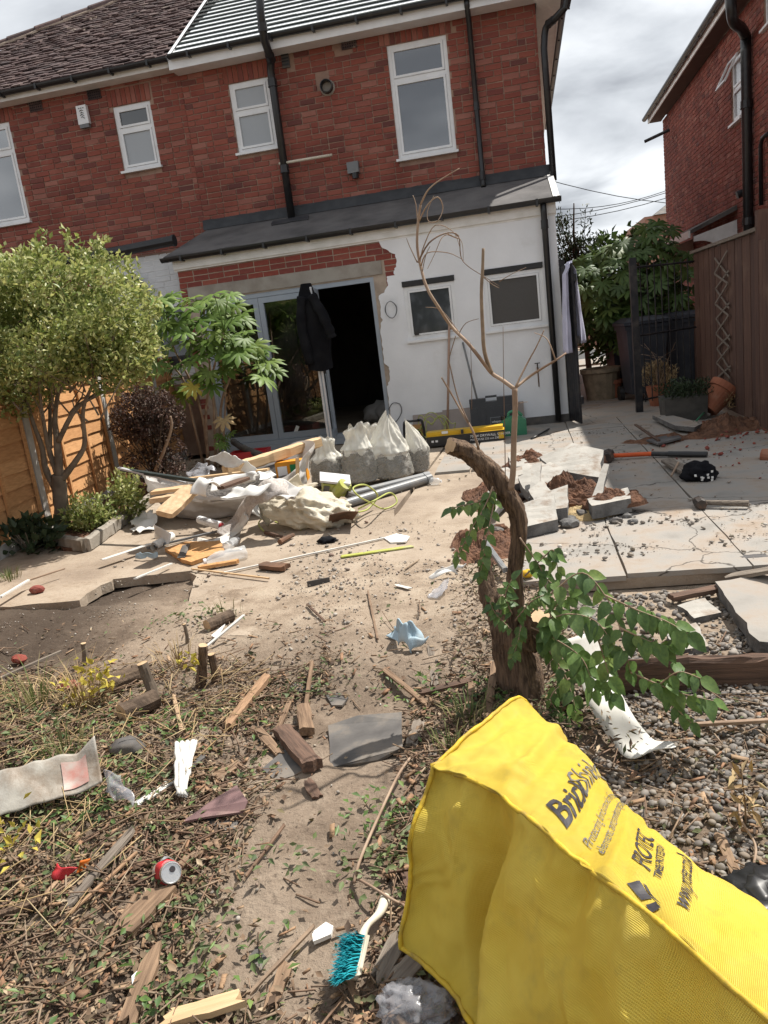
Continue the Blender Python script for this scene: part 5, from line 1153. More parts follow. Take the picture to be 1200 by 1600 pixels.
# ---- pots at the foot of the brown fence
gp = at(1072, 660, 0); po = empty('stone_planter', gp, 'square dark grey planter with trailing green plant by the brown fence', 'plant pot')
k = MB(); k.box(gp + Vector((0, .15, .15)), (.46, .36, .30), j=.01, taper=1.08); kids(po, k.build('pot', M['greypot'])); P = crown_pts(gp + Vector((0.02, .1, .37)), (.33, .26, .14), 900, seed=21); foliage('foliage', po, P, gp, M['leaf_dark'], .05, .02, up=.5)
gp2 = at(1040, 640, 0) + Vector((0, .5, 0)); po = empty('dried_plant', gp2, 'dried orange brown plant in a pot behind the railing', 'plant')
k = MB(); k.lathe([(.12, 0), (.17, .24), (.18, .28), (.15, .28)], 14, Matrix.Translation(gp2)); kids(po, k.build('pot', M['terracotta'])); P = crown_pts(gp2 + Vector((0, 0, .42)), (.26, .22, .2), 1100, seed=23); foliage('foliage', po, P, gp2, M['straw'], .06, .01, up=.6)
for i in range(8): limb(po, [gp2 + Vector((0, 0, .25)), gp2 + Vector((random.uniform(-.1, .2), 0, .6)), gp2 + Vector((random.uniform(-.25, .3), random.uniform(-.1, .1), random.uniform(.6, .95)))], .006, .002, 'twig_pale', 'stem', 5, k=3)
tp_ = at(1118, 655, .0); tpot = empty('plant_pot', tp_, 'large terracotta pot tipped over against the brown fence', 'plant pot'); Mx = Matrix.Translation(tp_ + Vector((-.06, .05, .13))) @ Matrix.Rotation(R(42), 4, 'Y') @ Matrix.Rotation(R(-12), 4, 'X')
k = MB(); k.lathe([(.02, -.02), (.115, -.02), (.155, .25), (.178, .25), (.182, .33), (.155, .33), (.14, .25), (.10, .02)], 22, Mx, cap=False); kids(tpot, k.build('pot', M['terracotta'], smooth=False)); k = MB(); k.lathe([(.15, .27), (.08, .31), (.005, .33)], 12, Mx); kids(tpot, k.build('soil', M['claysoil']))
P = crown_pts(tp_ + Vector((.2, .05, .22)), (.2, .16, .14), 300, seed=25); foliage('foliage', tpot, P, tp_, M['straw'], .07, .012, up=.3)
# ---- the cut-back climber: twisted trunk, bare canes, leafy sprays
WY = 3.02; W = lambda px, py, dy=0: onY(px, py, WY + dy); wb_ = Vector((W(815, 1085).x, WY, -.06))
wi = empty('climber_stump', wb_, 'twisted sawn-off trunk of an old climber with bare canes and green leafy shoots', 'climbing plant')
def gnarl(pts, rad, name, seed, cut=None, k=10, n=30):
    C = cat_rom(pts, k); q = len(C); rs = []
    for i in range(q):
        t = i / (q - 1) * (len(rad) - 1); a = int(min(t, len(rad) - 2)); rs.append(lerp(rad[a], rad[a + 1], t - a))
    mb = MB(); up = None; vs = []
    for i, p in enumerate(C):
        t = (C[min(i + 1, q - 1)] - C[max(i - 1, 0)]).normalized()
        up = t.orthogonal().normalized() if up is None else (up - t * up.dot(t)).normalized(); b = t.cross(up)
        for a in range(n):
            th = 2 * math.pi * a / n + i * .05; rr = rs[i] * (1 + .14 * math.sin(3 * th + seed) + .09 * math.sin(5 * th + 1.7 * seed) + .09 * abs(math.sin(5.5 * th + .22 * i)) + .06 * math.sin(13 * th + i * .4) + .2 * noise.noise(Vector((math.cos(th) * 3, math.sin(th) * 3, i * .35 + seed))) + .12 * noise.noise(Vector((math.cos(th) * 1.5, math.sin(th) * 1.5, i * .14 + seed)))); vs.append(p + up * math.cos(th) * rr + b * math.sin(th) * rr)
    fs = [(i * n + a, i * n + (a + 1) % n, (i + 1) * n + (a + 1) % n, (i + 1) * n + a) for i in range(q - 1) for a in range(n)]
    mb.add(vs, fs); mb.add(vs[-n:], [tuple(range(n))], 1); mb.add(vs[:n], [tuple(range(n))])
    return kids(wi, mb.build(name, [M['vine'], M['cutwood']], smooth=True))
gnarl([W(838, 1110, -.05) - Vector((0, 0, .1)), W(820, 1050), W(800, 985), W(805, 935), W(806, 890), W(812, 840), W(808, 800), W(785, 762), W(758, 728), W(728, 705), W(703, 697, -.05)], [.08, .066, .05, .034, .028, .028, .031, .038, .036, .031, .028], 'trunk', 1.3)
gnarl([W(800, 1095, .06) - Vector((0, 0, .08)), W(790, 1010, .06), W(778, 960, .08), W(762, 925, .1), W(757, 885, .13)], [.06, .05, .042, .036, .024], 'side_trunk', 4.2)
gnarl([W(826, 1000, -.03), W(836, 980, -.05), W(842, 962, -.07)], [.06, .055, .04], 'cut_limb', 2.2)
for pts, r0, r1, m in (
    ([(798, 765), (802, 730), (803, 680), (805, 640), (804, 607)], .0125, .0105, 'twig_pale'),
    ([(804, 608), (785, 594), (768, 583), (750, 560), (730, 535), (705, 510), (685, 480), (668, 452), (658, 420), (652, 385), (653, 350), (657, 320)], .0085, .0045, 'twig_pale'),
    ([(768, 583), (757, 550), (754, 510), (752, 460), (754, 420), (755, 388)], .0085, .0055, 'twig'),
    ([(804, 607), (825, 590), (848, 575), (868, 563), (884, 552)], .006, .0035, 'twig_pale'),
    ([(806, 604), (815, 585), (828, 560), (838, 542), (850, 516)], .0045, .002, 'twig_pale'),
    ([(868, 563), (860, 540), (852, 527), (835, 520)], .003, .0015, 'twig_pale'),
    ([(748, 702), (738, 672), (722, 645), (705, 615), (690, 590)], .0055, .003, 'twig_pale'),
    ([(732, 660), (715, 620), (704, 575), (702, 560), (712, 525)], .003, .0018, 'twig'),
    ([(657, 320), (668, 298), (685, 283), (718, 263)], .004, .0015, 'twig_pale'),
    ([(653, 410), (670, 380), (695, 365), (716, 368), (720, 400), (730, 415), (756, 432), (780, 447)], .0035, .001, 'twig'),
    ([(658, 415), (668, 395), (700, 395), (722, 405)], .003, .001, 'twig_pale'),
    ([(655, 345), (668, 320), (684, 308), (692, 325), (684, 345), (670, 346), (668, 330), (678, 306)], .003, .001, 'twig_pale'),
    ([(656, 410), (662, 385), (680, 352), (708, 362), (718, 385)], .0028, .001, 'twig_pale'), ([(700, 366), (690, 372), (680, 395), (668, 420)], .0022, .001, 'twig_pale'),
    ([(652, 410), (640, 385), (635, 372)], .0025, .001, 'twig'), ([(653, 352), (650, 320), (645, 305)], .003, .001, 'twig_pale'),
    ([(668, 452), (660, 430), (665, 400), (672, 385)], .0025, .001, 'twig'), ([(735, 540), (718, 520), (690, 485), (665, 480)], .0022, .001, 'twig_pale'),
    ([(716, 523), (728, 505), (748, 498)], .002, .001, 'twig'), ([(754, 432), (770, 445), (780, 450)], .002, .001, 'twig'), ([(780, 440), (800, 428), (822, 418)], .0018, .0008, 'twig'),
    ([(700, 366), (714, 372), (718, 372)], .0035, .0012, 'twig_pale'), ([(712, 366), (722, 380), (724, 410)], .0018, .0008, 'twig_pale'),
    ([(790, 800), (789, 700), (787, 600), (786, 510)], .0022, .001, 'twig'), ([(737, 640), (737, 590), (735, 535)], .0015, .0008, 'twig'),
    ([(800, 640), (812, 630), (825, 628)], .002, .0008, 'twig')):
    limb(wi, [W(a, b, -.02 + .03 * math.sin(a * .1)) for a, b in pts], r0, r1, m, 'cane', 7, j=.05, k=4)
# sprays: (points, number of leaflets, size)
def leaflet(seed):
    mb = MB(); rn = random.Random(seed); n = 6; vs = []; fs = []
    for i in range(n + 1):
        t = i / n; w = .30 * math.sin(math.pi * min(1, t ** .72)) * (1 - .25 * t) + (.0 if i in (0, n) else .02); z = -.18 * t * t
        vs += [(-w, t, z + w * .25 + .02 * math.sin(i * 2.2)), (0, t, z), (w, t, z + w * .25 - .02 * math.sin(i * 1.7))]
    for i in range(n):
        a = i * 3; fs += [(a, a + 1, a + 4, a + 3), (a + 1, a + 2, a + 5, a + 4)]
    mb.add(vs, fs); o = mb.build('leaflet_src', M['leaf_wis'], smooth=True, fixn=False); me = o.data; bpy.data.objects.remove(o); return me
lm = [leaflet(i) for i in range(3)]
def spray(pts, n, s, r=.004, rnd=.35, droop=.6):
    n = int(n * 1.75); s *= .9
    C = cat_rom(pts, 6); limb(wi, pts, r, r * .35, 'twig_pale', 'shoot', 6, k=5)
    for i in range(n):
        t = (i + .5) / n * .92 + .08; f = t * (len(C) - 1); a = int(min(f, len(C) - 2)); p = C[a].lerp(C[a + 1], f - a); ax = (C[a + 1] - C[a]).normalized()
        sd_ = ax.cross(Vector((random.uniform(-.4, .4), -.4, 1))).normalized() * (1 if i % 2 else -1)
        y = (sd_ * .8 + ax * .45 + Vector((random.uniform(-rnd, rnd), random.uniform(-rnd, rnd), random.uniform(-rnd, rnd) - droop))).normalized()
        if i == n - 1: y = (ax + Vector((0, 0, -.3))).normalized()
        x = y.cross(Vector((random.uniform(-.5, .5), -.7 + random.uniform(-.4, .4), .8))).normalized(); z = x.cross(y)
        o = bpy.data.objects.new('leaf', lm[i % 3]); col.objects.link(o); o.location = p; k = s * random.uniform(.7, 1.2); o.scale = (k, k, k); o.rotation_euler = Matrix((x, y, z)).transposed().to_euler(); kids(wi, o)
S = lambda *pp: [W(a, b, d) for a, b, d in pp]
for pts, n, s in (
    (S((770, 760, -.05), (758, 790, -.08), (735, 830, -.1), (715, 870, -.12)), 12, .062), (S((775, 770, -.05), (765, 820, -.1), (755, 870, -.12), (750, 900, -.12)), 10, .062),
    (S((772, 765, -.04), (745, 785, -.06), (722, 790, -.08), (705, 795, -.1)), 10, .055),
    (S((812, 840, -.05), (840, 880, -.06), (860, 910, -.08), (905, 930, -.1)), 9, .075), (S((820, 900, -.05), (850, 870, -.05), (865, 860, -.06), (872, 895, -.08)), 8, .07),
    (S((828, 960, -.08), (870, 920, -.15), (910, 895, -.2), (945, 930, -.25), (968, 980, -.3), (985, 1050, -.32)), 13, .085),
    (S((945, 930, -.25), (1000, 955, -.28), (1040, 970, -.3), (1075, 990, -.32)), 11, .095), (S((968, 980, -.3), (1010, 1000, -.32), (1045, 1010, -.33)), 8, .095),
    (S((985, 1050, -.32), (1030, 1070, -.33), (1070, 1085, -.34), (1115, 1095, -.35)), 10, .085), (S((1030, 1070, -.33), (1060, 1050, -.34), (1095, 1060, -.36)), 7, .085), (S((1030, 1075, -.33), (1060, 1110, -.34), (1080, 1130, -.35)), 6, .075),
    (S((830, 980, -.1), (870, 1000, -.18), (910, 1030, -.25), (930, 1080, -.3)), 11, .095), (S((835, 985, -.1), (880, 960, -.2), (930, 970, -.25), (960, 1010, -.3)), 11, .095),
    (S((830, 990, -.1), (860, 1020, -.15), (885, 1060, -.2), (900, 1110, -.24)), 9, .085), (S((935, 1000, -.25), (950, 1050, -.3), (955, 1090, -.32)), 7, .085),
    (S((800, 960, -.12), (790, 930, -.14), (800, 905, -.15)), 10, .055), (S((805, 970, -.12), (830, 940, -.15), (850, 930, -.16)), 12, .055), (S((800, 985, -.12), (775, 960, -.14), (765, 940, -.15)), 10, .05),
    (S((815, 975, -.13), (810, 1000, -.16), (800, 1030, -.18)), 10, .05), (S((870, 1010, -.16), (860, 960, -.15), (890, 930, -.16)), 10, .075), (S((890, 1060, -.2), (860, 1090, -.2), (880, 1120, -.22)), 8, .065)):
    spray(pts, n, s)
# ================================================================== builders for loose things
def jag_box(L_, w, t, jag=.0, seg=8, rough=.06):
    """a stick or board along local X, tapering unevenly, with split ends"""
    mb = MB(); n = seg; vs = []; fs = []; rw = [1 + random.uniform(-rough, rough) for _ in range(n + 1)]; m_ = 5
    ends = [[random.uniform(-jag, jag) for _ in range(m_)] for _ in range(2)]
    for i in range(n + 1):
        x = -L_ / 2 + L_ * i / n
        for zt in (0, 1):
            for k in range(m_):
                y = (k / (m_ - 1) - .5) * w * rw[i]; xx = x
                if i == 0: xx += ends[0][k]
                if i == n: xx += ends[1][k]
                edge = .12 * t if k in (0, m_ - 1) else 0
                vs.append((xx, y + .12 * w * rough * math.sin(i * 1.7), (t - edge if zt else edge) + random.uniform(-1, 1) * t * .05))
    R_ = 2 * m_
    for i in range(n):
        for k in range(m_ - 1):
            a = i * R_ + k; fs += [(a, a + 1, a + R_ + 1, a + R_), (a + m_, a + R_ + m_, a + R_ + m_ + 1, a + m_ + 1)]
        a = i * R_; fs += [(a, a + R_, a + R_ + m_, a + m_), (a + m_ - 1, a + 2 * m_ - 1, a + R_ + 2 * m_ - 1, a + R_ + m_ - 1)]
    for i in (0, n):
        for k in range(m_ - 1): a = i * R_ + k; fs.append((a, a + m_, a + m_ + 1, a + 1))
    mb.add(vs, fs); return mb
def stick(name, A, B, w, t, m, label, cat, jag=.01, roll=0.0, group=None, parent=None, lift=0.0, rough=.06):
    A, B = Vector(A), Vector(B); d = B - A; L_ = d.length; mb = jag_box(L_, w, t, jag, max(5, int(L_ / .05)), rough)
    x = d.normalized(); z = Vector((0, 0, 1)); y = z.cross(x).normalized(); z = x.cross(y)
    o = mb.build(name, M[m] if isinstance(m, str) else m, smooth=False)
    o.matrix_world = Matrix.Translation((A + B) / 2 + Vector((0, 0, lift))) @ Matrix((x, y, z)).transposed().to_4x4() @ Matrix.Rotation(roll, 4, 'X')
    if parent is not None: kids(parent, o)
    if label: tag(o, label, cat, group)
    return o
def gstick(name, pa, pb, w, t, m, label, cat, za=0.0, zb=0.0, **k):
    return stick(name, on_ground(*pa, za), on_ground(*pb, zb), w, t, m, label, cat, **k)
def shard(name, px, z, th, m, label, cat, tilt=(0, 0), rag=.008, k=4, zs=None, group=None, mside=None, seed=0):
    """flat broken piece from its outline in the photograph, laid on the ground at height z (zs: lift per corner)"""
    P = [on_ground(a, b, z) for a, b in px]; c = sum(P, Vector()) / len(P); lp = [(p.x - c.x, p.y - c.y) for p in P]; lp = ragged(lp, rag, k, seed)
    mb = MB(); n = len(lp); zz = [0] * n
    if zs:
        m_ = len(px)
        for i in range(n):
            a = i // k; t = (i % k) / k; zz[i] = lerp(zs[a], zs[(a + 1) % m_], t)
    tri = tessellate_polygon([[Vector((a, b, 0)) for a, b in lp]])
    top = [(a, b, th + zz[i]) for i, (a, b) in enumerate(lp)]; bot = [(a * .985 + random.uniform(-1, 1) * th * .1, b * .985 + random.uniform(-1, 1) * th * .1, zz[i]) for i, (a, b) in enumerate(lp)]
    mb.add(top + bot, [tuple(t) for t in tri], 0); o_ = 0
    for t in tri: mb.f.append((t[0] + n, t[2] + n, t[1] + n)); mb.m.append(1)
    for i in range(n): mb.f.append((i, (i + 1) % n, (i + 1) % n + n, i + n)); mb.m.append(1)
    o = mb.build(name, [M[m], M[mside or m]]); o.location = c
    return tag(o, label, cat, group)
def drape(name, corners, nu, nv, m, label, cat, amp=.01, freq=9, th=.003, bow=0.0, fn=None, seed=0, group=None):
    a, b, c, d = [Vector(p) for p in corners]
    def f(u, v):
        p = a.lerp(b, u).lerp(d.lerp(c, u), v)
        p = p + Vector((0, 0, bow * math.sin(math.pi * u)))
        q = Vector((p.x * freq, p.y * freq, p.z * freq + seed)); p += Vector((noise.noise(q), noise.noise(q + Vector((7, 0, 0))), abs(noise.noise(q + Vector((0, 9, 0)))) * 1.3)) * amp
        return fn(p, u, v) if fn else p
    k = MB(); k.grid(f, nu, nv); o = k.build(name, M[m], smooth=True, fixn=False); s = o.modifiers.new('thickness', 'SOLIDIFY'); s.thickness = th; s.offset = 1
    return tag(o, label, cat, group)
def blob(name, c, r, m, amp=.3, freq=3, sub=4, seed=0, flat=None, ridged=False, smooth=True, crease=0.0):
    bm = bmesh.new(); bmesh.ops.create_icosphere(bm, subdivisions=sub, radius=1); 
    for v in bm.verts:
        d = v.co.normalized(); n = noise.fractal(d * freq + Vector((seed, 0, 0)), .9, 2.1, 5); 
        if ridged: n = .5 - abs(n) * 1.6
        if crease: n += crease * (.3 - abs(noise.noise(d * 2.6 + Vector((seed, 3, n))))) + crease * .6 * (.3 - abs(noise.noise(d * 6 + Vector((seed, 7, n)))))
        v.co = Vector((d.x * r[0], d.y * r[1], d.z * r[2])) * (1 + amp * n)
        if flat is not None and v.co.z < flat: v.co.z = flat + (v.co.z - flat) * .12
    me = bpy.data.meshes.new(name); bm.to_mesh(me); bm.free(); me.materials.append(M[m]); 
    if smooth: me.polygons.foreach_set('use_smooth', [True] * len(me.polygons))
    o = bpy.data.objects.new(name, me); col.objects.link(o); o.location = c; return o
def heap(name, px, py, rx, ry, h, m, label, cat, seed=0, z=.02, n=34, freq=9, kind=None):
    p = at(px, py, z); k = MB()
    def f(u, v):
        r = u; a = v * 2 * math.pi; rr = r * (1 + .25 * noise.noise(Vector((math.cos(a) * 1.5, math.sin(a) * 1.5, seed)))); x, y = rr * rx * math.cos(a), rr * ry * math.sin(a)
        hh = h * max(0, 1 - r ** 1.7) * (1 + .5 * noise.noise(Vector((x * 4, y * 4, seed)))) + (.5 + .5 * (1 - r)) * h * .55 * noise.fractal(Vector((x * freq, y * freq, seed)), .8, 2.2, 6)
        return p + Vector((x, y, max(hh, -.02) if r < .97 else -.02))
    k.grid(f, n, n * 2); o = k.build(name, M[m], smooth=False, fixn=False); return tag(o, label, cat, kind=kind)

# ================================================================== kerb and planting bed
kp = [at(66, 852), at(100, 862), at(137, 863), at(175, 835), at(215, 803), at(250, 778), at(285, 757)]
kb = empty('bed_edging', kp[2], 'low concrete kerb edging the planting bed under the tree', 'kerb')
for a, b in ((0, 2), (2, 3), (3, 5), (5, 6)):
    o = stick('kerb_block', kp[a], kp[b] - (kp[b] - kp[a]).normalized() * .01, .075, .12, 'kerb', None, None, jag=.004, parent=kb)
bedp = [tuple(p.xy) for p in kp] + [(-5.2, 9.6), (-4.75, 6.6), (-4.6, 5.9)]
k = MB(); k.prism([bedp], .05, O=(0, 0, .035), U=(1, 0, 0), V=(0, 1, 0), Nn=(0, 0, 1)); o = k.build('bed_soil', M['claysoil']); o['kind'] = 'structure'
# ================================================================== tools and materials along the white wall
def board_lean(name, px, dy, m, label, th=.012):
    (x0, y0), (x1, y1) = px; p = onY(x0, y1, YE - dy); q = onY(x1, y0, YE - dy); w = q.x - p.x; h = onY(x0, y0, YE - dy).z; k = MB(); T_ = lambda u, d, z: Vector((p.x + u, YE - .02 - dy * (1 - z / h) - d, .004 + z)); obox(k, T_, 0, w, 0, th, 0, h); return tag(k.build(name, M[m]), label, 'board')
board_lean('plasterboard_offcut', ((648, 650), (698, 690)), .12, 'ply', 'beige board offcut leaning on the wall behind the green cable')
board_lean('plasterboard_offcut', ((694, 643), (742, 685)), .16, 'ply', 'taller beige board leaning on the wall left of the black case')
board_lean('plasterboard_offcut', ((780, 632), (818, 672)), .10, 'ply', 'beige board edge showing behind the right of the black case')
tag(limb(empty('tmp', (0, 0, 0), 'x', 'x'), [onY(699, 690, YE - .2), onY(702, 505, YE - .04)], .017, .017, 'pinkwood', 'broom_pole', 8, j=0, k=2), 'pinkish wooden broom handle propped beside the small window', 'tool handle')
tag(limb(bpy.data.objects['tmp'], [onY(752, 650, YE - .3), onY(723, 535, YE - .04)], .015, .013, 'greyp', 'rake_pole', 8, j=0, k=2), 'grey tool handle leaning against the white wall behind the black case', 'tool handle')
for n_ in ('broom_pole', 'rake_pole'): bpy.data.objects[n_].parent = None; bpy.data.objects[n_].matrix_parent_inverse = Matrix()
bpy.data.objects.remove(bpy.data.objects['tmp'])
tc_ = at(770, 690, 0); tool = empty('tool_case', tc_, 'black moulded power tool case standing against the white wall', 'tool case')
cx = onY(770, 660, YE - .38); Tk = lambda u, d, z: Vector((cx.x + u, YE - .42 + d + z * .22, .02 + z))
k = MB(); obox(k, Tk, -.29, .29, 0, .14, 0, .40, j=.006); obox(k, Tk, -.29, -.075, 0, .12, .40, .45); obox(k, Tk, .075, .29, 0, .12, .40, .45); obox(k, Tk, -.075, .075, .02, .1, .452, .475); kids(tool, k.build('case', M['black']))
k = MB()
for i in range(5): obox(k, Tk, -.25 + i * .11, -.19 + i * .11, -.008, -.001, .05, .34)
kids(tool, k.build('ribs', M['black']))
k = MB(); obox(k, Tk, -.03, .17, -.014, -.009, .10, .20); lab = kids(tool, k.build('badge', M['greyp'])); k = MB(); obox(k, Tk, -.022, .162, -.019, -.0145, .108, .192); kids(lab, k.build('badge_panel', M['black']))
def text_mesh(s, size=1, bold=0.0, shear=0.0, cuts=0):
    cu = bpy.data.curves.new('txt', 'FONT'); cu.body = s; cu.size = size; cu.offset = bold; cu.shear = shear; cu.resolution_u = 3; o = bpy.data.objects.new('txt', cu); col.objects.link(o)
    bpy.context.view_layer.update(); dg = bpy.context.evaluated_depsgraph_get(); me = bpy.data.meshes.new_from_object(o.evaluated_get(dg)); bpy.data.objects.remove(o)
    bm = bmesh.new(); bm.from_mesh(me); bmesh.ops.triangulate(bm, faces=bm.faces)
    for _ in range(cuts):
        bmesh.ops.subdivide_edges(bm, edges=[e for e in bm.edges if e.calc_length() > size * .22], cuts=1); bmesh.ops.triangulate(bm, faces=bm.faces)
    V = [tuple(v.co) for v in bm.verts]; F = [tuple(v.index for v in f.verts) for f in bm.faces]; bm.free(); bpy.data.meshes.remove(me); return V, F
def put_text(parent, s, fn, m, size=1, name='lettering', **kw):
    V, F = text_mesh(s, size, **kw); k = MB(); k.add([fn(v[0], v[1]) for v in V], F); return kids(parent, k.build(name, M[m], fixn=False))
put_text(lab, 'scheppach', lambda a, b: Tk(-.013 + a, -.0205, .13 + b), 'ink_w', .04)
# green jerry can
gc = at(803, 690, 0); can_ = empty('jerry_can', gc, 'small green plastic fuel can beside the black tool case', 'jerry can'); cxx = onY(803, 670, YE - .55).x; yb = gc.y + .35
Tc = lambda u, d, z: Vector((cxx + u, yb + d, .004 + z))
k = MB(); prof = [(-.15, 0), (.15, 0), (.165, .03), (.165, .2), (.10, .25), (-.06, .25), (-.12, .22), (-.165, .17), (-.165, .03)]; k.prism([prof], .2, O=Tc(0, 0, 0), Nn=(0, -1, 0)); kids(can_, k.build('body', M['greenp']))
k = MB(); k.tube(cat_rom([Tc(-.05, .1, .24), Tc(-.04, .1, .30), Tc(.05, .1, .31), Tc(.12, .1, .25)], 4), .018, 8); kids(can_, k.build('handle', M['greenp'])); k = MB(); k.lathe([(.035, 0), (.035, .05), (.03, .055)], 12, Matrix.Translation(Tc(-.115, .1, .215))); kids(can_, k.build('cap', M['black']))
# yellow and black boxed tool
lv0, lv1 = at(668, 702, 0), at(790, 690, 0); ux = (lv1 - lv0).normalized(); uy = Vector((-ux.y, ux.x, 0)); LL = (lv1 - lv0).length
bx = empty('tool_carton', lv0, 'long yellow and black tool carton lying on the slabs before the black case', 'carton'); Tb = lambda u, d, z: lv0 + ux * u + uy * d + Vector((0, 0, z + .026))
k = MB(); obox(k, Tb, 0, LL, 0, .22, 0, .12); kids(bx, k.build('box', M['black'])); k = MB(); obox(k, Tb, .0, LL, .002, .222, .122, .126); obox(k, Tb, .0, LL * .98, .05, .225, .1262, .17); kids(bx, k.build('lid', M['yellowp']))
k = MB(); obox(k, Tb, LL * .92, LL * .985, -.004, -.001, .02, .10); kids(bx, k.build('label_patch', M['yellowp'])); k = MB(); obox(k, Tb, LL * .45, LL * .48, -.003, .048, .126, .174); kids(bx, k.build('clasp', M['black'])); k = MB(); obox(k, Tb, LL * .2, LL * .28, .04, .048, .14, .172); obox(k, Tb, .06, .09, -.004, -.001, .05, .075); obox(k, Tb, .11, .14, -.004, -.001, .05, .075); kids(bx, k.build('label_sticker', M['ink_w']))
put_text(bx, 'FLEXI', lambda a, b: Tb(LL * .93 + a * .5, -.006, .04 + b), 'ink', .03) if False else None
put_text(bx, '750W DRYWALL SANDER', lambda a, b: Tb(LL * .56 + a, -.004, .065 + b), 'ink_w', .043); put_text(bx, 'PONCEUSE 225 mm 230V', lambda a, b: Tb(LL * .56 + a, -.004, .025 + b), 'ink_w', .034)
# green cable coils and site radio
def cable(pts, r, m, label, k=6):
    mb = MB(); mb.tube(cat_rom(pts, k), r, 6); return tag(mb.build('cable', M[m], smooth=True), label, 'cable')
pp = []
for i in range(46):
    a = i * .5; cc = onY(672 + i * .35, 668, YE - .22); pp.append(cc + Vector((math.cos(a) * (.20 + .05 * math.sin(i * .7)), -.12 * (i % 5) * .1, max(-.24 + .012, math.sin(a) * (.16 + .04 * math.cos(i * 1.3)) + (.03 if i % 3 else -.06)))))
cable([Vector((p.x, p.y - .1, max(.012, p.z))) for p in pp], .006, 'lime', 'loosely coiled yellow-green extension cable piled against the white wall')
rd_ = at(645, 695, 0); radio = empty('site_radio', rd_, 'black framed site radio standing at the left end of the white wall', 'radio'); rc = onY(645, 672, YE - .45); Trd = lambda u, d, z: Vector((rc.x + u, rd_.y + .35 + d, .006 + z))
k = MB(); obox(k, Trd, -.1, .1, 0, .14, .04, .2, j=.004); kids(radio, k.build('body', M['chipboard'])); k = MB()
for sx in (-.13, .13): k.tube(cat_rom([Trd(sx, -.02, 0), Trd(sx * 1.05, -.02, .12), Trd(sx * .9, -.02, .26), Trd(sx * .5, .0, .27)], 4), .017, 7)
k.tube([Trd(-.1, 0, .265), Trd(.1, 0, .265)], .016, 7); k.tube([Trd(-.13, -.02, .02), Trd(.13, -.02, .02)], .017, 7); kids(radio, k.build('frame', M['black']))
for sx in (-.05, .05): k = MB(); k.lathe([(.04, 0), (.03, .012)], 12, Matrix.Translation(Trd(sx, -.003, .11)) @ Matrix.Rotation(R(90), 4, 'X')); kids(radio, k.build('speaker', M['black']))
tag(limb(radio, [at(830, 686, .03), at(848, 676, .05), at(858, 670, .02)], .014, .012, 'black', 'pipe_offcut', 6, k=2), 'black pipe offcut on the ground at the right foot of the wall', 'pipe'); o = bpy.data.objects['pipe_offcut']; o.parent = None; o.matrix_parent_inverse = Matrix()
# jacket hung over the folded door leaf
jk = empty('black_jacket', onY(485, 500, YE - .75), 'black jacket hanging from the top of the folded open door leaf', 'jacket')
jc = Vector((hx + .12, YE - .66, 0)); 
def jf(u, v):
    a = u * 2 * math.pi; z = lerp(2.21, 1.12, v); w = (.07 + .13 * min(1, v * 2.2)) * (1 + .12 * math.sin(v * 5)); d = .09 + .05 * v
    fold = .02 * math.sin(a * 4 + v * 4) * v + .025 * noise.noise(Vector((math.cos(a), math.sin(a), v * 4)))
    return jc + Vector((math.cos(a) * (w + fold) - .05 * (1 - v), math.sin(a) * (d + fold), z + .03 * math.sin(a * 2 + 1) * v - .04 * (1 - v) * abs(math.cos(a)) * 0))
k = MB(); k.grid(jf, 40, 30); k.add([jf(i / 20, 0) for i in range(20)], [tuple(range(20))]); kids(jk, k.build('body', M['jacket'], smooth=True, fixn=False))
for pts, r in (([jc + Vector((.04, -.12, 2.05)), jc + Vector((.13, -.15, 1.85)), jc + Vector((.21, -.15, 1.62)), jc + Vector((.23, -.13, 1.5))], .062), ([jc + Vector((-.10, -.1, 2.05)), jc + Vector((-.14, -.15, 1.7)), jc + Vector((-.1, -.16, 1.2))], .06)):
    C = cat_rom(pts, 5); k = MB(); k.tube(C, [r * (1 + .12 * math.sin(i * 1.9)) for i in range(len(C))], 12, j=.06); kids(jk, k.build('sleeve', M['jacket'], smooth=True))
# rubble inside the room
heap('rubble_heap', 585, 640, .5, .4, .28, 'rubble', 'heap of pale rubble inside the dark doorway', 'rubble', seed=3, z=.12).location = (.05, 2.0, .0)
for i, (x, y, w) in enumerate(((-2.3, YE + 1.5, .3), (-2.15, YE + 1.3, .22))): o = blob('rubble_bag', (x, y, .24), (w, .2, .2), 'builder', .25, 2, 3, i, flat=-.12); tag(o, ['pale bag slumped inside the dark doorway', 'smaller pale bag in front of another inside the doorway'][i], 'bag')

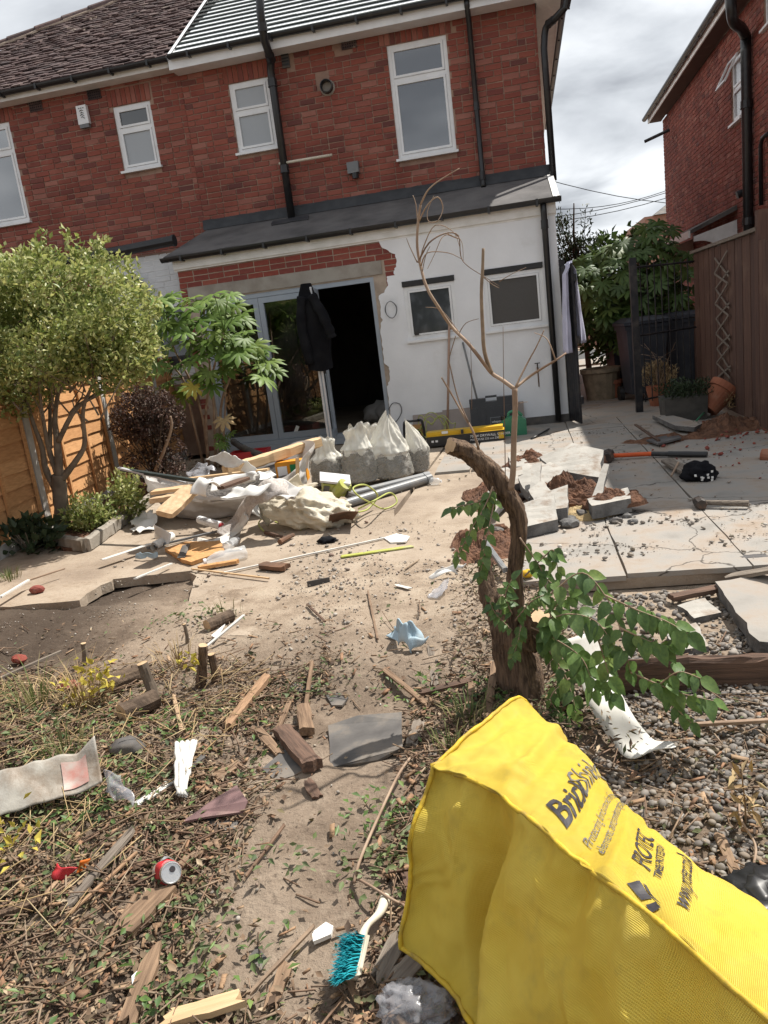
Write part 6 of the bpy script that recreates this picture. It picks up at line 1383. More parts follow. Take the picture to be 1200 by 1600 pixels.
# ================================================================== rubbish pile on the left of the path
def rub_sack(px, py, w, h, label, seed, m='sack', fill=.55, peak=(0, 0), dpt=.8, tie=False, yoff=0.0):
    p = at(px, py, .004) + Vector((0, w * .35 + yoff, 0)); s = empty('rubble_sack', p, label, 'sack', 'see-through sacks of rubble standing on the path')
    def f(u, v):
        a = u * 2 * math.pi; z = v * h
        if v < .08: rr = w * .5 * (v / .08) ** .5 * .95
        elif v < fill: rr = w * .5 * (1 + .10 * math.sin(3 * v + seed))
        else: t = (v - fill) / (1 - fill); rr = w * .5 * (lerp(1.0, .08, t ** 1.1) if tie else (1 - .30 * math.sin(math.pi * min(1, t * 1.1)) - .5 * t * t)) * (1 + .12 * t * math.sin(a * 5 + seed + 3 * t) + .08 * t * math.sin(a * 9 + seed * 2))
        cr_ = .0 if v < .1 else 1
        nf = .16 * noise.noise(Vector((math.cos(a) * 2.2, math.sin(a) * 2.2, v * 3 + seed))) + .07 * math.sin(a * 7 + 3 * v + seed) * max(0, v - fill * .7) * 1.6 + .05 * noise.noise(Vector((math.cos(a) * 7, math.sin(a) * 7, v * 12 + seed)))
        cq = Vector((math.cos(a) * 3.2, math.sin(a) * 3.2, v * 6 + seed)); t_ = max(0, v - fill * .8); nf += (.08 + .3 * t_) * (.3 - abs(noise.noise(cq))) + .03 * (.3 - abs(noise.noise(cq * 2.3))) + .16 * t_ * math.sin(a * 11 + seed * 4 + 2 * math.sin(v * 9)) + .10 * math.sin(math.pi * min(1, v / fill)) - .06
        rr *= 1 + nf * cr_
        t = max(0, (v - fill) / (1 - fill)); return p + Vector((math.cos(a) * rr + peak[0] * t * t + .05 * math.sin(seed * 3) * v, math.sin(a) * rr * dpt + peak[1] * t, z + (.16 * h * t * noise.noise(Vector((math.cos(a) * 1.4, math.sin(a) * 1.4, seed + 9))))))
    k = MB(); k.grid(f, 84, 60); k.m = [1 if (i % 60) / 60 > fill * .93 + .05 * math.sin(i // 60 * .5 + seed) else 0 for i in range(84 * 60)]; kids(s, k.build('bag', [M[m], M['sackneck']], smooth=True, fixn=False))
    k = MB(); k.grid(lambda u, v: p + (f(u, v * fill * .98) - p) * .93 + Vector((0, 0, .004)) + Vector((random.uniform(-1, 1), random.uniform(-1, 1), random.uniform(-1, 1))) * .009, 36, 20); k.add([p + (f(i / 24, fill * .97) - p) * .96 for i in range(24)], [tuple(range(24))]); kids(s, k.build('rubble', M['rubble'], smooth=False, fixn=False)); return s
M['sackneck'] = film('bunched_sack_film', (.80, .78, .70), .62, rough=.3, wr=18, bump=1.0)
M['sackfilm'] = film('rubble_sack_film', (.72, .70, .63), .27, rough=.25, wr=11, bump=1.0)
rub_sack(512, 764, .34, .50, 'leftmost see-through sack of dark rubble with pale crumpled neck', 1.0, 'sackfilm', .62)
rub_sack(560, 762, .37, .60, 'second see-through rubble sack with an open neck showing a brown lump', 2.3, 'sackfilm', .62)
rub_sack(613, 755, .46, .68, 'largest see-through rubble sack pulled up to a tall point', 3.7, 'sackfilm', .42, peak=(.06, 0), tie=True)
rub_sack(650, 745, .26, .56, 'rightmost narrow rubble sack leaning behind the big pointed one', 5.1, 'sackfilm', .5, peak=(-.08, 0), tie=True, yoff=.05)
rub_sack(590, 728, .4, .46, 'rubble sack half hidden behind the big pointed sack', 6.4, 'sackfilm', .5)
# low cream sack slumped in front
p = at(475, 828, .01) + Vector((0, .2, .13)); o = blob('rubble_sack', p, (.33, .24, .15), 'sack_b', .34, 1.1, 5, 4.4, flat=-.12, crease=1.1); o.rotation_euler = (0, R(14), R(-18)); tag(o, 'cream rubble sack lying slumped beside the lime power tool', 'sack')
# builder's bag lying open, holding offcuts
bp = at(335, 822, 0); bag = empty('builder_bag', bp, "off-white woven builder's bag spilling board offcuts and paper", 'bag')
cB = Vector((bp.x - .05, bp.y + .62, 0))
def bf_(u, v):
    a = u * 2 * math.pi; rx, ry = .78, .5; h = .42
    t = v; rr = (.72 + .35 * math.sin(t * 1.7)) * (1 + .10 * noise.noise(Vector((math.cos(a) * 2, math.sin(a) * 2, t * 2))) + .05 * noise.noise(Vector((math.cos(a) * 6, math.sin(a) * 6, t * 7))))
    sag = 1 + .35 * math.sin(a * 2 + .6) * t - .22 * max(0, math.cos(a + 2.3)) * t
    return cB + Vector((math.cos(a) * rx * rr, math.sin(a) * ry * rr, max(.012, h * t * sag)))
k = MB(); k.grid(bf_, 72, 22); kids(bag, k.build('side_wall', M['builder'], smooth=True, fixn=False))
k = MB(); k.grid(lambda u, v: cB + (bf_(u, .75) - cB) * Vector((1, 1, 1)).x * (1 - v) * .97 + Vector((0, 0, .10 * v + .06 * noise.noise(Vector((u * 9, v * 5, 2))))), 40, 10); kids(bag, k.build('fill', M['rubble'], fixn=False))
def strap(pts, w, m, name, parent=bag, th=.012):
    C = cat_rom(pts, 6); k = MB(); n = len(C); vs = []; fs = []
    for i, p in enumerate(C):
        t = (C[min(i + 1, n - 1)] - C[max(i - 1, 0)]).normalized(); s = t.cross(Vector((.2, -.75, .65))).normalized() * w * .5 * (1 + .2 * math.sin(i * .9)); q = t.cross(s).normalized() * .02 * math.sin(i * 1.3)
        vs += [p - s, p - s * .3 + q, p + s * .3 - q, p + s]
    for i in range(n - 1):
        for a in range(3): fs.append((i * 4 + a, i * 4 + a + 1, i * 4 + 5 + a, i * 4 + 4 + a))
    k.add(vs, fs); o = k.build(name, M[m], smooth=True, fixn=False); so = o.modifiers.new('t', 'SOLIDIFY'); so.thickness = th
    return kids(parent, o) if parent is not None else o
strap([at(352, 838, .03), at(372, 815, .12), at(395, 780, .33), at(425, 762, .42), at(455, 765, .36)], .16, 'netting', 'mesh_flap')
strap([at(300, 845, .02), at(335, 848, .03), at(365, 832, .05), at(385, 805, .2)], .07, 'whitep', 'lifting_strap')
drape('paper_sheet', [at(420, 822, .01), at(440, 800, .01), at(410, 775, .25), at(392, 800, .2)], 10, 10, 'paper', 'sheet of white paper standing against the front of the builder bag', 'paper', amp=.02)
Z = lambda px, py, z: at(px, py, z)
# boards, papers and tubes heaped in the bag (each one separate)
heapgrp = "offcuts piled in the builder's bag"
stick('board_offcut', Z(243, 785, .36), Z(305, 775, .40), .16, .05, 'osb', 'pale fibre board offcut at the left end of the builder bag pile', 'board', group=heapgrp)
stick('board_offcut', Z(242, 772, .42), Z(300, 764, .44), .14, .035, 'wood_new', 'pinkish board lying on top of the left fibre board', 'board', group=heapgrp)
stick('board_offcut', Z(258, 808, .34), Z(300, 768, .46), .15, .05, 'osb', 'broken diagonal fibre board sticking out over the bag edge', 'board', group=heapgrp, roll=.25)
stick('wood_beam', Z(355, 745, .40), Z(500, 698, .46), .10, .10, 'wood_new', 'long pale softwood beam lying across the pile towards the sacks', 'beam')
stick('metal_strip', Z(186, 733, .60), Z(290, 757, .46), .035, .02, 'alu_w', 'long pale metal strip sticking out left from the pile', 'strip')
stick('dark_strip', Z(190, 736, .58), Z(360, 762, .44), .04, .03, 'batten', 'dark green trim strip under the pale metal strip', 'strip')
stick('timber_strip', Z(275, 752, .45), Z(420, 735, .46), .05, .02, 'wood_new', 'yellowish timber strip along the back of the pile', 'strip')
stick('plastic_trim', Z(325, 752, .47), Z(425, 742, .44), .06, .015, 'whitep', 'white trim strip lying across the pile top', 'strip')
stick('brown_offcut', Z(345, 765, .46), Z(385, 750, .47), .10, .03, 'wood_dark', 'dark brown wood scrap between the white papers', 'wood scrap')
def roll(label, A, B, r, m='paper', name='paper_roll'):
    k = MB(); d = (B - A); x = d.normalized(); s = x.cross(Vector((0, 0, 1))).normalized(); u_ = s.cross(x); n = 22
    vs = []; fs = []
    for i in range(n + 1):
        a = i / n * 2.6 * math.pi; rr = r * (.55 + .45 * i / n)
        for p in (A, B): vs.append(p + s * math.cos(a) * rr + u_ * math.sin(a) * rr)
    for i in range(n): fs.append((2 * i, 2 * i + 1, 2 * i + 3, 2 * i + 2))
    k.add(vs, fs); return tag(k.build(name, M[m], smooth=True, fixn=False), label, 'paper')
drape('paper_sheet', [Z(322, 718, .5), Z(350, 706, .62), Z(386, 722, .58), Z(362, 734, .5)], 12, 10, 'paper', 'white textured ceiling paper sheet sticking up at the back of the pile', 'paper', amp=.02, seed=3)
drape('paper_sheet', [Z(300, 774, .46), Z(318, 748, .55), Z(345, 762, .5), Z(322, 776, .44)], 14, 12, 'paper', 'curled white paper folded over beside the fibre boards', 'paper', amp=.03, bow=.06, seed=4)
drape('paper_sheet', [Z(330, 770, .44), Z(335, 748, .5), Z(402, 742, .5), Z(398, 752, .44)], 16, 8, 'paper', 'long white paper bent over the middle of the pile', 'paper', amp=.02, bow=.05, seed=5)
drape('paper_sheet', [Z(345, 780, .40), Z(365, 765, .44), Z(420, 760, .44), Z(405, 775, .38)], 16, 10, 'paper', 'crumpled white sheet along the front rim of the bag', 'paper', amp=.03, seed=6)
drape('paper_sheet', [Z(398, 742, .46), Z(425, 735, .48), Z(432, 742, .44), Z(410, 752, .42)], 10, 10, 'paper', 'small white paper beside the pale beam', 'paper', amp=.03, seed=7)
drape('paper_sheet', [Z(376, 738, .47), Z(386, 720, .58), Z(400, 736, .48), Z(388, 742, .46)], 8, 8, 'paper', 'small upright paper peak in the middle of the pile', 'paper', amp=.02, seed=8)
drape('plastic_wrap', [Z(290, 745, .42), Z(310, 728, .5), Z(340, 735, .46), Z(318, 748, .42)], 14, 14, 'bottle_d', 'clear crumpled plastic wrap at the back left of the pile', 'plastic sheet', amp=.06, freq=14, seed=9)
drape('white_sheet', [Z(400, 770, .38), Z(425, 745, .45), Z(470, 765, .36), Z(450, 790, .28)], 22, 20, 'builder', 'woven white sheet hanging over the right end of the bag', 'plastic sheet', amp=.06, freq=6, seed=10)
drape('white_sheet', [Z(440, 765, .36), Z(470, 748, .40), Z(492, 765, .25), Z(470, 782, .22)], 18, 16, 'sack_b', 'cream plastic sheet folded between the bag and the sacks', 'plastic sheet', amp=.06, freq=6, seed=11)
# orange and green carton
cg = empty('orange_carton', Z(452, 740, .3), 'orange and green product carton standing behind the pile', 'carton'); u3 = Vector((1, .12, 0)).normalized(); Tz = fr(Z(434, 756, .22), u3, Vector((u3.y, -u3.x, 0)))
k = MB(); obox(k, Tz, 0, .29, -.14, 0, 0, .2); kids(cg, k.build('box', M['cardgo'])); k = MB(); obox(k, Tz, .14, .28, .001, .004, .03, .17); kids(cg, k.build('green_panel', M['cardgr'])); k = MB(); obox(k, Tz, .02, .11, .001, .005, .07, .16); kids(cg, k.build('white_panel', M['ink_w']))
stick('wood_slat_piece', Z(466, 765, .2), Z(465, 715, .5), .035, .01, 'wood_new', 'thin upright wooden slat in front of the orange carton', 'slat')
# red crate, grey duct and post by the shrub
rdp = onY(385, 712, 9.3); rc_ = empty('red_tray', rdp, 'red plastic tray by the foot of the bifold doors', 'tray'); Tt2 = fr((rdp.x - .25, 9.3, max(.06, rdp.z - .06)), (1, .1, 0), (.1, -1, 0))
k = MB(); obox(k, Tt2, 0, .5, -.3, 0, 0, .02); obox(k, Tt2, 0, .5, -.02, 0, .021, .1); obox(k, Tt2, 0, .02, -.3, -.021, .021, .1); obox(k, Tt2, .48, .5, -.3, -.021, .021, .1); obox(k, Tt2, .021, .479, -.3, -.28, .021, .1); kids(rc_, k.build('tray', M['redp']))
tag(limb(rc_, [onY(365, 690, 9.8), onY(380, 700, 9.5), onY(420, 716, 9.2)], .045, .045, 'slate', 'grey_duct', 10, k=4), 'dark grey pipe lying from the shrub to the door sill', 'pipe'); o = bpy.data.objects['grey_duct']; o.parent = None; o.matrix_parent_inverse = Matrix()
# bits on the paving in front of the pile
tube_a, tube_b = Z(312, 812, .10), Z(346, 822, .08); k = MB(); k.tube([tube_a, tube_b], .035, 14); sl = empty('sealant_tube', tube_a, 'white sealant cartridge with dark lettering lying against the bag', 'sealant tube'); kids(sl, k.build('cartridge', M['upvc'])); k = MB(); d = (tube_b - tube_a).normalized(); k.tube([tube_b, tube_b + d * .015, tube_b + d * .07], [.03, .012, .007], 10); kids(sl, k.build('nozzle', M['redp']))
n3 = Vector((.1, -.8, .6)).normalized(); up3 = (n3 - d * n3.dot(d)).normalized(); w3 = up3.cross(d) * 1
put_text(sl, 'ROOF & GUTTER', lambda a, b: tube_a + d * (.01 + a) + (up3 * .0362 * math.cos((b - .01) / .036) + w3 * .0362 * math.sin((b - .01) / .036) * -1), 'ink', .026) if False else put_text(sl, 'ROOF SEAL', lambda a, b: tube_a + d * (.012 + a) - w3 * 0 + (up3 * math.cos((b - .012) / .036) - (d.cross(up3)) * -math.sin((b - .012) / .036)) * .0365, 'ink', .034)
drape('paper_sheet', [Z(205, 835, .01), Z(215, 805, .05), Z(243, 800, .12), Z(240, 830, .02)], 14, 14, 'paper', 'crumpled white paper lying left of the builder bag', 'paper', amp=.05, seed=12)
drape('paper_sheet', [Z(242, 842, .02), Z(240, 820, .20), Z(268, 835, .1), Z(262, 852, .02)], 10, 10, 'paper', 'white card folded into a tent in front of the bag', 'paper', amp=.01, seed=13)
roll('roll of white lining paper on the paving before the bag', Z(240, 855, .03), Z(268, 838, .03), .04)
stick('thin_pipe', Z(230, 858, .01), Z(340, 832, .02), .02, .02, 'greyp', 'thin grey-green pipe lying on the paving before the bag', 'pipe'); 
gstick('stick', (160, 875), (235, 850), .05, .006, 'whitep', 'long flat white strip on the paving at the left', 'strip', za=.06, zb=.06)
o = shard('chipboard_piece', [(258, 862), (290, 852), (345, 850), (352, 866), (300, 884), (285, 880)], .005, .03, 'chipboard', 'orange chipboard sheet lying broken on the paving', 'board', rag=.006, seed=2)
stick('metal_bracket', Z(283, 872, .04), Z(291, 852, .05), .06, .006, 'slate', 'dark flat metal plate lying on the orange chipboard', 'plate')
def bottle(A, B, r, label, m='bottle'):
    d = (B - A); L_ = d.length; b = empty('plastic_bottle', A, label, 'bottle'); Mx = Matrix.Translation(A) @ d.to_track_quat('Z', 'Y').to_matrix().to_4x4()
    pr = [(.3 * r, 0), (r * .9, .01), (r, .04 * L_), (r * .93, .16 * L_), (r, .2 * L_), (r * .9, .32 * L_), (r, .38 * L_), (r * .92, .5 * L_), (r, .56 * L_), (r, .7 * L_), (r * .7, .82 * L_), (r * .36, .9 * L_), (r * .34, .95 * L_)]
    k = MB(); k.lathe(pr, 22, Mx, cap=True); k.v = [tuple(Vector(v) + Vector((noise.noise(Vector(v) * 18), 0, noise.noise(Vector(v) * 18 + Vector((5, 0, 0))))) * r * .18) for v in k.v]; kids(b, k.build('body', M[m], smooth=True)); k = MB(); k.lathe([(r * .42, .94 * L_), (r * .42, 1.0 * L_)], 12, Mx); kids(b, k.build('cap', M['upvc'])); return b
bottle(Z(386, 862, .05), Z(318, 878, .05), .052, 'large empty clear plastic bottle lying on the orange chipboard')
bottle(Z(352, 856, .04), Z(372, 842, .04), .036, 'short crushed clear bottle standing behind the larger one')
gstick('broken_timber', (312, 890), (372, 880), .05, .03, 'chipboard', 'reddish broken timber strip below the clear bottle', 'wood scrap', za=.01, zb=.01)
gstick('broken_timber', (410, 887), (448, 890), .09, .035, 'rust', 'short rusty brown offcut lying in the middle of the path', 'wood scrap', za=.01, zb=.01)
gstick('long_lath', (345, 897), (600, 842), .015, .012, 'whitep', 'long thin pale lath lying across the path', 'strip', za=.01, zb=.01)
gstick('long_lath', (420, 905), (300, 890), .014, .012, 'wood_new', 'thin yellowish lath below the chipboard', 'strip', za=.015, zb=.015)
gstick('white_tube', (252, 893), (295, 890), .05, .035, 'whitep', 'short white plastic tube by the lifted paving hole', 'pipe', za=.02, zb=.02)
gstick('white_lath', (212, 905), (268, 882), .018, .012, 'whitep', 'thin white lath by the edge of the lifted paving', 'strip', za=.05, zb=.03)
gstick('white_lath', (0, 935), (45, 908), .025, .015, 'whitep', 'white lath at the far left edge of the paving', 'strip', za=.06, zb=.06)
gstick('pale_stick', (45, 908), (100, 890), .012, .012, 'twig_pale', 'thin pale stick touching the white lath at the left', 'stick', za=.06, zb=.06)
tag(blob('brick_piece', Z(57, 921, .03), (.06, .04, .03), 'brick_new', .2, 2, 2, 3, smooth=False), 'broken red brick piece on the left paving edge', 'brick')
drape('blue_rag', [Z(212, 874, .01), Z(215, 866, .05), Z(240, 866, .05), Z(242, 874, .01)], 14, 10, 'bluecl', 'small bluish crumpled wrapper left of the chipboard', 'wrapper', amp=.04, freq=16, seed=5)
gstick('yellow_lath', (533, 871), (645, 855), .045, .012, 'limep', 'bright yellow-green lath lying on the path', 'strip', za=.005, zb=.005)
shard('plaster_piece', [(600, 842), (620, 836), (641, 840), (635, 848), (610, 850)], .004, .012, 'paper', 'round pale flake of plaster near the yellow lath', 'plaster piece', seed=4)
a_, b_ = Z(481, 921, .0), Z(516, 914, .0); k = MB(); obox(k, fr(a_, (b_ - a_).normalized(), Vector((0, -1, 0))), 0, (b_ - a_).length, -.002, .05, .005, .012); obox(k, fr(a_, (b_ - a_).normalized(), Vector((0, -1, 0))), 0, (b_ - a_).length, -.01, -.002, .005, .05); tag(k.build('dark_angle_trim', M['slate']), 'short dark grey angle trim lying on the dusty path', 'trim')
# wire, claw hammer, tool and shovel blade by the cream sack
cable([Z(412, 830, .02), Z(404, 818, .05), Z(415, 808, .07), Z(440, 808, .03), Z(430, 815, .01), Z(455, 822, .01), Z(470, 828, .01)], .006, 'lime', 'yellow-green cable looping out from under the cream sack')
hm = empty('claw_hammer', Z(440, 838, 0), 'old rusty claw hammer lying in front of the cream sack', 'hammer'); k = MB(); k.tube([Z(415, 832, .02), Z(445, 840, .025)], [.016, .013], 8); kids(hm, k.build('handle', M['wood_dark'])); k = MB(); k.tube([Z(437, 847, .03), Z(449, 840, .035), Z(458, 836, .03)], [.022, .02, .017], 8); kids(hm, k.build('head', M['rust']))
gt_ = Z(535, 790, 0); tl_ = empty('chasing_tool', gt_, 'lime green and grey power tool lying with its cable by the pipes', 'power tool'); pA, pB = onY(516, 775, gt_.y + .15), onY(545, 785, gt_.y)
k = MB(); k.box(gt_ + Vector((-.06, .1, .17)), (.26, .2, .12), M=Euler((.3, .25, .3)).to_matrix(), j=.01); k.tube([gt_ + Vector((-.1, .05, .08)), gt_ + Vector((.05, .0, .2))], .06, 12); kids(tl_, k.build('body', M['limep'])); k = MB(); k.box(gt_ + Vector((-.05, .06, .245)), (.28, .18, .02), M=Euler((.3, .25, .3)).to_matrix()); kids(tl_, k.build('base_plate', M['alu_w'])); k = MB(); k.box(gt_ + Vector((-.16, .05, .12)), (.05, .18, .2), M=Euler((.2, .3, .3)).to_matrix()); k.tube([gt_ + Vector((.05, .02, .1)), gt_ + Vector((.14, .08, .04))], .035, 8); kids(tl_, k.build('guard', M['slate']))
cable([Z(560, 795, .1), Z(585, 782, .2), Z(610, 770, .14), Z(620, 785, .05), Z(600, 795, .03), Z(578, 785, .12), Z(560, 775, .26), Z(552, 762, .32), Z(572, 758, .28), Z(590, 775, .12), Z(575, 795, .04), Z(560, 800, .06)], .0075, 'lime', 'lime cable coiled on the grey pipes behind the shovel blade')
sb0 = Z(514, 822, 0); k = MB(); sA, sB, sC, sD = Z(513, 824, .012), Z(550, 815, .012), Z(560, 800, .16), Z(515, 805, .16)
k.grid(lambda u, v: sA.lerp(sB, u).lerp(sD.lerp(sC, u), v) + Vector((0, .05 * math.sin(math.pi * u), 0)), 10, 6); o = k.build('shovel_blade', M['rust'], smooth=True, fixn=False); so = o.modifiers.new('t', 'SOLIDIFY'); so.thickness = .005; tag(o, 'rusty square shovel blade standing in front of the cream sack', 'shovel')
tag(blob('dark_glove', Z(512, 844, .02), (.07, .05, .025), 'jacket', .5, 2.5, 3, 8), 'dark crumpled glove scrap below the shovel blade', 'glove')
for i, (a, b, r) in enumerate((((540, 787), (672, 747), .042), ((545, 773), (670, 742), .034))):
    k = MB(); A, B = Z(*a, .05 + i * .01), Z(*b, .05 + i * .01); dd = (B - A).normalized(); k.tube([A, B], r, 16, cap=False); k.tube([A, B], r * .88, 16, cap=False); k.tube([B - dd * .07, B], r * 1.12, 16); tag(k.build('plastic_pipe', M['greyp']), ['thicker grey plastic soil pipe in front of the sacks', 'thinner grey plastic pipe behind the thicker one'][i], 'pipe')
bottle(Z(672, 752, .035), Z(690, 752, .03), .035, 'small crushed clear bottle at the right end of the grey pipes')

# ================================================================== broken slabs and spoil on the patio
gq = 'broken pieces of paving slab heaped on the patio'
def chunk(px, z, th, label, zs=None, seed=0):
    th *= .9; zs = [q * 1.9 for q in zs]; return shard('slab_piece', px, z, th, 'slabtop', label, 'slab piece', rag=.018, k=4, zs=zs, mside='slab_edge', group=gq, seed=seed)
chunk([(785, 742), (835, 742), (838, 760), (800, 772), (780, 765)], .03, .07, 'pale slab piece at the left of the heap', [.0, .03, .02, .0, .01], 1)
chunk([(818, 752), (862, 748), (868, 762), (822, 776)], .05, .06, 'flat pale slab piece in the middle of the heap', [.05, .06, .02, .0], 2)
chunk([(845, 745), (895, 735), (945, 742), (938, 758), (868, 756)], .06, .07, 'large pale slab fragment on top of the heap', [.06, .1, .08, .0, .03], 3)
chunk([(812, 782), (862, 764), (890, 768), (880, 782), (830, 795)], .03, .09, 'thick slab piece standing proud below the large fragment', [.05, .08, .06, .0, .0], 4)
chunk([(838, 800), (890, 795), (888, 812), (850, 818)], .02, .10, 'grey-edged thick slab lump in front of the heap', [.02, .05, .0, .0], 5)
chunk([(828, 795), (850, 785), (868, 795), (838, 806)], .03, .08, 'small slab lump wedged under the thick piece', [.04, .06, .02, .0], 6)
chunk([(805, 825), (868, 810), (872, 828), (815, 842)], .01, .09, 'long low slab lump nearest the climber trunk', [.03, .06, .0, .0], 7)
chunk([(835, 770), (850, 768), (845, 785), (825, 788)], .08, .05, 'tilted sliver of slab among the bigger pieces', [.1, .1, .0, .0], 8)
chunk([(920, 800), (982, 790), (985, 800), (925, 812)], .02, .11, 'dark edged slab lump at the right of the heap', [.0, .02, .0, .0], 9)
chunk([(845, 725), (905, 728), (942, 734), (900, 740), (850, 734)], .04, .10, 'long slab edge behind the heap carrying soil', [.02, .02, .0, .0, .0], 10)
chunk([(795, 730), (845, 728), (848, 742), (800, 748)], .03, .11, 'dark slab lump behind the left of the heap', [.02, .04, .0, .0], 11)
chunk([(924, 790), (945, 770), (955, 772), (940, 790)], .03, .05, 'narrow splinter of slab leaning by the right lump', [.0, .1, .1, .0], 12)
chunk([(762, 790), (785, 770), (800, 790), (775, 812)], .02, .07, 'slab corner just behind the climber trunk', [.02, .05, .03, .0], 13)
lumps = set()
for i in range(26):
    px, py = random.uniform(755, 990), random.uniform(735, 835); r_ = random.uniform(.02, .06); o = blob('rubble_lump', on_ground(px, py, r_ * .4), (r_ * 1.3, r_, r_ * .7), random.choice(['slab_edge', 'slab_edge', 'slate', 'claysoil']), .35, 1.8, 2, i, smooth=False); place = 'left of' if px < 830 else 'among' if px < 900 else 'right of'; dep = ['nearest the camera', 'near the front', 'at mid depth', 'towards the back', 'furthest back'][int((835 - py) / 20.1)]
    for adj in ('charcoal', 'dark', 'slate grey', 'black edged', 'rough', 'small', 'angular', 'flat', 'rounded', 'sharp', 'thin', 'crumbling'):
        lab_ = '%s rubble lump %s the broken slabs, %s' % (adj, place, dep)
        if lab_ not in lumps: break
    lumps.add(lab_); tag(o, lab_, 'rubble', 'small rubble lumps round the broken slabs')
heap('soil_heap', 895, 780, .36, .26, .17, 'claysoil', 'largest clod of brown clay soil on the broken slabs', 'soil heap', 1, .05)
heap('soil_heap', 895, 725, .30, .25, .12, 'claysoil', 'brown soil clod at the back right of the broken slabs', 'soil heap', 2, .08)
heap('soil_heap', 825, 727, .26, .22, .11, 'claysoil', 'brown soil clod at the back left of the broken slabs', 'soil heap', 3, .10)
heap('soil_heap', 955, 785, .22, .14, .09, 'claysoil', 'low brown soil clod on the right hand slab lump', 'soil heap', 4, .10)
heap('sand_heap', 915, 805, .26, .18, .06, 'straw', 'small heap of yellowish sand and straw before the soil', 'sand heap', 5, .02)
heap('soil_heap', 775, 775, .3, .5, .10, 'claysoil', 'dark soil spill left of the broken slabs', 'soil heap', 6, .0)
heap('soil_heap', 760, 860, .28, .5, .12, 'claysoil', 'soil and debris bank along the broken patio edge', 'soil heap', 7, -.03)
heap('soil_heap', 1140, 672, .55, .35, .14, 'claysoil', 'dark heap of spoil and roots at the foot of the brown fence', 'soil heap', 8, .0)
heap('soil_heap', 1060, 688, .75, .3, .06, 'claysoil', 'low band of red dirt across the back of the patio', 'soil heap', 9, .0)
# tools on the patio
sg = empty('sledgehammer', Z(950, 712, 0), 'sledgehammer with orange and black fibreglass handle lying on the patio', 'hammer'); A, B, C = Z(958, 712, .07), Z(1018, 709, .06), Z(1105, 710, .05)
k = MB(); k.tube([A, B], .021, 10); kids(sg, k.build('handle', M['orange'])); k = MB(); k.tube([B, B.lerp(C, .3), B.lerp(C, .31), C], [.0215, .023, .026, .027], 10); kids(sg, k.build('grip', M['black'])); hd_ = A + Vector((-.05, 0, 0)); k = MB(); k.tube([hd_ + Vector((.02, .11, 0)), hd_ + Vector((.018, .08, 0)), hd_ + Vector((-.015, -.08, 0)), hd_ + Vector((-.02, -.11, 0))], [.045, .06, .06, .045], 8); kids(sg, k.build('head', M['iron']))
lh = empty('lump_hammer', Z(1092, 790, 0), 'short wooden handled lump hammer lying on the slabs at the right', 'hammer'); A, B = Z(1098, 785, .06), Z(1170, 787, .055); k = MB(); k.tube([A, A.lerp(B, .5), B], [.017, .019, .023], 10); kids(lh, k.build('handle', M['wood_grey'])); k = MB(); k.tube([A + Vector((-.02, .05, 0)), A + Vector((-.02, .035, 0)), A + Vector((-.02, -.05, -.0)), A + Vector((-.02, -.065, 0))], [.034, .042, .042, .034], 8); kids(lh, k.build('head', M['iron']))
hat = empty('woolly_hat', Z(1090, 738, 0), 'black woolly cap with white specks dropped on the patio', 'hat'); o = blob('crown', Z(1092, 740, .07), (.13, .11, .095), 'jacket', .35, 1.8, 4, 5, flat=-.08); kids(hat, o); k = MB()
for i in range(9): a = random.uniform(-.08, .09); b = random.uniform(-.05, .04); k.box(Z(1094, 738, .09) + Vector((a, -.112 + abs(a) * .3, b)), (.016, .006, .016), j=.002)
kids(hat, k.build('white_specks', M['paper']))
gstick('wood_board', (1042, 722), (1082, 745), .11, .03, 'wood_grey', 'short pale board lying beside the black cap', 'board', za=.03, zb=.03)
gstick('stick', (1049, 745), (1060, 724), .015, .015, 'twig_pale', 'thin pale stick leaning on the short board by the cap', 'stick', za=.03, zb=.07)
gstick('stick', (993, 665), (1030, 690), .03, .02, 'wood_dark', 'dark stick lying across the patio before the railing', 'stick', za=.06, zb=.04)
shard('roofing_felt', [(1010, 690), (1055, 680), (1065, 686), (1028, 696)], .02, .02, 'felt', 'black torn roofing felt strip on the patio near the stick', 'felt', seed=3)
shard('flagstone', [(1020, 655), (1050, 655), (1098, 668), (1085, 675), (1055, 672)], .03, .05, 'slab', 'grey paving flag under the stone planter', 'slab piece', mside='slab_edge', seed=6)
cable([Z(1100, 645, .1), Z(1086, 660, .08), Z(1081, 668, .04), Z(1090, 672, .03), Z(1096, 670, .03)], .012, 'greenp', 'green hose loop by the tipped terracotta pot')
pA = Z(1190, 712, .05); k = MB(); k.lathe([(.06, 0), (.075, .12), (.085, .12), (.085, .15), (.07, .15), (.055, .01)], 16, Matrix.Translation(pA) @ Matrix.Rotation(R(95), 4, 'Y') @ Matrix.Rotation(R(30), 4, 'X'), cap=False); tag(k.build('plant_pot', M['terracotta']), 'small terracotta pot on its side at the right edge of the patio', 'plant pot')
tag(blob('brick_piece', Z(1068, 711, .03), (.05, .04, .03), 'brick_new', .3, 2, 2, 1, smooth=False), 'small red brick lump right of the black cap', 'brick')
stick('felt_roll', on_ground(1156, 882, .05), on_ground(1215, 880, .05), .09, .05, 'felt', 'roll of torn grey roofing felt on the slab front edge', 'felt')

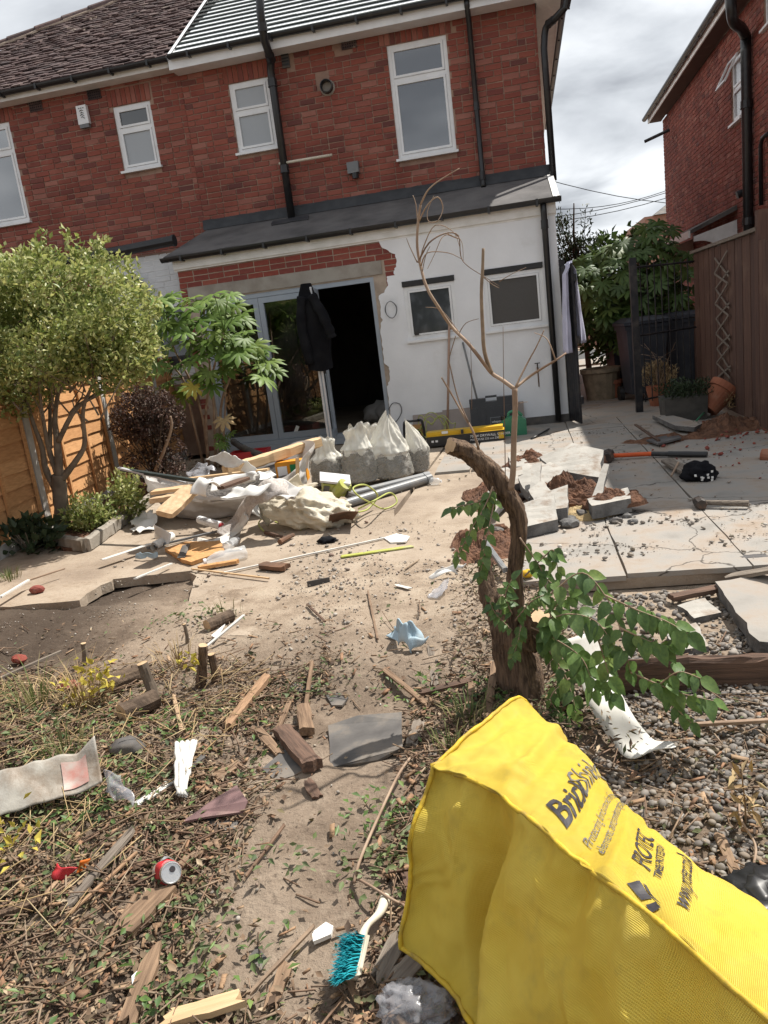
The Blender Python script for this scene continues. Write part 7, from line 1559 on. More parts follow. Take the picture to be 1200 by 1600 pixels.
# ================================================================== right foreground: edging board, slab, plastic strip
stick('edging_board', on_ground(962, 1085, -.0), Vector((1.9, 3.17, -.155)), .045, .16, 'wood_dark', 'dark weathered timber edging board holding back the gravel', 'board', jag=.004)
shard('slab_piece', [(1118, 930), (1200, 915), (1290, 920), (1300, 1030), (1188, 1030), (1165, 1000), (1140, 960)], .015, .075, 'slab', 'large cracked concrete slab at the right edge above the edging board', 'slab piece', rag=.02, mside='slab_edge', seed=4)
shard('slab_piece', [(1040, 1000), (1090, 985), (1108, 1020), (1060, 1028)], .0, .035, 'slabtop', 'sunken pale slab piece just behind the edging board', 'slab piece', rag=.02, mside='slab_edge', seed=14)
shard('slab_piece', [(1062, 955), (1100, 940), (1128, 965), (1085, 975)], .0, .03, 'slabtop', 'sunken pale slab piece by the dark board', 'slab piece', rag=.02, mside='slab_edge', seed=15)
gstick('dark_board', (1050, 938), (1215, 905), .06, .03, 'wood_dark', 'long dark board lying along the front of the paving', 'board', za=.03, zb=.05)
gstick('weathered_board', (1140, 905), (1230, 890), .10, .025, 'wood_grey', 'grey weathered board end at the right edge below the paving', 'board', za=.05, zb=.05)
def stripfn():
    L0 = [(872, 1003, .30), (905, 1060, .17), (925, 1110, .10), (960, 1165, .02), (985, 1185, .01), (1020, 1172, .05), (1048, 1168, .10)]
    R0 = [(930, 985, .30), (948, 1035, .19), (985, 1110, .11), (1015, 1150, .035), (1030, 1158, .02), (1048, 1158, .05), (1056, 1166, .09)]
    A = cat_rom([on_ground(a, b, c) for a, b, c in [(q[0], q[1], q[2] + .03) for q in L0]], 5); B = cat_rom([on_ground(a, b, c) for a, b, c in [(q[0], q[1], q[2] + .03) for q in R0]], 5); n = len(A) - 1
    return lambda u, v: A[min(n, int(u * n + .5))].lerp(B[min(n, int(u * n + .5))], v)
sf = stripfn(); k = MB(); k.grid(lambda u, v: sf(u, v), 30, 4); o = k.build('plastic_strip', M['whitep'], smooth=True, fixn=False); so = o.modifiers.new('t', 'SOLIDIFY'); so.thickness = .004; tag(o, 'wide white plastic strip curling down from the leaves onto the gravel', 'plastic strip')
tag(blob('black_sack', on_ground(1218, 1420, .04), (.13, .14, .06), 'black', .45, 2, 4, 3, ridged=True), 'black plastic sack corner at the right edge on the gravel', 'sack')
gstick('stick', (1085, 1135), (1210, 1128), .018, .015, 'twig_pale', 'long pale stick lying on the gravel at the right', 'stick', za=.03, zb=.05)
gstick('stick', (1122, 1305), (1152, 1372), .03, .012, 'chips', 'pale split stick in the gravel near the black sack', 'stick', za=.02, zb=.01)
cable([on_ground(1155, 1250, .02), on_ground(1158, 1280, .06), on_ground(1180, 1320, .03), on_ground(1178, 1350, .02)], .004, 'twig_pale', 'thin dry stem curving over the gravel'); col.objects[-1]['category'] = 'stem'; col.objects[-1].name = 'dry_stem'
wt = on_ground(1165, 1300, 0); ww = empty('withered_weed', wt, 'small withered weed standing in the gravel at the right', 'weed'); limb(ww, [wt, wt + Vector((.0, .0, .1)), wt + Vector((-.01, .0, .22))], .004, .002, 'twig', 'stem', 5, k=3); Pw = np.array([list(wt + Vector((random.uniform(-.03, .03), random.uniform(-.03, .03), random.uniform(.05, .22)))) for _ in range(26)]); foliage('foliage', ww, Pw, wt, M['straw'], .05, .02, up=-.8)
gstick('blue_pipe', (758, 850), (790, 895), .03, .03, 'greyp', 'short grey pipe end lying behind the climber trunk', 'pipe', za=.06, zb=.06)
tag(blob('yellow_lump', Z(824, 896, .05), (.04, .035, .025), 'yellowp', .2, 2, 2, 1), 'small bright yellow plastic lump beside the climber trunk', 'plastic scrap')
drape('white_rubbish', [on_ground(672, 905, .0), on_ground(690, 890, .05), on_ground(730, 880, .08), on_ground(715, 900, .01)], 14, 10, 'paper', 'crumpled white plastic bag caught left of the climber trunk', 'plastic bag', amp=.05, freq=10, seed=3)
drape('white_rubbish', [on_ground(668, 935, .0), on_ground(690, 912, .03), on_ground(702, 905, .05), on_ground(690, 935, .01)], 10, 10, 'bottle_d', 'clear plastic scrap below the crumpled white bag', 'plastic bag', amp=.03, freq=14, seed=4)
# ================================================================== yellow woven cover in the foreground
sec = [[(628, 1480, .03), (640, 1345, .22), (672, 1200, .42), (748, 1142, .43), (813, 1096, .40)],
       [(692, 1539, .02), (722, 1390, .20), (741, 1220, .43), (806, 1180, .445), (871, 1143, .38)],
       [(745, 1625, .0), (775, 1440, .19), (828, 1278, .44), (874, 1232, .445), (917, 1190, .37)],
       [(800, 1720, -.02), (850, 1540, .22), (910, 1351, .45), (938, 1297, .445), (964, 1247, .35)],
       [(900, 1830, -.02), (945, 1640, .235), (1016, 1428, .46), (1029, 1366, .445), (1038, 1307, .33)],
       [(1060, 2000, -.02), (1130, 1790, .24), (1195, 1592, .46), (1200, 1503, .435), (1202, 1428, .32)],
       [(1250, 2250, -.02), (1320, 2000, .24), (1400, 1790, .46), (1400, 1680, .42), (1400, 1570, .30)]]
ctrl = []
for r_ in sec:
    P = [at(*q) for q in r_]; P += [P[-1] + Vector((.045, .05, -.17)), P[-1] + Vector((.07, .075, -.52))]; ctrl.append(P)
def _cr(a, b, c, d, t): return .5 * ((2 * b) + (c - a) * t + (2 * a - 5 * b + 4 * c - d) * t * t + (3 * b - a - 3 * c + d) * t ** 3)
def _lin(P, f):
    n = len(P); i = int(max(0, min(f, n - 1.0001))); t = f - i; return _cr(P[max(i - 1, 0)], P[i], P[min(i + 1, n - 1)], P[min(i + 2, n - 1)], t)
def _sharp(P, f):                                            # cross section: creased at the seam (2) and soft at the far edge (4)
    return _lin(P[:3], f) if f <= 2 else _lin(P[2:], f - 2)
def bag_raw(u, v): return _lin([_sharp(r_, v) for r_ in ctrl], u)
def bag_pt(u, v):
    p = bag_raw(u, v); e = .03
    a = bag_raw(min(u + e, 6), v) - bag_raw(max(u - e, 0), v); b = bag_raw(u, min(v + e, 6)) - bag_raw(u, max(v - e, 0)); n = a.cross(b)
    n = n.normalized() if n.length > 1e-9 else Vector((0, 0, 1))
    if n.z < -.2: n = -n
    h = 0
    if v > 2:                                                # folds fanning from the far corner, cross ripples further down
        q = Vector((u * 1.9, v * .55, 2)); h += .014 * noise.noise(q) + .007 * noise.noise(q * 2.7)
        w = max(0, 1 - u / 2.2); th = math.atan2(u + .15, (v - 2.0) + .3); h += w * .010 * math.sin(th * 15) * min(1, (v - 2) * 1.2)
        h += .012 * math.exp(-((u - 1.25 + .25 * (v - 3)) / .13) ** 2) * min(1, (v - 2)) - .012 * math.exp(-((u - 1.5 + .2 * (v - 3)) / .15) ** 2)
        h += .010 * math.sin(u * 7.5 + .6 * v) * sst(u, 2.8, 3.6) * max(0, math.sin((v - 2) * 1.4)) * .6
    else:
        q = Vector((u * 1.2, v * 1.1, 8)); h += .03 * noise.noise(q) + .012 * noise.noise(q * 2.6)
        h += -.05 * math.exp(-((u - 1.35 - .28 * (2 - v)) / .32) ** 2) * (v * (2 - v) * 1.0 + .25) + .03 * math.exp(-((u - 1.95 - .3 * (2 - v)) / .4) ** 2) * (2 - v) * .8
        h += .006 * math.sin(u * 9 + v * 1.5) * sst(u, 1.9, 2.6) * sst(v, .2, 1.2) + .012 * math.sin(v * 6 + u) * sst(-u, -.9, -.2)
    c = Vector((p.x * 9, p.y * 9, p.z * 9)); w1 = noise.noise(c * .7 + Vector((9, 0, 0))); h += (.008 if v > 2 else .016) * (.3 - abs(noise.noise(c * (1, .6)[v <= 2] + Vector((w1, w1, 0)) * 1.5))) + .0055 * (.3 - abs(noise.noise(c * 2.3 + Vector((0, 4, w1 * 2))))) + .002 * noise.noise(c * 5)
    return p + n * float(h), n
NU, NV = 260, 190
bagpt = [[bag_pt(6 * i / NU, 6 * j / NV)[0] for j in range(NV + 1)] for i in range(NU + 1)]
def bag_at(u, v, off=0.0):
    fu, fv = max(0, min(u / 6 * NU, NU - 1.001)), max(0, min(v / 6 * NV, NV - 1.001)); i, j = int(fu), int(fv); a, b = fu - i, fv - j
    A, B, C, D = bagpt[i][j], bagpt[i + 1][j], bagpt[i + 1][j + 1], bagpt[i][j + 1]; p = A.lerp(B, a).lerp(D.lerp(C, a), b); n = (B - A).cross(D - A).normalized()
    if v > 2 and n.z < 0: n = -n
    if n.dot(CAMPOS - p) < 0: n = -n
    return p + n * off
yb_ = empty('brick_cover_bag', at(800, 1400, 0), 'bright yellow woven plastic cover with black printing lying in the foreground', 'cover')
k = MB(); k.grid(lambda a, b: bagpt[int(a * NU + .5)][int(b * NV + .5)], NU, NV); cov_ = k.build('cover', M['yellow'], smooth=True, fixn=False)
uvl = cov_.data.uv_layers.new(name='UVMap'); co = [v.index for v in cov_.data.vertices]
for lp in cov_.data.loops:
    i, j = divmod(lp.vertex_index, NV + 1); uvl.data[lp.index].uv = (6 * i / NU * .62, 6 * j / NV * .55)
so = cov_.modifiers.new('t', 'SOLIDIFY'); so.thickness = .003; so.offset = -1; kids(yb_, cov_)
def ribbon(fn, n, w, name, m, off=.004):
    k = MB(); C = [fn(i / n) for i in range(n + 1)]; k.tube(C, [w * (1 + .12 * math.sin(i * 1.3)) for i in range(n + 1)], 7, j=.05); return kids(yb_, k.build(name, M[m], smooth=True))
M['yseam'] = mat('yellow_seam_tape', (.60, .41, .03), (.42, .28, .03), scale=18, rough=.6, bump=.5, bscale=90, dirt=(.2,.14,.05), dscale=16, dthr=(.5,.75))
ribbon(lambda t: bag_at(.55 + t * 5.4, 2.0, .001), 90, .0058, 'seam', 'yseam')
ribbon(lambda t: bag_at(.0 + t * 5.9, .03, .0), 90, .0065, 'hem', 'yseam'); ribbon(lambda t: bag_at(.04, t * 4.4, .002), 60, .0055, 'end_hem', 'yseam')
def bag_text(s, u0, v0, size, m, bold=0.0, name='lettering', shear=0.0):
    gv = [2 + i * .05 for i in range(60)]; gl = [0]
    for a, b in zip(gv, gv[1:]): gl.append(gl[-1] + (bag_raw(u0, b) - bag_raw(u0, a)).length)
    Lc = gl[40]; vv = lambda s: float(np.interp(s, gl, gv)); Lu = (bag_at(u0 + .5, 3) - bag_at(u0 - .5, 3)).length
    V, F = text_mesh(s, size, bold=bold, shear=shear, cuts=2); F = [f for f in F if all(vv(v0 * Lc + V[i][0] * .70) < 4.8 for i in f)]
    k = MB(); k.add([bag_at(u0 - V[i][1] / Lu, vv(v0 * Lc + V[i][0] * .70), .0026) for i in range(len(V))], F); return kids(yb_, k.build(name, M[m], fixn=False))
bag_text('Brick', 2.52, .10, .115, 'ink', bold=.0022, shear=.12); bag_text('Shield', 2.50, .50, .135, 'inkgrey', bold=-.0002)
bag_text('Protecting brick stacks from the', 2.99, .13, .040, 'inkgrey'); bag_text('elements and enhancing safety', 3.24, .13, .042, 'inkgrey')
bag_text('PROTEC', 3.90, .24, .078, 'ink', bold=.0008); bag_text('TIMBER PROTECTION', 4.04, .24, .027, 'ink', bold=.0005); bag_text('www.protec.co.uk', 4.34, .14, .052, 'ink', bold=.0005)
def bag_poly(pts, name):
    k = MB(); n = len(pts); 
    for a in range(1): 
        P = [pts[0], pts[1], pts[2], pts[3]]; g = 6
        k.grid(lambda s, t: bag_at(lerp(lerp(P[0][0], P[1][0], s), lerp(P[3][0], P[2][0], s), t), lerp(lerp(P[0][1], P[1][1], s), lerp(P[3][1], P[2][1], s), t), .0022), g, g)
    kids(yb_, k.build(name, M['ink'], fixn=False))
bag_poly([(3.66, 2.30), (3.80, 2.55), (3.99, 2.44), (3.88, 2.22)], 'logo_diamond'); bag_poly([(3.93, 2.20), (4.03, 2.41), (4.10, 2.36), (4.0, 2.13)], 'logo_bar'); bag_poly([(3.84, 2.57), (4.02, 2.45), (4.10, 2.42), (3.89, 2.59)], 'logo_side')

# ================================================================== single scraps in the foreground
GS = lambda *a, **k: gstick(a[0], a[1], a[2], a[3], a[4], a[5], a[6], a[7], **k)
for (n_, pa, pb, w, t, m, lab, cat, za, zb, jag) in (
 ('split_plank', (196, 1612), (243, 1490), .055, .022, 'wood_old', 'pale split plank with a jagged tip at the bottom left edge', 'plank', .01, .03, .02),
 ('wood_offcut', (262, 1600), (378, 1566), .055, .03, 'wood_new', 'pale sawn timber offcut at the bottom edge near the plank', 'wood offcut', .01, .03, .015),
 ('log_piece', (198, 1460), (258, 1398), .085, .045, 'wood_old', 'thick weathered chunk of wood below the drink can', 'wood chunk', .0, .01, .012),
 ('wood_strip', (262, 1372), (335, 1318), .04, .02, 'wood_old', 'brown wood strip pointing away behind the drink can', 'wood strip', .01, .01, .015),
 ('split_stick', (112, 1412), (203, 1306), .04, .02, 'wood_grey', 'long grey brown split stick left of the drink can', 'stick', .01, .03, .02),
 ('thin_lath', (108, 1430), (214, 1333), .014, .01, 'chips', 'long thin pale lath beside the grey brown split stick', 'lath', .03, .03, .006),
 ('thin_lath', (152, 1506), (211, 1402), .018, .012, 'wood_old', 'thin lath left of the thick weathered chunk', 'lath', .01, .02, .006),
 ('wood_splinter', (425, 1572), (452, 1498), .04, .012, 'wood_old', 'pale wood splinter left of the teal brush', 'splinter', .01, .02, .015),
 ('thin_stick', (390, 1555), (490, 1450), .012, .012, 'twig', 'thin dark twig crossing the ground left of the brush', 'stick', .02, .03, .004),
 ('wood_strip', (532, 1505), (562, 1572), .022, .012, 'wood_old', 'thin brown strip beneath the teal brush', 'wood strip', .01, .01, .006),
 ('weathered_board', (590, 1540), (628, 1462), .06, .02, 'wood_grey', 'weathered board lying under the edge of the yellow cover', 'board', .01, .02, .02),
 ('weathered_board', (612, 1545), (655, 1500), .07, .02, 'wood_grey', 'dark board tucked under the yellow cover by the clear film', 'board', .01, .02, .02),
 ('timber_block', (442, 1148), (490, 1205), .085, .055, 'wood_dark', 'dark square timber block beside the flat grey felt', 'timber block', .01, .01, .004),
 ('timber_block', (474, 1112), (480, 1150), .07, .05, 'wood_old', 'short timber block end behind the dark square block', 'timber block', .01, .01, .003),
 ('stick', (478, 1110), (488, 1036), .02, .02, 'wood_old', 'straight brown stick standing on end in the litter near the blocks', 'stick', .02, .05, .006),
 ('wood_splinter', (434, 1142), (456, 1090), .03, .012, 'wood_old', 'pale splinter left of the straight brown stick', 'splinter', .01, .02, .012),
 ('wood_strip', (600, 1048), (670, 1105), .032, .018, 'wood_old', 'brown wood strip lying below the pale blue cloth', 'wood strip', .01, .01, .01),
 ('flat_stake', (673, 1012), (680, 1072), .04, .012, 'wood_grey', 'flat grey stake beside the pale blue cloth', 'stake', .0, .01, .008),
 ('dark_stick', (658, 1086), (738, 1066), .045, .025, 'wood_dark', 'dark wet stick pointing at the climber trunk', 'stick', .01, .02, .01),
 ('wood_offcut', (643, 1168), (656, 1130), .055, .02, 'wood_grey', 'grey wood offcut at the right of the flat felt', 'wood offcut', .01, .01, .01),
 ('wood_offcut', (676, 1185), (682, 1142), .04, .02, 'wood_grey', 'narrow grey offcut close to the yellow cover', 'wood offcut', .01, .01, .01),
 ('wood_chip', (480, 1222), (498, 1250), .045, .015, 'wood_dark', 'dark chip of wood below the square timber block', 'wood chip', .01, .0, .012),
 ('wood_chip', (335, 1218), (375, 1196), .055, .018, 'wood_old', 'short brown board offcut right of the white ribbed shard', 'wood offcut', .01, .01, .004),
 ('bark_log', (356, 1140), (418, 1062), .055, .04, 'chips', 'pale debarked branch length in the middle of the litter', 'branch', .01, .02, .01),
 ('wood_offcut', (403, 1142), (438, 1182), .045, .02, 'wood_old', 'brown wood offcut touching the dark square block', 'wood offcut', .01, .01, .006),
 ('upright_stake', (760, 1128), (774, 1035), .04, .018, 'wood_old', 'brown stake leaning on the climber trunk', 'stake', .0, .05, .01),
 ('upright_stake', (728, 1130), (738, 1068), .035, .015, 'wood_old', 'broken stake leaning left of the climber trunk', 'stake', .0, .03, .015),
 ('wood_sliver', (650, 1400), (632, 1355), .05, .02, 'wood_dark', 'dark sliver of wood at the left edge of the yellow cover', 'splinter', .01, .01, .01),
 ('forked_branch', (285, 1145), (272, 1090), .022, .022, 'chips', 'short pale forked twig left of the debarked branch', 'branch', .02, .02, .006),
 ('dark_branch', (-10, 1438), (62, 1412), .03, .025, 'vine', 'dark curved branch at the left edge near the red scrap', 'branch', .01, .02, .006),
 ('long_cane', (0, 1062), (95, 1020), .022, .02, 'wood_grey', 'grey cane lying at the left edge above the flowers', 'cane', .04, .05, .004),
 ('white_lath', (322, 1012), (382, 962), .022, .012, 'whitep', 'white lath leaning by the sawn stumps', 'lath', .02, .10, .004),
 ('grey_strip', (215, 1258), (282, 1212), .04, .01, 'whitep', 'dirty grey white strip pointing at the ribbed shard', 'strip', .02, .02, .004),
 ('grey_strip', (248, 1240), (318, 1182), .035, .01, 'slate', 'grey slate strip behind the white ribbed shard', 'strip', .01, .02, .004),
 ('thin_stick', (385, 1370), (445, 1290), .012, .01, 'twig', 'thin bent twig in the bare earth below the slates', 'stick', .01, .02, .004),
 ('thin_stick', (575, 925), (590, 1000), .014, .012, 'twig', 'short curved twig just left of the pale blue cloth', 'stick', .01, .01, .004),
 ('thin_stick', (480, 945), (508, 972), .014, .012, 'wood_dark', 'short dark twig on the dusty path', 'stick', .01, .01, .004),
 ('thin_stick', (633, 890), (655, 875), .012, .01, 'twig', 'short twig on the path right of the yellow lath', 'stick', .01, .01, .004),
 ('white_chip', (620, 915), (640, 920), .03, .008, 'whitep', 'white plaster chip on the path below the yellow lath', 'plaster piece', .01, .01, .01)):
    gstick(n_, pa, pb, w * .82, t * .75, m, lab, cat, za=za, zb=zb, jag=jag * 1.7, rough=.13, roll=random.uniform(-.1, .1))
# upright sawn stakes and stub
for i, (a, b, r, m, lab) in enumerate((((312, 1078), (317, 1008), .022, 'vine', 'left of two split brown stumps standing by the white lath'), ((337, 1072), (330, 1022), .018, 'vine', 'right and shorter of two split brown stumps'), ((246, 1112), (222, 1036), .024, 'bark_p', 'leaning grey cut stub in the middle of the litter'), ((132, 1045), (130, 1005), .014, 'bark_p', 'thin cut green stem among the yellow flowers'), ((293, 1010), (288, 975), .01, 'bark_p', 'thin cut twig stump at the edge of the dusty path'))):
    p = on_ground(*a, -.02); q = onY(b[0], b[1], p.y); k = MB(); k.tube(cat_rom([p, p.lerp(q, .5) + Vector((.006, 0, 0)), q], 4), [r * 1.1] * 4 + [r] * 5, 10, j=.14); o = k.build('cut_stump', M[m]); o.data.materials.append(M['cutwood']); o.data.polygons[len(o.data.polygons) - 1].material_index = 1; tag(o, lab, 'stump')
for i, (a, r, lab) in enumerate((((176, 1070), .05, 'round sawn log end facing the camera beside the yellow flowers'), ((200, 1112), .045, 'round pale log end below the other log'), ((330, 975), .035, 'small sawn log lying at the edge of the path'))):
    p = on_ground(*a, r * .8); k = MB(); dr_ = Vector((.5, .8, .0)).normalized(); k.tube([p - dr_ * .03, p + dr_ * .05, p + dr_ * .14], r, 14, j=.07, mi=0, cap=False); c0 = len(k.v); k.add([Vector(v) + Vector((0, 0, 0)) for v in k.v[:14]], [tuple(range(14))], 1); tag(k.build('sawn_log', [M['bark'], M['cutwood']]), lab, 'log')
shard('roofing_felt', [(514, 1140), (560, 1132), (628, 1124), (632, 1180), (590, 1190), (516, 1198)], .0, .012, 'slate', 'flat rectangle of grey roofing felt on the earth in mid foreground', 'felt', rag=.006, zs=[.0, .02, .012, .03, .0, .0], seed=1)
shard('slate_piece', [(410, 1205), (470, 1160), (478, 1205), (430, 1222)], .0, .01, 'slate', 'grey felt scrap under the dark timber block', 'slate', rag=.006, seed=2)
shard('slate_piece', [(286, 1288), (330, 1258), (372, 1240), (388, 1256), (380, 1268), (330, 1282)], .03, .008, 'slate_p', 'purple pointed slate lying on the litter', 'slate', rag=.004, zs=[0, .0, .02, .02, .0, 0], seed=3)
shard('slate_piece', [(312, 1298), (345, 1268), (378, 1272), (368, 1300)], .005, .008, 'slate', 'grey slate under the purple slate', 'slate', rag=.006, seed=4)
shard('slate_piece', [(452, 1072), (475, 1062), (490, 1075), (480, 1086), (455, 1086)], .0, .01, 'slate', 'small round edged slate by the straight stick', 'slate', rag=.006, seed=5)
shard('slate_piece', [(510, 1090), (530, 1082), (545, 1092), (535, 1108), (518, 1104)], .0, .01, 'slate', 'small grey slate on the bare earth above the felt', 'slate', rag=.006, seed=6)
shard('slate_piece', [(388, 1500), (402, 1482), (420, 1500), (410, 1520)], .0, .008, 'slate', 'dark slate chip left of the teal brush', 'slate', rag=.005, seed=7)
shard('white_tile_piece', [(488, 1462), (510, 1445), (522, 1452), (518, 1466), (490, 1478)], .01, .012, 'paper', 'small white tile fragment left of the brush handle', 'tile piece', rag=.004, seed=8)
shard('white_tile_piece', [(206, 1530), (215, 1522), (226, 1528), (220, 1545), (208, 1545)], .01, .01, 'paper', 'white fragment in the dark litter near the bottom left plank', 'tile piece', rag=.004, seed=9)
shard('grey_rag', [(330, 995), (352, 975), (348, 985), (338, 1000)], .02, .008, 'paper', 'white plastic scrap beside the small sawn log', 'scrap', rag=.006, seed=10)
for i, (a, w, lab) in enumerate((((110, 1075), .06, 'red brick fragment half buried left of the yellow flowers'), ((30, 1030), .045, 'red brick fragment at the left edge by the dark soil'))): tag(blob('brick_piece', on_ground(*a, .03), (w, w * .7, w * .6), 'brick_new', .25, 2, 2, i + 6, smooth=False), lab, 'brick')
tag(blob('stone', on_ground(198, 1168, .03), (.07, .05, .04), 'slate', .2, 2, 3, 12), 'rounded grey stone in the litter above the plastic sheet', 'stone')
# white ribbed shard
P = [on_ground(275, 1162, .10), on_ground(309, 1158, .10), on_ground(302, 1205, .07), on_ground(285, 1252, .03)]
def rib(u, v):
    a = P[0].lerp(P[1], u); b = on_ground(278, 1250, .02).lerp(on_ground(292, 1252, .02), u); p = a.lerp(b, v); w = .012 * noise.noise(Vector((u * 4, v * 7, 1))); return p + Vector((w, 0, .006 * math.sin(u * 26) + .02 * math.sin(v * 2)))
k = MB(); k.grid(rib, 32, 16); o = k.build('ribbed_shard', M['whitep'], fixn=False, smooth=True); so = o.modifiers.new('t', 'SOLIDIFY'); so.thickness = .006; tag(o, 'white ribbed plastic shard standing in the litter', 'plastic shard')
# printed plastic sheet and clear scrap
sh = empty('printed_sheet', on_ground(80, 1230, 0), 'dirty grey plastic sheet with a faded red patch stretched across the litter at left', 'plastic sheet')
A, B, C, D = on_ground(-60, 1305, .05), on_ground(160, 1222, .07), on_ground(150, 1160, .17), on_ground(-60, 1228, .14)
def shf(u, v):
    p = A.lerp(B, u).lerp(D.lerp(C, u), v); q = Vector((p.x * 5, p.y * 5, 1)); return p + Vector((0, 0, .035 * noise.noise(q) + .015 * noise.noise(q * 3) + .05 * max(0, u - .85) * 4 * v)) 
k = MB(); k.grid(shf, 50, 18); o = k.build('sheet', M['tarp'], smooth=True, fixn=False); so = o.modifiers.new('t', 'SOLIDIFY'); so.thickness = .002; kids(sh, o)
M['fadedred'] = mat('faded_red_print', (.42, .16, .13), (.42, .36, .32), scale=14, detail=8, rough=.5, bump=.2)
k = MB(); k.grid(lambda u, v: shf(.72 + .19 * u, .14 + .66 * v) + Vector((0, -.001, .0045)), 14, 12); kids(sh, k.build('red_patch', M['fadedred'], smooth=True, fixn=False))
o = drape('clear_scrap', [on_ground(165, 1240, .03), on_ground(212, 1262, .03), on_ground(198, 1212, .10), on_ground(166, 1205, .14)], 18, 18, 'bottle_d', 'crumpled clear plastic with blue print beside the dirty sheet', 'plastic sheet', amp=.04, freq=12, seed=20)
# drink can
cA = on_ground(262, 1368, .05); dc = empty('drink_can', cA, 'crushed red drink can with silver top lying in the litter', 'can'); ax = Vector((.62, -.62, .48)).normalized(); Mx = Matrix.Translation(cA - ax * .035 + Vector((.01, 0, .01))) @ ax.to_track_quat('Z', 'Y').to_matrix().to_4x4()
def crush(k, amt):
    k.v = [tuple(Vector(v) + Vector((noise.noise(Vector(v) * 30), noise.noise(Vector(v) * 30 + Vector((3, 0, 0))), noise.noise(Vector(v) * 30 + Vector((0, 3, 0))))) * amt) for v in k.v]; return k
k = MB(); k.lathe([(.012, -.06), (.033, -.055), (.034, -.035), (.026, -.015), (.035, .0), (.028, .018), (.034, .03), (.031, .034)], 26, Mx, cap=True); crush(k, .016); kids(dc, k.build('body', M['redp'], smooth=True))
k = MB(); k.lathe([(.0325, .040), (.030, .054), (.028, .0545), (.0265, .050), (.002, .050)], 26, Mx); kids(dc, k.build('top', M['silver'], smooth=False)); k = MB(); k.lathe([(.009, .052), (.009, .0525), (.002, .0526)], 12, Mx @ Matrix.Translation((.006, .008, 0))); kids(dc, k.build('opening', M['ink']))
k = MB(); k.lathe([(.037, -.042), (.036, -.03)], 26, Mx, cap=False); crush(k, .012); k.v = [tuple(cA + (Vector(v) - cA) * 1.08) for v in k.v]; kids(dc, k.build('silver_band', M['silver'], smooth=True))
o = drape('red_scrap', [on_ground(86, 1368, .01), on_ground(100, 1378, .01), on_ground(112, 1362, .04), on_ground(90, 1350, .05)], 8, 8, 'redp', 'torn bright red plastic scrap in the litter left of the can', 'plastic scrap', amp=.03, freq=18, seed=2)
o = drape('orange_scrap', [on_ground(116, 1368, .01), on_ground(128, 1362, .01), on_ground(132, 1348, .03), on_ground(120, 1352, .04)], 8, 8, 'orange_k', 'small orange plastic scrap beside the red scrap', 'plastic scrap', amp=.02, freq=18, seed=3)
o = drape('blue_cloth', [on_ground(600, 998, .0), on_ground(640, 1022, .0), on_ground(677, 1008, .02), on_ground(628, 976, .06)], 40, 34, 'bluecl', 'crumpled pale blue cloth lying on the bare earth', 'cloth', amp=.055, freq=11, seed=6, th=.004, fn=lambda p, u, v: p + Vector((0, 0, .07 * math.sin(math.pi * u) * math.sin(math.pi * v) + .018 * math.sin(u * 19 + 5 * v) * math.sin(math.pi * v))))
# scrubbing brush
br = empty('hand_brush', on_ground(560, 1490, 0), 'hand brush with bright teal bristles and cream handle by the yellow cover', 'brush')
C = [on_ground(*q) for q in ((552, 1528, .05), (560, 1500, .055), (566, 1465, .055), (574, 1446, .05), (592, 1428, .04), (600, 1410, .035), (602, 1402, .03))]
k = MB(); Cs = cat_rom(C, 5); k.tube(Cs, [.012 + .003 * math.sin(i * .3) for i in range(len(Cs))], 10); kids(br, k.build('handle', M['cream'], smooth=True))
ha, hb = C[0], C[2]; axb = (hb - ha).normalized(); bdirn = (on_ground(536, 1500, .10) - on_ground(561, 1500, .055)).normalized(); wdn = axb.cross(bdirn).normalized()
k = MB(); k.box((0, 0, 0), ((hb - ha).length, .014, .04), M=Matrix((axb, bdirn, wdn)).transposed(), j=.002); k.v = [tuple(Vector(v) + (ha + hb) / 2) for v in k.v]; kids(br, k.build('block', M['cream']))
V = []; F = []
for i in range(900):
    s = random.random(); w_ = random.uniform(-.02, .02); b = ha.lerp(hb, s) + wdn * w_ + bdirn * .013; d = (bdirn + axb * random.uniform(-.22, .22) + wdn * random.uniform(-.25, .25) + axb * .3 * (s - .5)).normalized(); L_ = random.uniform(.05, .062); sd_ = d.cross(Vector((random.random(), random.random(), random.random()))).normalized() * .0016; m1 = b + d * L_ * .6 + axb * random.uniform(-.003, .003); o_ = len(V)
    V += [b - sd_, b + sd_, m1 + sd_, m1 - sd_, b + d * L_ + axb * random.uniform(-.008, .008), ]; F += [(o_, o_ + 1, o_ + 2), (o_, o_ + 2, o_ + 3), (o_ + 3, o_ + 2, o_ + 4)]
o = npmesh('bristles', [list(v) for v in V], F, M['teal'], kind='stuff'); kids(br, o)
# crumpled clear film packet
o = blob('clear_packet', on_ground(648, 1572, .04), (.085, .06, .045), 'bottle_d', .35, 2.6, 4, 4, flat=-.035, ridged=True); tag(o, 'crumpled clear plastic bottle lying under the yellow cover at the bottom', 'bottle')
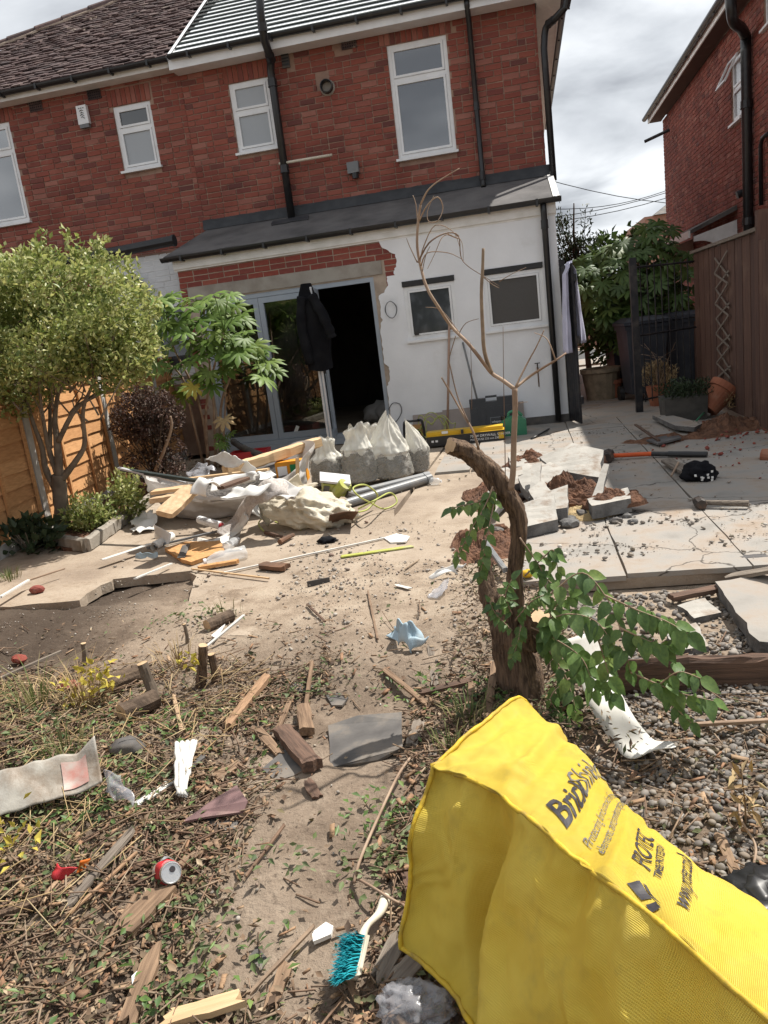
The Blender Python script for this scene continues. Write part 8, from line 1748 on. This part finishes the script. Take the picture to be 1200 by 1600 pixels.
# grass and yellow flowered plant
def blades(base, n, h, spread, m, name, parent, w=.006, lean=.5):
    V = []; F = []
    for i in range(n):
        a = random.random() * 6.28; b = base + Vector((math.cos(a), math.sin(a), 0)) * random.random() * spread * .35; d = Vector((math.cos(a), math.sin(a), 0)); hh = h * random.uniform(.4, 1.1); s = Vector((-d.y, d.x, 0)) * w; ln = lean * random.uniform(.2, 1.4); o_ = len(V)
        p1 = b + Vector((0, 0, hh * .55)) + d * hh * ln * .35; p2 = b + Vector((0, 0, hh * (1 - .35 * ln))) + d * hh * ln
        V += [b - s * .5, b + s * .5, p1 + s * .4, p1 - s * .4, p2]; F += [(o_, o_ + 1, o_ + 2), (o_, o_ + 2, o_ + 3), (o_ + 3, o_ + 2, o_ + 4)]
    o = npmesh(name, [list(v) for v in V], F, M[m], kind='stuff'); kids(parent, o); return o
yb0 = on_ground(135, 1105, 0); yp_ = empty('yellow_flowers', yb0, 'dying clump of yellow leaves and straw grass in the litter at left', 'plant'); blades(yb0, 130, .26, .35, 'straw', 'dry_stems', yp_, .004, .7); blades(yb0 + Vector((-.25, .0, 0)), 60, .30, .3, 'grass', 'grass_blades', yp_, .006, .8)
for (px, py, sp, n) in ((150, 1050, .05, 40), (115, 1080, .06, 26), (128, 1100, .04, 22), (165, 1065, .04, 14)):
    c = onY(px, py, yb0.y); Pq = np.array([list(c + Vector((random.gauss(0, sp * .8), random.gauss(0, sp * .8), random.gauss(0, sp * .6)))) for _ in range(n)]); foliage('yellow_leaves', yp_, Pq, c, M['leaf_yel'], .04, .026, up=.2)
for (px, py, n, h, m, lab) in ((280, 1040, 40, .16, 'straw', 'tuft of straw coloured grass by the split stumps'), (100, 1190, 60, .16, 'grass', 'tuft of green grass above the dirty plastic sheet'), (60, 1260, 40, .10, 'grass', 'green weeds below the dirty plastic sheet'), (735, 1130, 70, .13, 'grass', 'green grass tuft between the trunk and the yellow cover'), (705, 1175, 50, .10, 'grass', 'short grass tuft touching the top of the yellow cover'), (355, 960, 24, .09, 'grass', 'small green weed by the small sawn log'), (1195, 965, 14, .06, 'grass', 'tiny weed beside the cracked slab'), (15, 905, 60, .12, 'grass', 'green grass at the far left edge of the paving')):
    b = on_ground(px, py, 0); g = empty('grass_tuft', b, lab, 'grass'); blades(b, n, h, .3, m, 'blades', g, .006, .6)
yl = on_ground(290, 1335, .0) if False else on_ground(15, 1335, .02); yg = empty('yellow_weed', yl, 'yellowing weed at the left edge near the red scrap', 'weed'); Pq = np.array([list(yl + Vector((random.gauss(0, .06), random.gauss(0, .06), abs(random.gauss(0, .05))))) for _ in range(40)]); foliage('foliage', yg, Pq, yl, M['leaf_yel'], .04, .02, up=.3)
fc = on_ground(318, 1050, .08); Pq = np.array([list(onY(295 + random.gauss(0, 7), 1030 + random.gauss(0, 7), fc.y - .05)) for _ in range(18)]); yg = empty('yellow_weed', fc, 'pale yellow flower head beside the left split stump', 'weed'); foliage('foliage', yg, Pq, Pq.mean(0), M['leaf_yel'], .04, .025, up=.2)
# long cane in front of the cover
cable([on_ground(640, 1165 + 20, .03), on_ground(620, 1215, .06), on_ground(585, 1290, .07), on_ground(562, 1345, .05), on_ground(553, 1380, .02)], .005, 'twig_pale', 'long thin pale cane curving down beside the yellow cover'); col.objects[-1].name = 'bent_cane'; col.objects[-1]['category'] = 'cane'
cable([on_ground(553, 1370, .02), on_ground(580, 1385, .05), on_ground(612, 1405, .05), on_ground(632, 1415, .02)], .004, 'twig_pale', 'short thin cane crossing to the yellow cover above the brush handle'); col.objects[-1].name = 'bent_cane'; col.objects[-1]['category'] = 'cane'

# ================================================================== uncountable litter, gravel, crumbs
def scatter(n, region, dens):
    out = []; tot = 0
    while tot < n:
        x = rng.uniform(region[0], region[1], n * 2); y = rng.uniform(region[2], region[3], n * 2); k = rng.random(n * 2) < dens(x, y); out.append(np.stack([x[k], y[k]], -1)); tot += k.sum()
    return np.concatenate(out)[:n]
def qrot(n, flat=.35):
    """random rotations that lie mostly flat"""
    yaw = rng.uniform(0, 2 * np.pi, n); t1 = rng.normal(0, flat, n); t2 = rng.normal(0, flat, n)
    cy, sy, c1, s1, c2, s2 = np.cos(yaw), np.sin(yaw), np.cos(t1), np.sin(t1), np.cos(t2), np.sin(t2)
    Rz = np.zeros((n, 3, 3)); Rz[:, 0, 0] = cy; Rz[:, 0, 1] = -sy; Rz[:, 1, 0] = sy; Rz[:, 1, 1] = cy; Rz[:, 2, 2] = 1
    Rx = np.zeros((n, 3, 3)); Rx[:, 0, 0] = 1; Rx[:, 1, 1] = c1; Rx[:, 1, 2] = -s1; Rx[:, 2, 1] = s1; Rx[:, 2, 2] = c1
    Ry = np.zeros((n, 3, 3)); Ry[:, 1, 1] = 1; Ry[:, 0, 0] = c2; Ry[:, 0, 2] = s2; Ry[:, 2, 0] = -s2; Ry[:, 2, 2] = c2
    return Rz @ Rx @ Ry
def instances(name, P, T, F, S, m, flat=.35, kind='stuff', smooth=False, rough=0.0):
    """join copies of template T (k,3), F faces, at P (n,3) with per-copy scales S (n,3)"""
    n = len(P); T = np.asarray(T, float); V = T[None] * S[:, None, :]
    if rough: V = V * (1 + rng.normal(0, rough, V.shape))
    V = np.einsum('nij,nkj->nki', qrot(n, flat), V) + P[:, None, :]; F = np.asarray(F)
    Fa = (np.arange(n)[:, None, None] * len(T) + F[None]).reshape(-1, F.shape[1]); return npmesh(name, V.reshape(-1, 3), Fa, m, kind=kind, smooth=smooth)
leafT = [(0, -.5, 0), (-.28, -.05, .10), (.28, -.05, .06), (0, .5, .05), (0, 0, -.03)]; leafF = [(0, 4, 1), (0, 2, 4), (1, 4, 3), (4, 2, 3)]
boxT = [(x, y, z) for z in (-.5, .5) for x, y in ((-.5, -.5), (.5, -.5), (.5, .5), (-.5, .5))]; boxF = [(3, 2, 1, 0), (4, 5, 6, 7), (0, 1, 5, 4), (1, 2, 6, 5), (2, 3, 7, 6), (3, 0, 4, 7)]
def litter_d(x, y):
    left = sst(-x, .75, 1.05) * sst(-y, -3.55, -3.0); strip = .05 + .2 * sst(nfbm(x, y, 2.4), .05, .3); right = sst(x + .12 * nfbm(x, y, 4), -.62, -.45) * sst(-y, -3.4, -2.6) * .75
    bot = sst(-y, -1.85, -1.5) * .55
    d = np.maximum(np.maximum(left * (.2 + 1.3 * np.clip(nfbm(x, y, 2.3) + .3, 0, 1)), right), np.maximum(bot, strip * sst(-y, -3.8, -3.2)))
    tail = sst(-y, -4.4, -3.2) * .035 * (x < 0); d = np.maximum(d, tail)
    bare = 1 - .9 * sst(-((x + .80 + .1 * (y - 2)) ** 2), -.10, -.01) * sst(-y, -3.2, -2.9) * sst(y, 1.3, 1.6); d = d * np.where(x > -1.2, bare, 1)
    return d * np.where((x > .06) & (y < 3.2), .25, 1)
def on_surf(xy, lift): return np.column_stack([xy, gz(xy[:, 0], xy[:, 1]) + lift])
REG = (-3.6, .9, 1.05, 4.5)
for nm, n, m, ln, wd, lift in (('leaf_litter', 42000, 'litter', (.010, .040), .5, .026), ('green_leaf_litter', 5200, 'greens', (.012, .036), .5, .03), ('wood_chips', 9000, 'chips', (.012, .06), .25, .02)):
    xy = scatter(n, REG, litter_d if nm != 'green_leaf_litter' else (lambda x, y: litter_d(x, y) * np.clip(nfbm(x, y, 2.8) * 2.2 + .25, 0.02, 1)))
    P = on_surf(xy, rng.random(n) * lift + .003); s = ln[0] + (ln[1] - ln[0]) * rng.random(n) ** 2
    if nm == 'wood_chips': S = np.stack([s, s * rng.uniform(.12, .4, n), rng.uniform(.002, .007, n)], -1); instances(nm, P, boxT, boxF, S, M[m], .25, rough=.12)
    else: S = np.stack([s * rng.uniform(.6, 1.1, n), s, s * rng.uniform(.5, 2.2, n)], -1); instances(nm, P, leafT, leafF, S, M[m], .4)
n = 5200; xy = scatter(n, REG, litter_d); s = rng.uniform(.04, .20, n) * (.5 + rng.random(n) ** 2); instances('fine_twigs', on_surf(xy, rng.random(n) * .03 + .005), boxT, boxF, np.stack([s, rng.uniform(.002, .005, n), rng.uniform(.002, .005, n)], -1), M['twig'], .14)
n = 800; xy = scatter(n, (-2.9, -1.3, 1.6, 3.3), lambda x, y: sst(-x, 1.1, 1.5)); s = rng.uniform(.06, .24, n); instances('dry_grass', on_surf(xy, rng.random(n) * .05 + .01), boxT, boxF, np.stack([s, rng.uniform(.0015, .003, n), rng.uniform(.0015, .003, n)], -1), M['straw'], .35)
# crumbs of earth and stone on the ground and the paving
def ico(sub):
    bm = bmesh.new(); bmesh.ops.create_icosphere(bm, subdivisions=sub, radius=.5); V = [tuple(v.co) for v in bm.verts]; F = [tuple(v.index for v in f.verts) for f in bm.faces]; bm.free(); return V, F
iv, jf_ = ico(1); iv2, jf2 = ico(2)
n = 4500; xy = scatter(n, (-3.4, .3, 1.05, 5.2), lambda x, y: (.35 + sst(y, 2.6, 3.6)) * np.clip(.1 + 1.8 * nfbm(x, y, 2.6), .06, 1)); s = .004 + .018 * rng.random(n) ** 4; instances('earth_crumbs', np.column_stack([xy, np.maximum(gz(xy[:, 0], xy[:, 1]), np.where(xy[:, 1] > 4.0, -.01, -1)) + s * .3]), iv, jf_, np.stack([s, s * rng.uniform(.6, 1, n), s * .7], -1), M['stone'], .6, rough=.12)
# rubble crumbs lying on path and patio
def path_d(x, y): return np.clip(-.02 + nfbm(x, y, 2.1) * 1.8, .012, 1) * np.array([1.0 if (inpoly(a, b, PATH_POLY) or inpoly(a, b, PATIO_POLY)) else 0 for a, b in zip(x, y)])
def szs(xy): return np.array([surf(a, b) for a, b in xy])
n = 1500; xy = scatter(n, (-3.2, 2.3, 3.7, 9.8), lambda x, y: path_d(x, y) * (.15 + sst(-y, -6.8, -4.5)) * np.where(x > -.2, .16, .9)); s = .006 + .036 * rng.random(n) ** 6; instances('rubble_crumbs', np.column_stack([xy, szs(xy) + s * .25]), iv, jf_, np.stack([s, s * rng.uniform(.5, 1, n), s * .5], -1), M['stone'], .3, rough=.14)
n = 1300; xy = scatter(n, (.0, 2.4, 4.2, 9.6), lambda x, y: np.clip(nfbm(x, y, 1.3) - .02, 0, 1) + .015); s = .008 + .04 * rng.random(n) ** 4; instances('dry_debris', np.column_stack([xy, szs(xy) + .004]), leafT, leafF, np.stack([s * .5, s, s], -1), M['litter'], .25)
n = 1500; xy = np.column_stack([rng.normal(.6, .5, n), rng.normal(4.95, .3, n)]); xy = xy[nfbm(xy[:, 0], xy[:, 1], 2.6) > .08]; n = len(xy); s = .004 + .04 * rng.random(n) ** 6; instances('stone_crumbs', np.column_stack([xy, szs(xy) + s * .3]), iv, jf_, np.stack([s, s * .8, s * .5], -1), M['stone'], .4, rough=.14)
n = 260; xy = np.column_stack([rng.normal(1.95, .3, n), rng.normal(8.3, .8, n)]); s = .008 + .06 * rng.random(n) ** 6; instances('brick_crumbs', np.column_stack([xy, szs(xy) + s * .25]), iv, jf_, np.stack([s, s * .8, s * .5], -1), M['brick_new'], .4, rough=.16)
n = 1500; xy = np.column_stack([rng.uniform(-5, -3.85, n), rng.uniform(5.9, 10.5, n)]); s = .01 + .05 * rng.random(n) ** 2; instances('bed_litter', np.column_stack([xy, np.full(n, .045)]), leafT, leafF, np.stack([s * .6, s, s], -1), M['litter'], .4)
n = 3200; xy = scatter(n, (-.5, .35, 2.5, 4.6), lambda x, y: sst(-np.abs(x + .1 + .1 * (y - 3.2)), -.42, -.1)); s = .012 + .04 * rng.random(n) ** 2; instances('bank_litter', np.column_stack([xy, np.maximum(gz(xy[:, 0], xy[:, 1]), -.06) + rng.random(n) * .05]), leafT, leafF, np.stack([s * .5, s, s * 1.5], -1), M['litter'], .5)
# gravel: the largest loose stones are single things further down, the rest is one mass
gd = lambda x, y: sst(x + .05 * nfbm(x, y, 3), -.02, .12) * (y < 3.16) * (.35 + .65 * sst(nfbm(x, y, 1.4), -.25, .05))
n = 9500; xy = scatter(n, (.0, 2.0, 1.25, 3.17), gd); s = .011 + .026 * rng.random(n) ** 1.6; instances('gravel', on_surf(xy, s * .22 + rng.random(n) * .008), iv2, jf2, np.stack([s, s * rng.uniform(.6, .95, n), s * rng.uniform(.4, .65, n)], -1), M['pebble'], .45, smooth=True, rough=.05)
n = 2600; xy = scatter(n, (.1, 2.2, 3.26, 4.15), lambda x, y: .4 + .6 * sst(nfbm(x, y, 2), -.2, .1)); s = .012 + .03 * rng.random(n) ** 2; instances('gravel_fill', on_surf(xy, s * .25), iv2, jf2, np.stack([s, s * rng.uniform(.6, .95, n), s * .5], -1), M['pebble'], .5, smooth=True, rough=.06)
# ivy and cut greenery lying in clumps
for i, (px, py, sx, n, lab) in enumerate(((160, 1265, .17, 120, 'clump of cut green leaves below the clear plastic scrap'), (60, 1285, .2, 140, 'clump of cut green leaves under the dirty plastic sheet'), (290, 1475, .14, 90, 'wilted green cuttings below the thick wood chunk'), (260, 1530, .16, 90, 'wilted green cuttings beside the bottom left plank'), (440, 1340, .07, 22, 'sprig of wilted grey-green leaves on the bare earth'), (600, 1345, .10, 130, 'wilted green cuttings left of the yellow cover'), (610, 1270, .08, 80, 'green cuttings higher up beside the yellow cover'), (470, 1085, .12, 60, 'green leaves scattered round the straight brown stick'), (290, 965, .16, 70, 'low green weeds along the edge of the dusty path'), (760, 1090, .10, 120, 'green ivy leaves at the foot of the climber trunk'), (870, 1080, .12, 90, 'green ivy below the leafy shoots'), (30, 1180, .2, 120, 'green weeds at the left edge above the dirty sheet'), (640, 1075, .12, 50, 'small green cuttings beside the brown wood strip'), (50, 1120, .22, 220, 'green ivy and weeds left of the yellow flowers'), (215, 1215, .15, 130, 'green weeds behind the clear plastic scrap'), (250, 1130, .2, 160, 'green cuttings round the leaning grey stub'))):
    b = on_ground(px, py, .02); Pq = np.column_stack([rng.normal(b.x, sx, n), rng.normal(b.y, sx * .7, n)]); Pq = np.column_stack([Pq, gz(Pq[:, 0], Pq[:, 1]) + .01 + .05 * rng.random(n)]); V, F = leaf_arr(Pq, np.column_stack([rng.normal(size=(n, 2)), rng.normal(.1, .3, n)]), rdir(n, 2.0), rng.uniform(.018, .042, n), rng.uniform(.009, .02, n)); o = npmesh('green_cuttings', V, F, M['greens' if i % 3 else 'leaf_wis'], kind='stuff'); tag(o, lab, 'cuttings')
# tree belt behind the camera, seen only mirrored in the door glass
bh = []
for i in range(14):
    c = (-14 + i * 2.2 + random.uniform(-.5, .5), -13 + random.uniform(-1.5, 1.5), 2.4 + random.uniform(-.5, .8)); bh.append(crown_pts(c, (1.6, 1.3, 2.3 + random.random()), 700, seed=i))
P = np.concatenate(bh); V, F = leaf_arr(P, rdir(len(P)), rdir(len(P)), rng.uniform(.2, .4, len(P)), rng.uniform(.15, .3, len(P))); o = npmesh('garden_trees', V, F, M['leaf_dark'], kind='stuff'); o['label'] = 'dense belt of garden trees beyond the end of the garden'
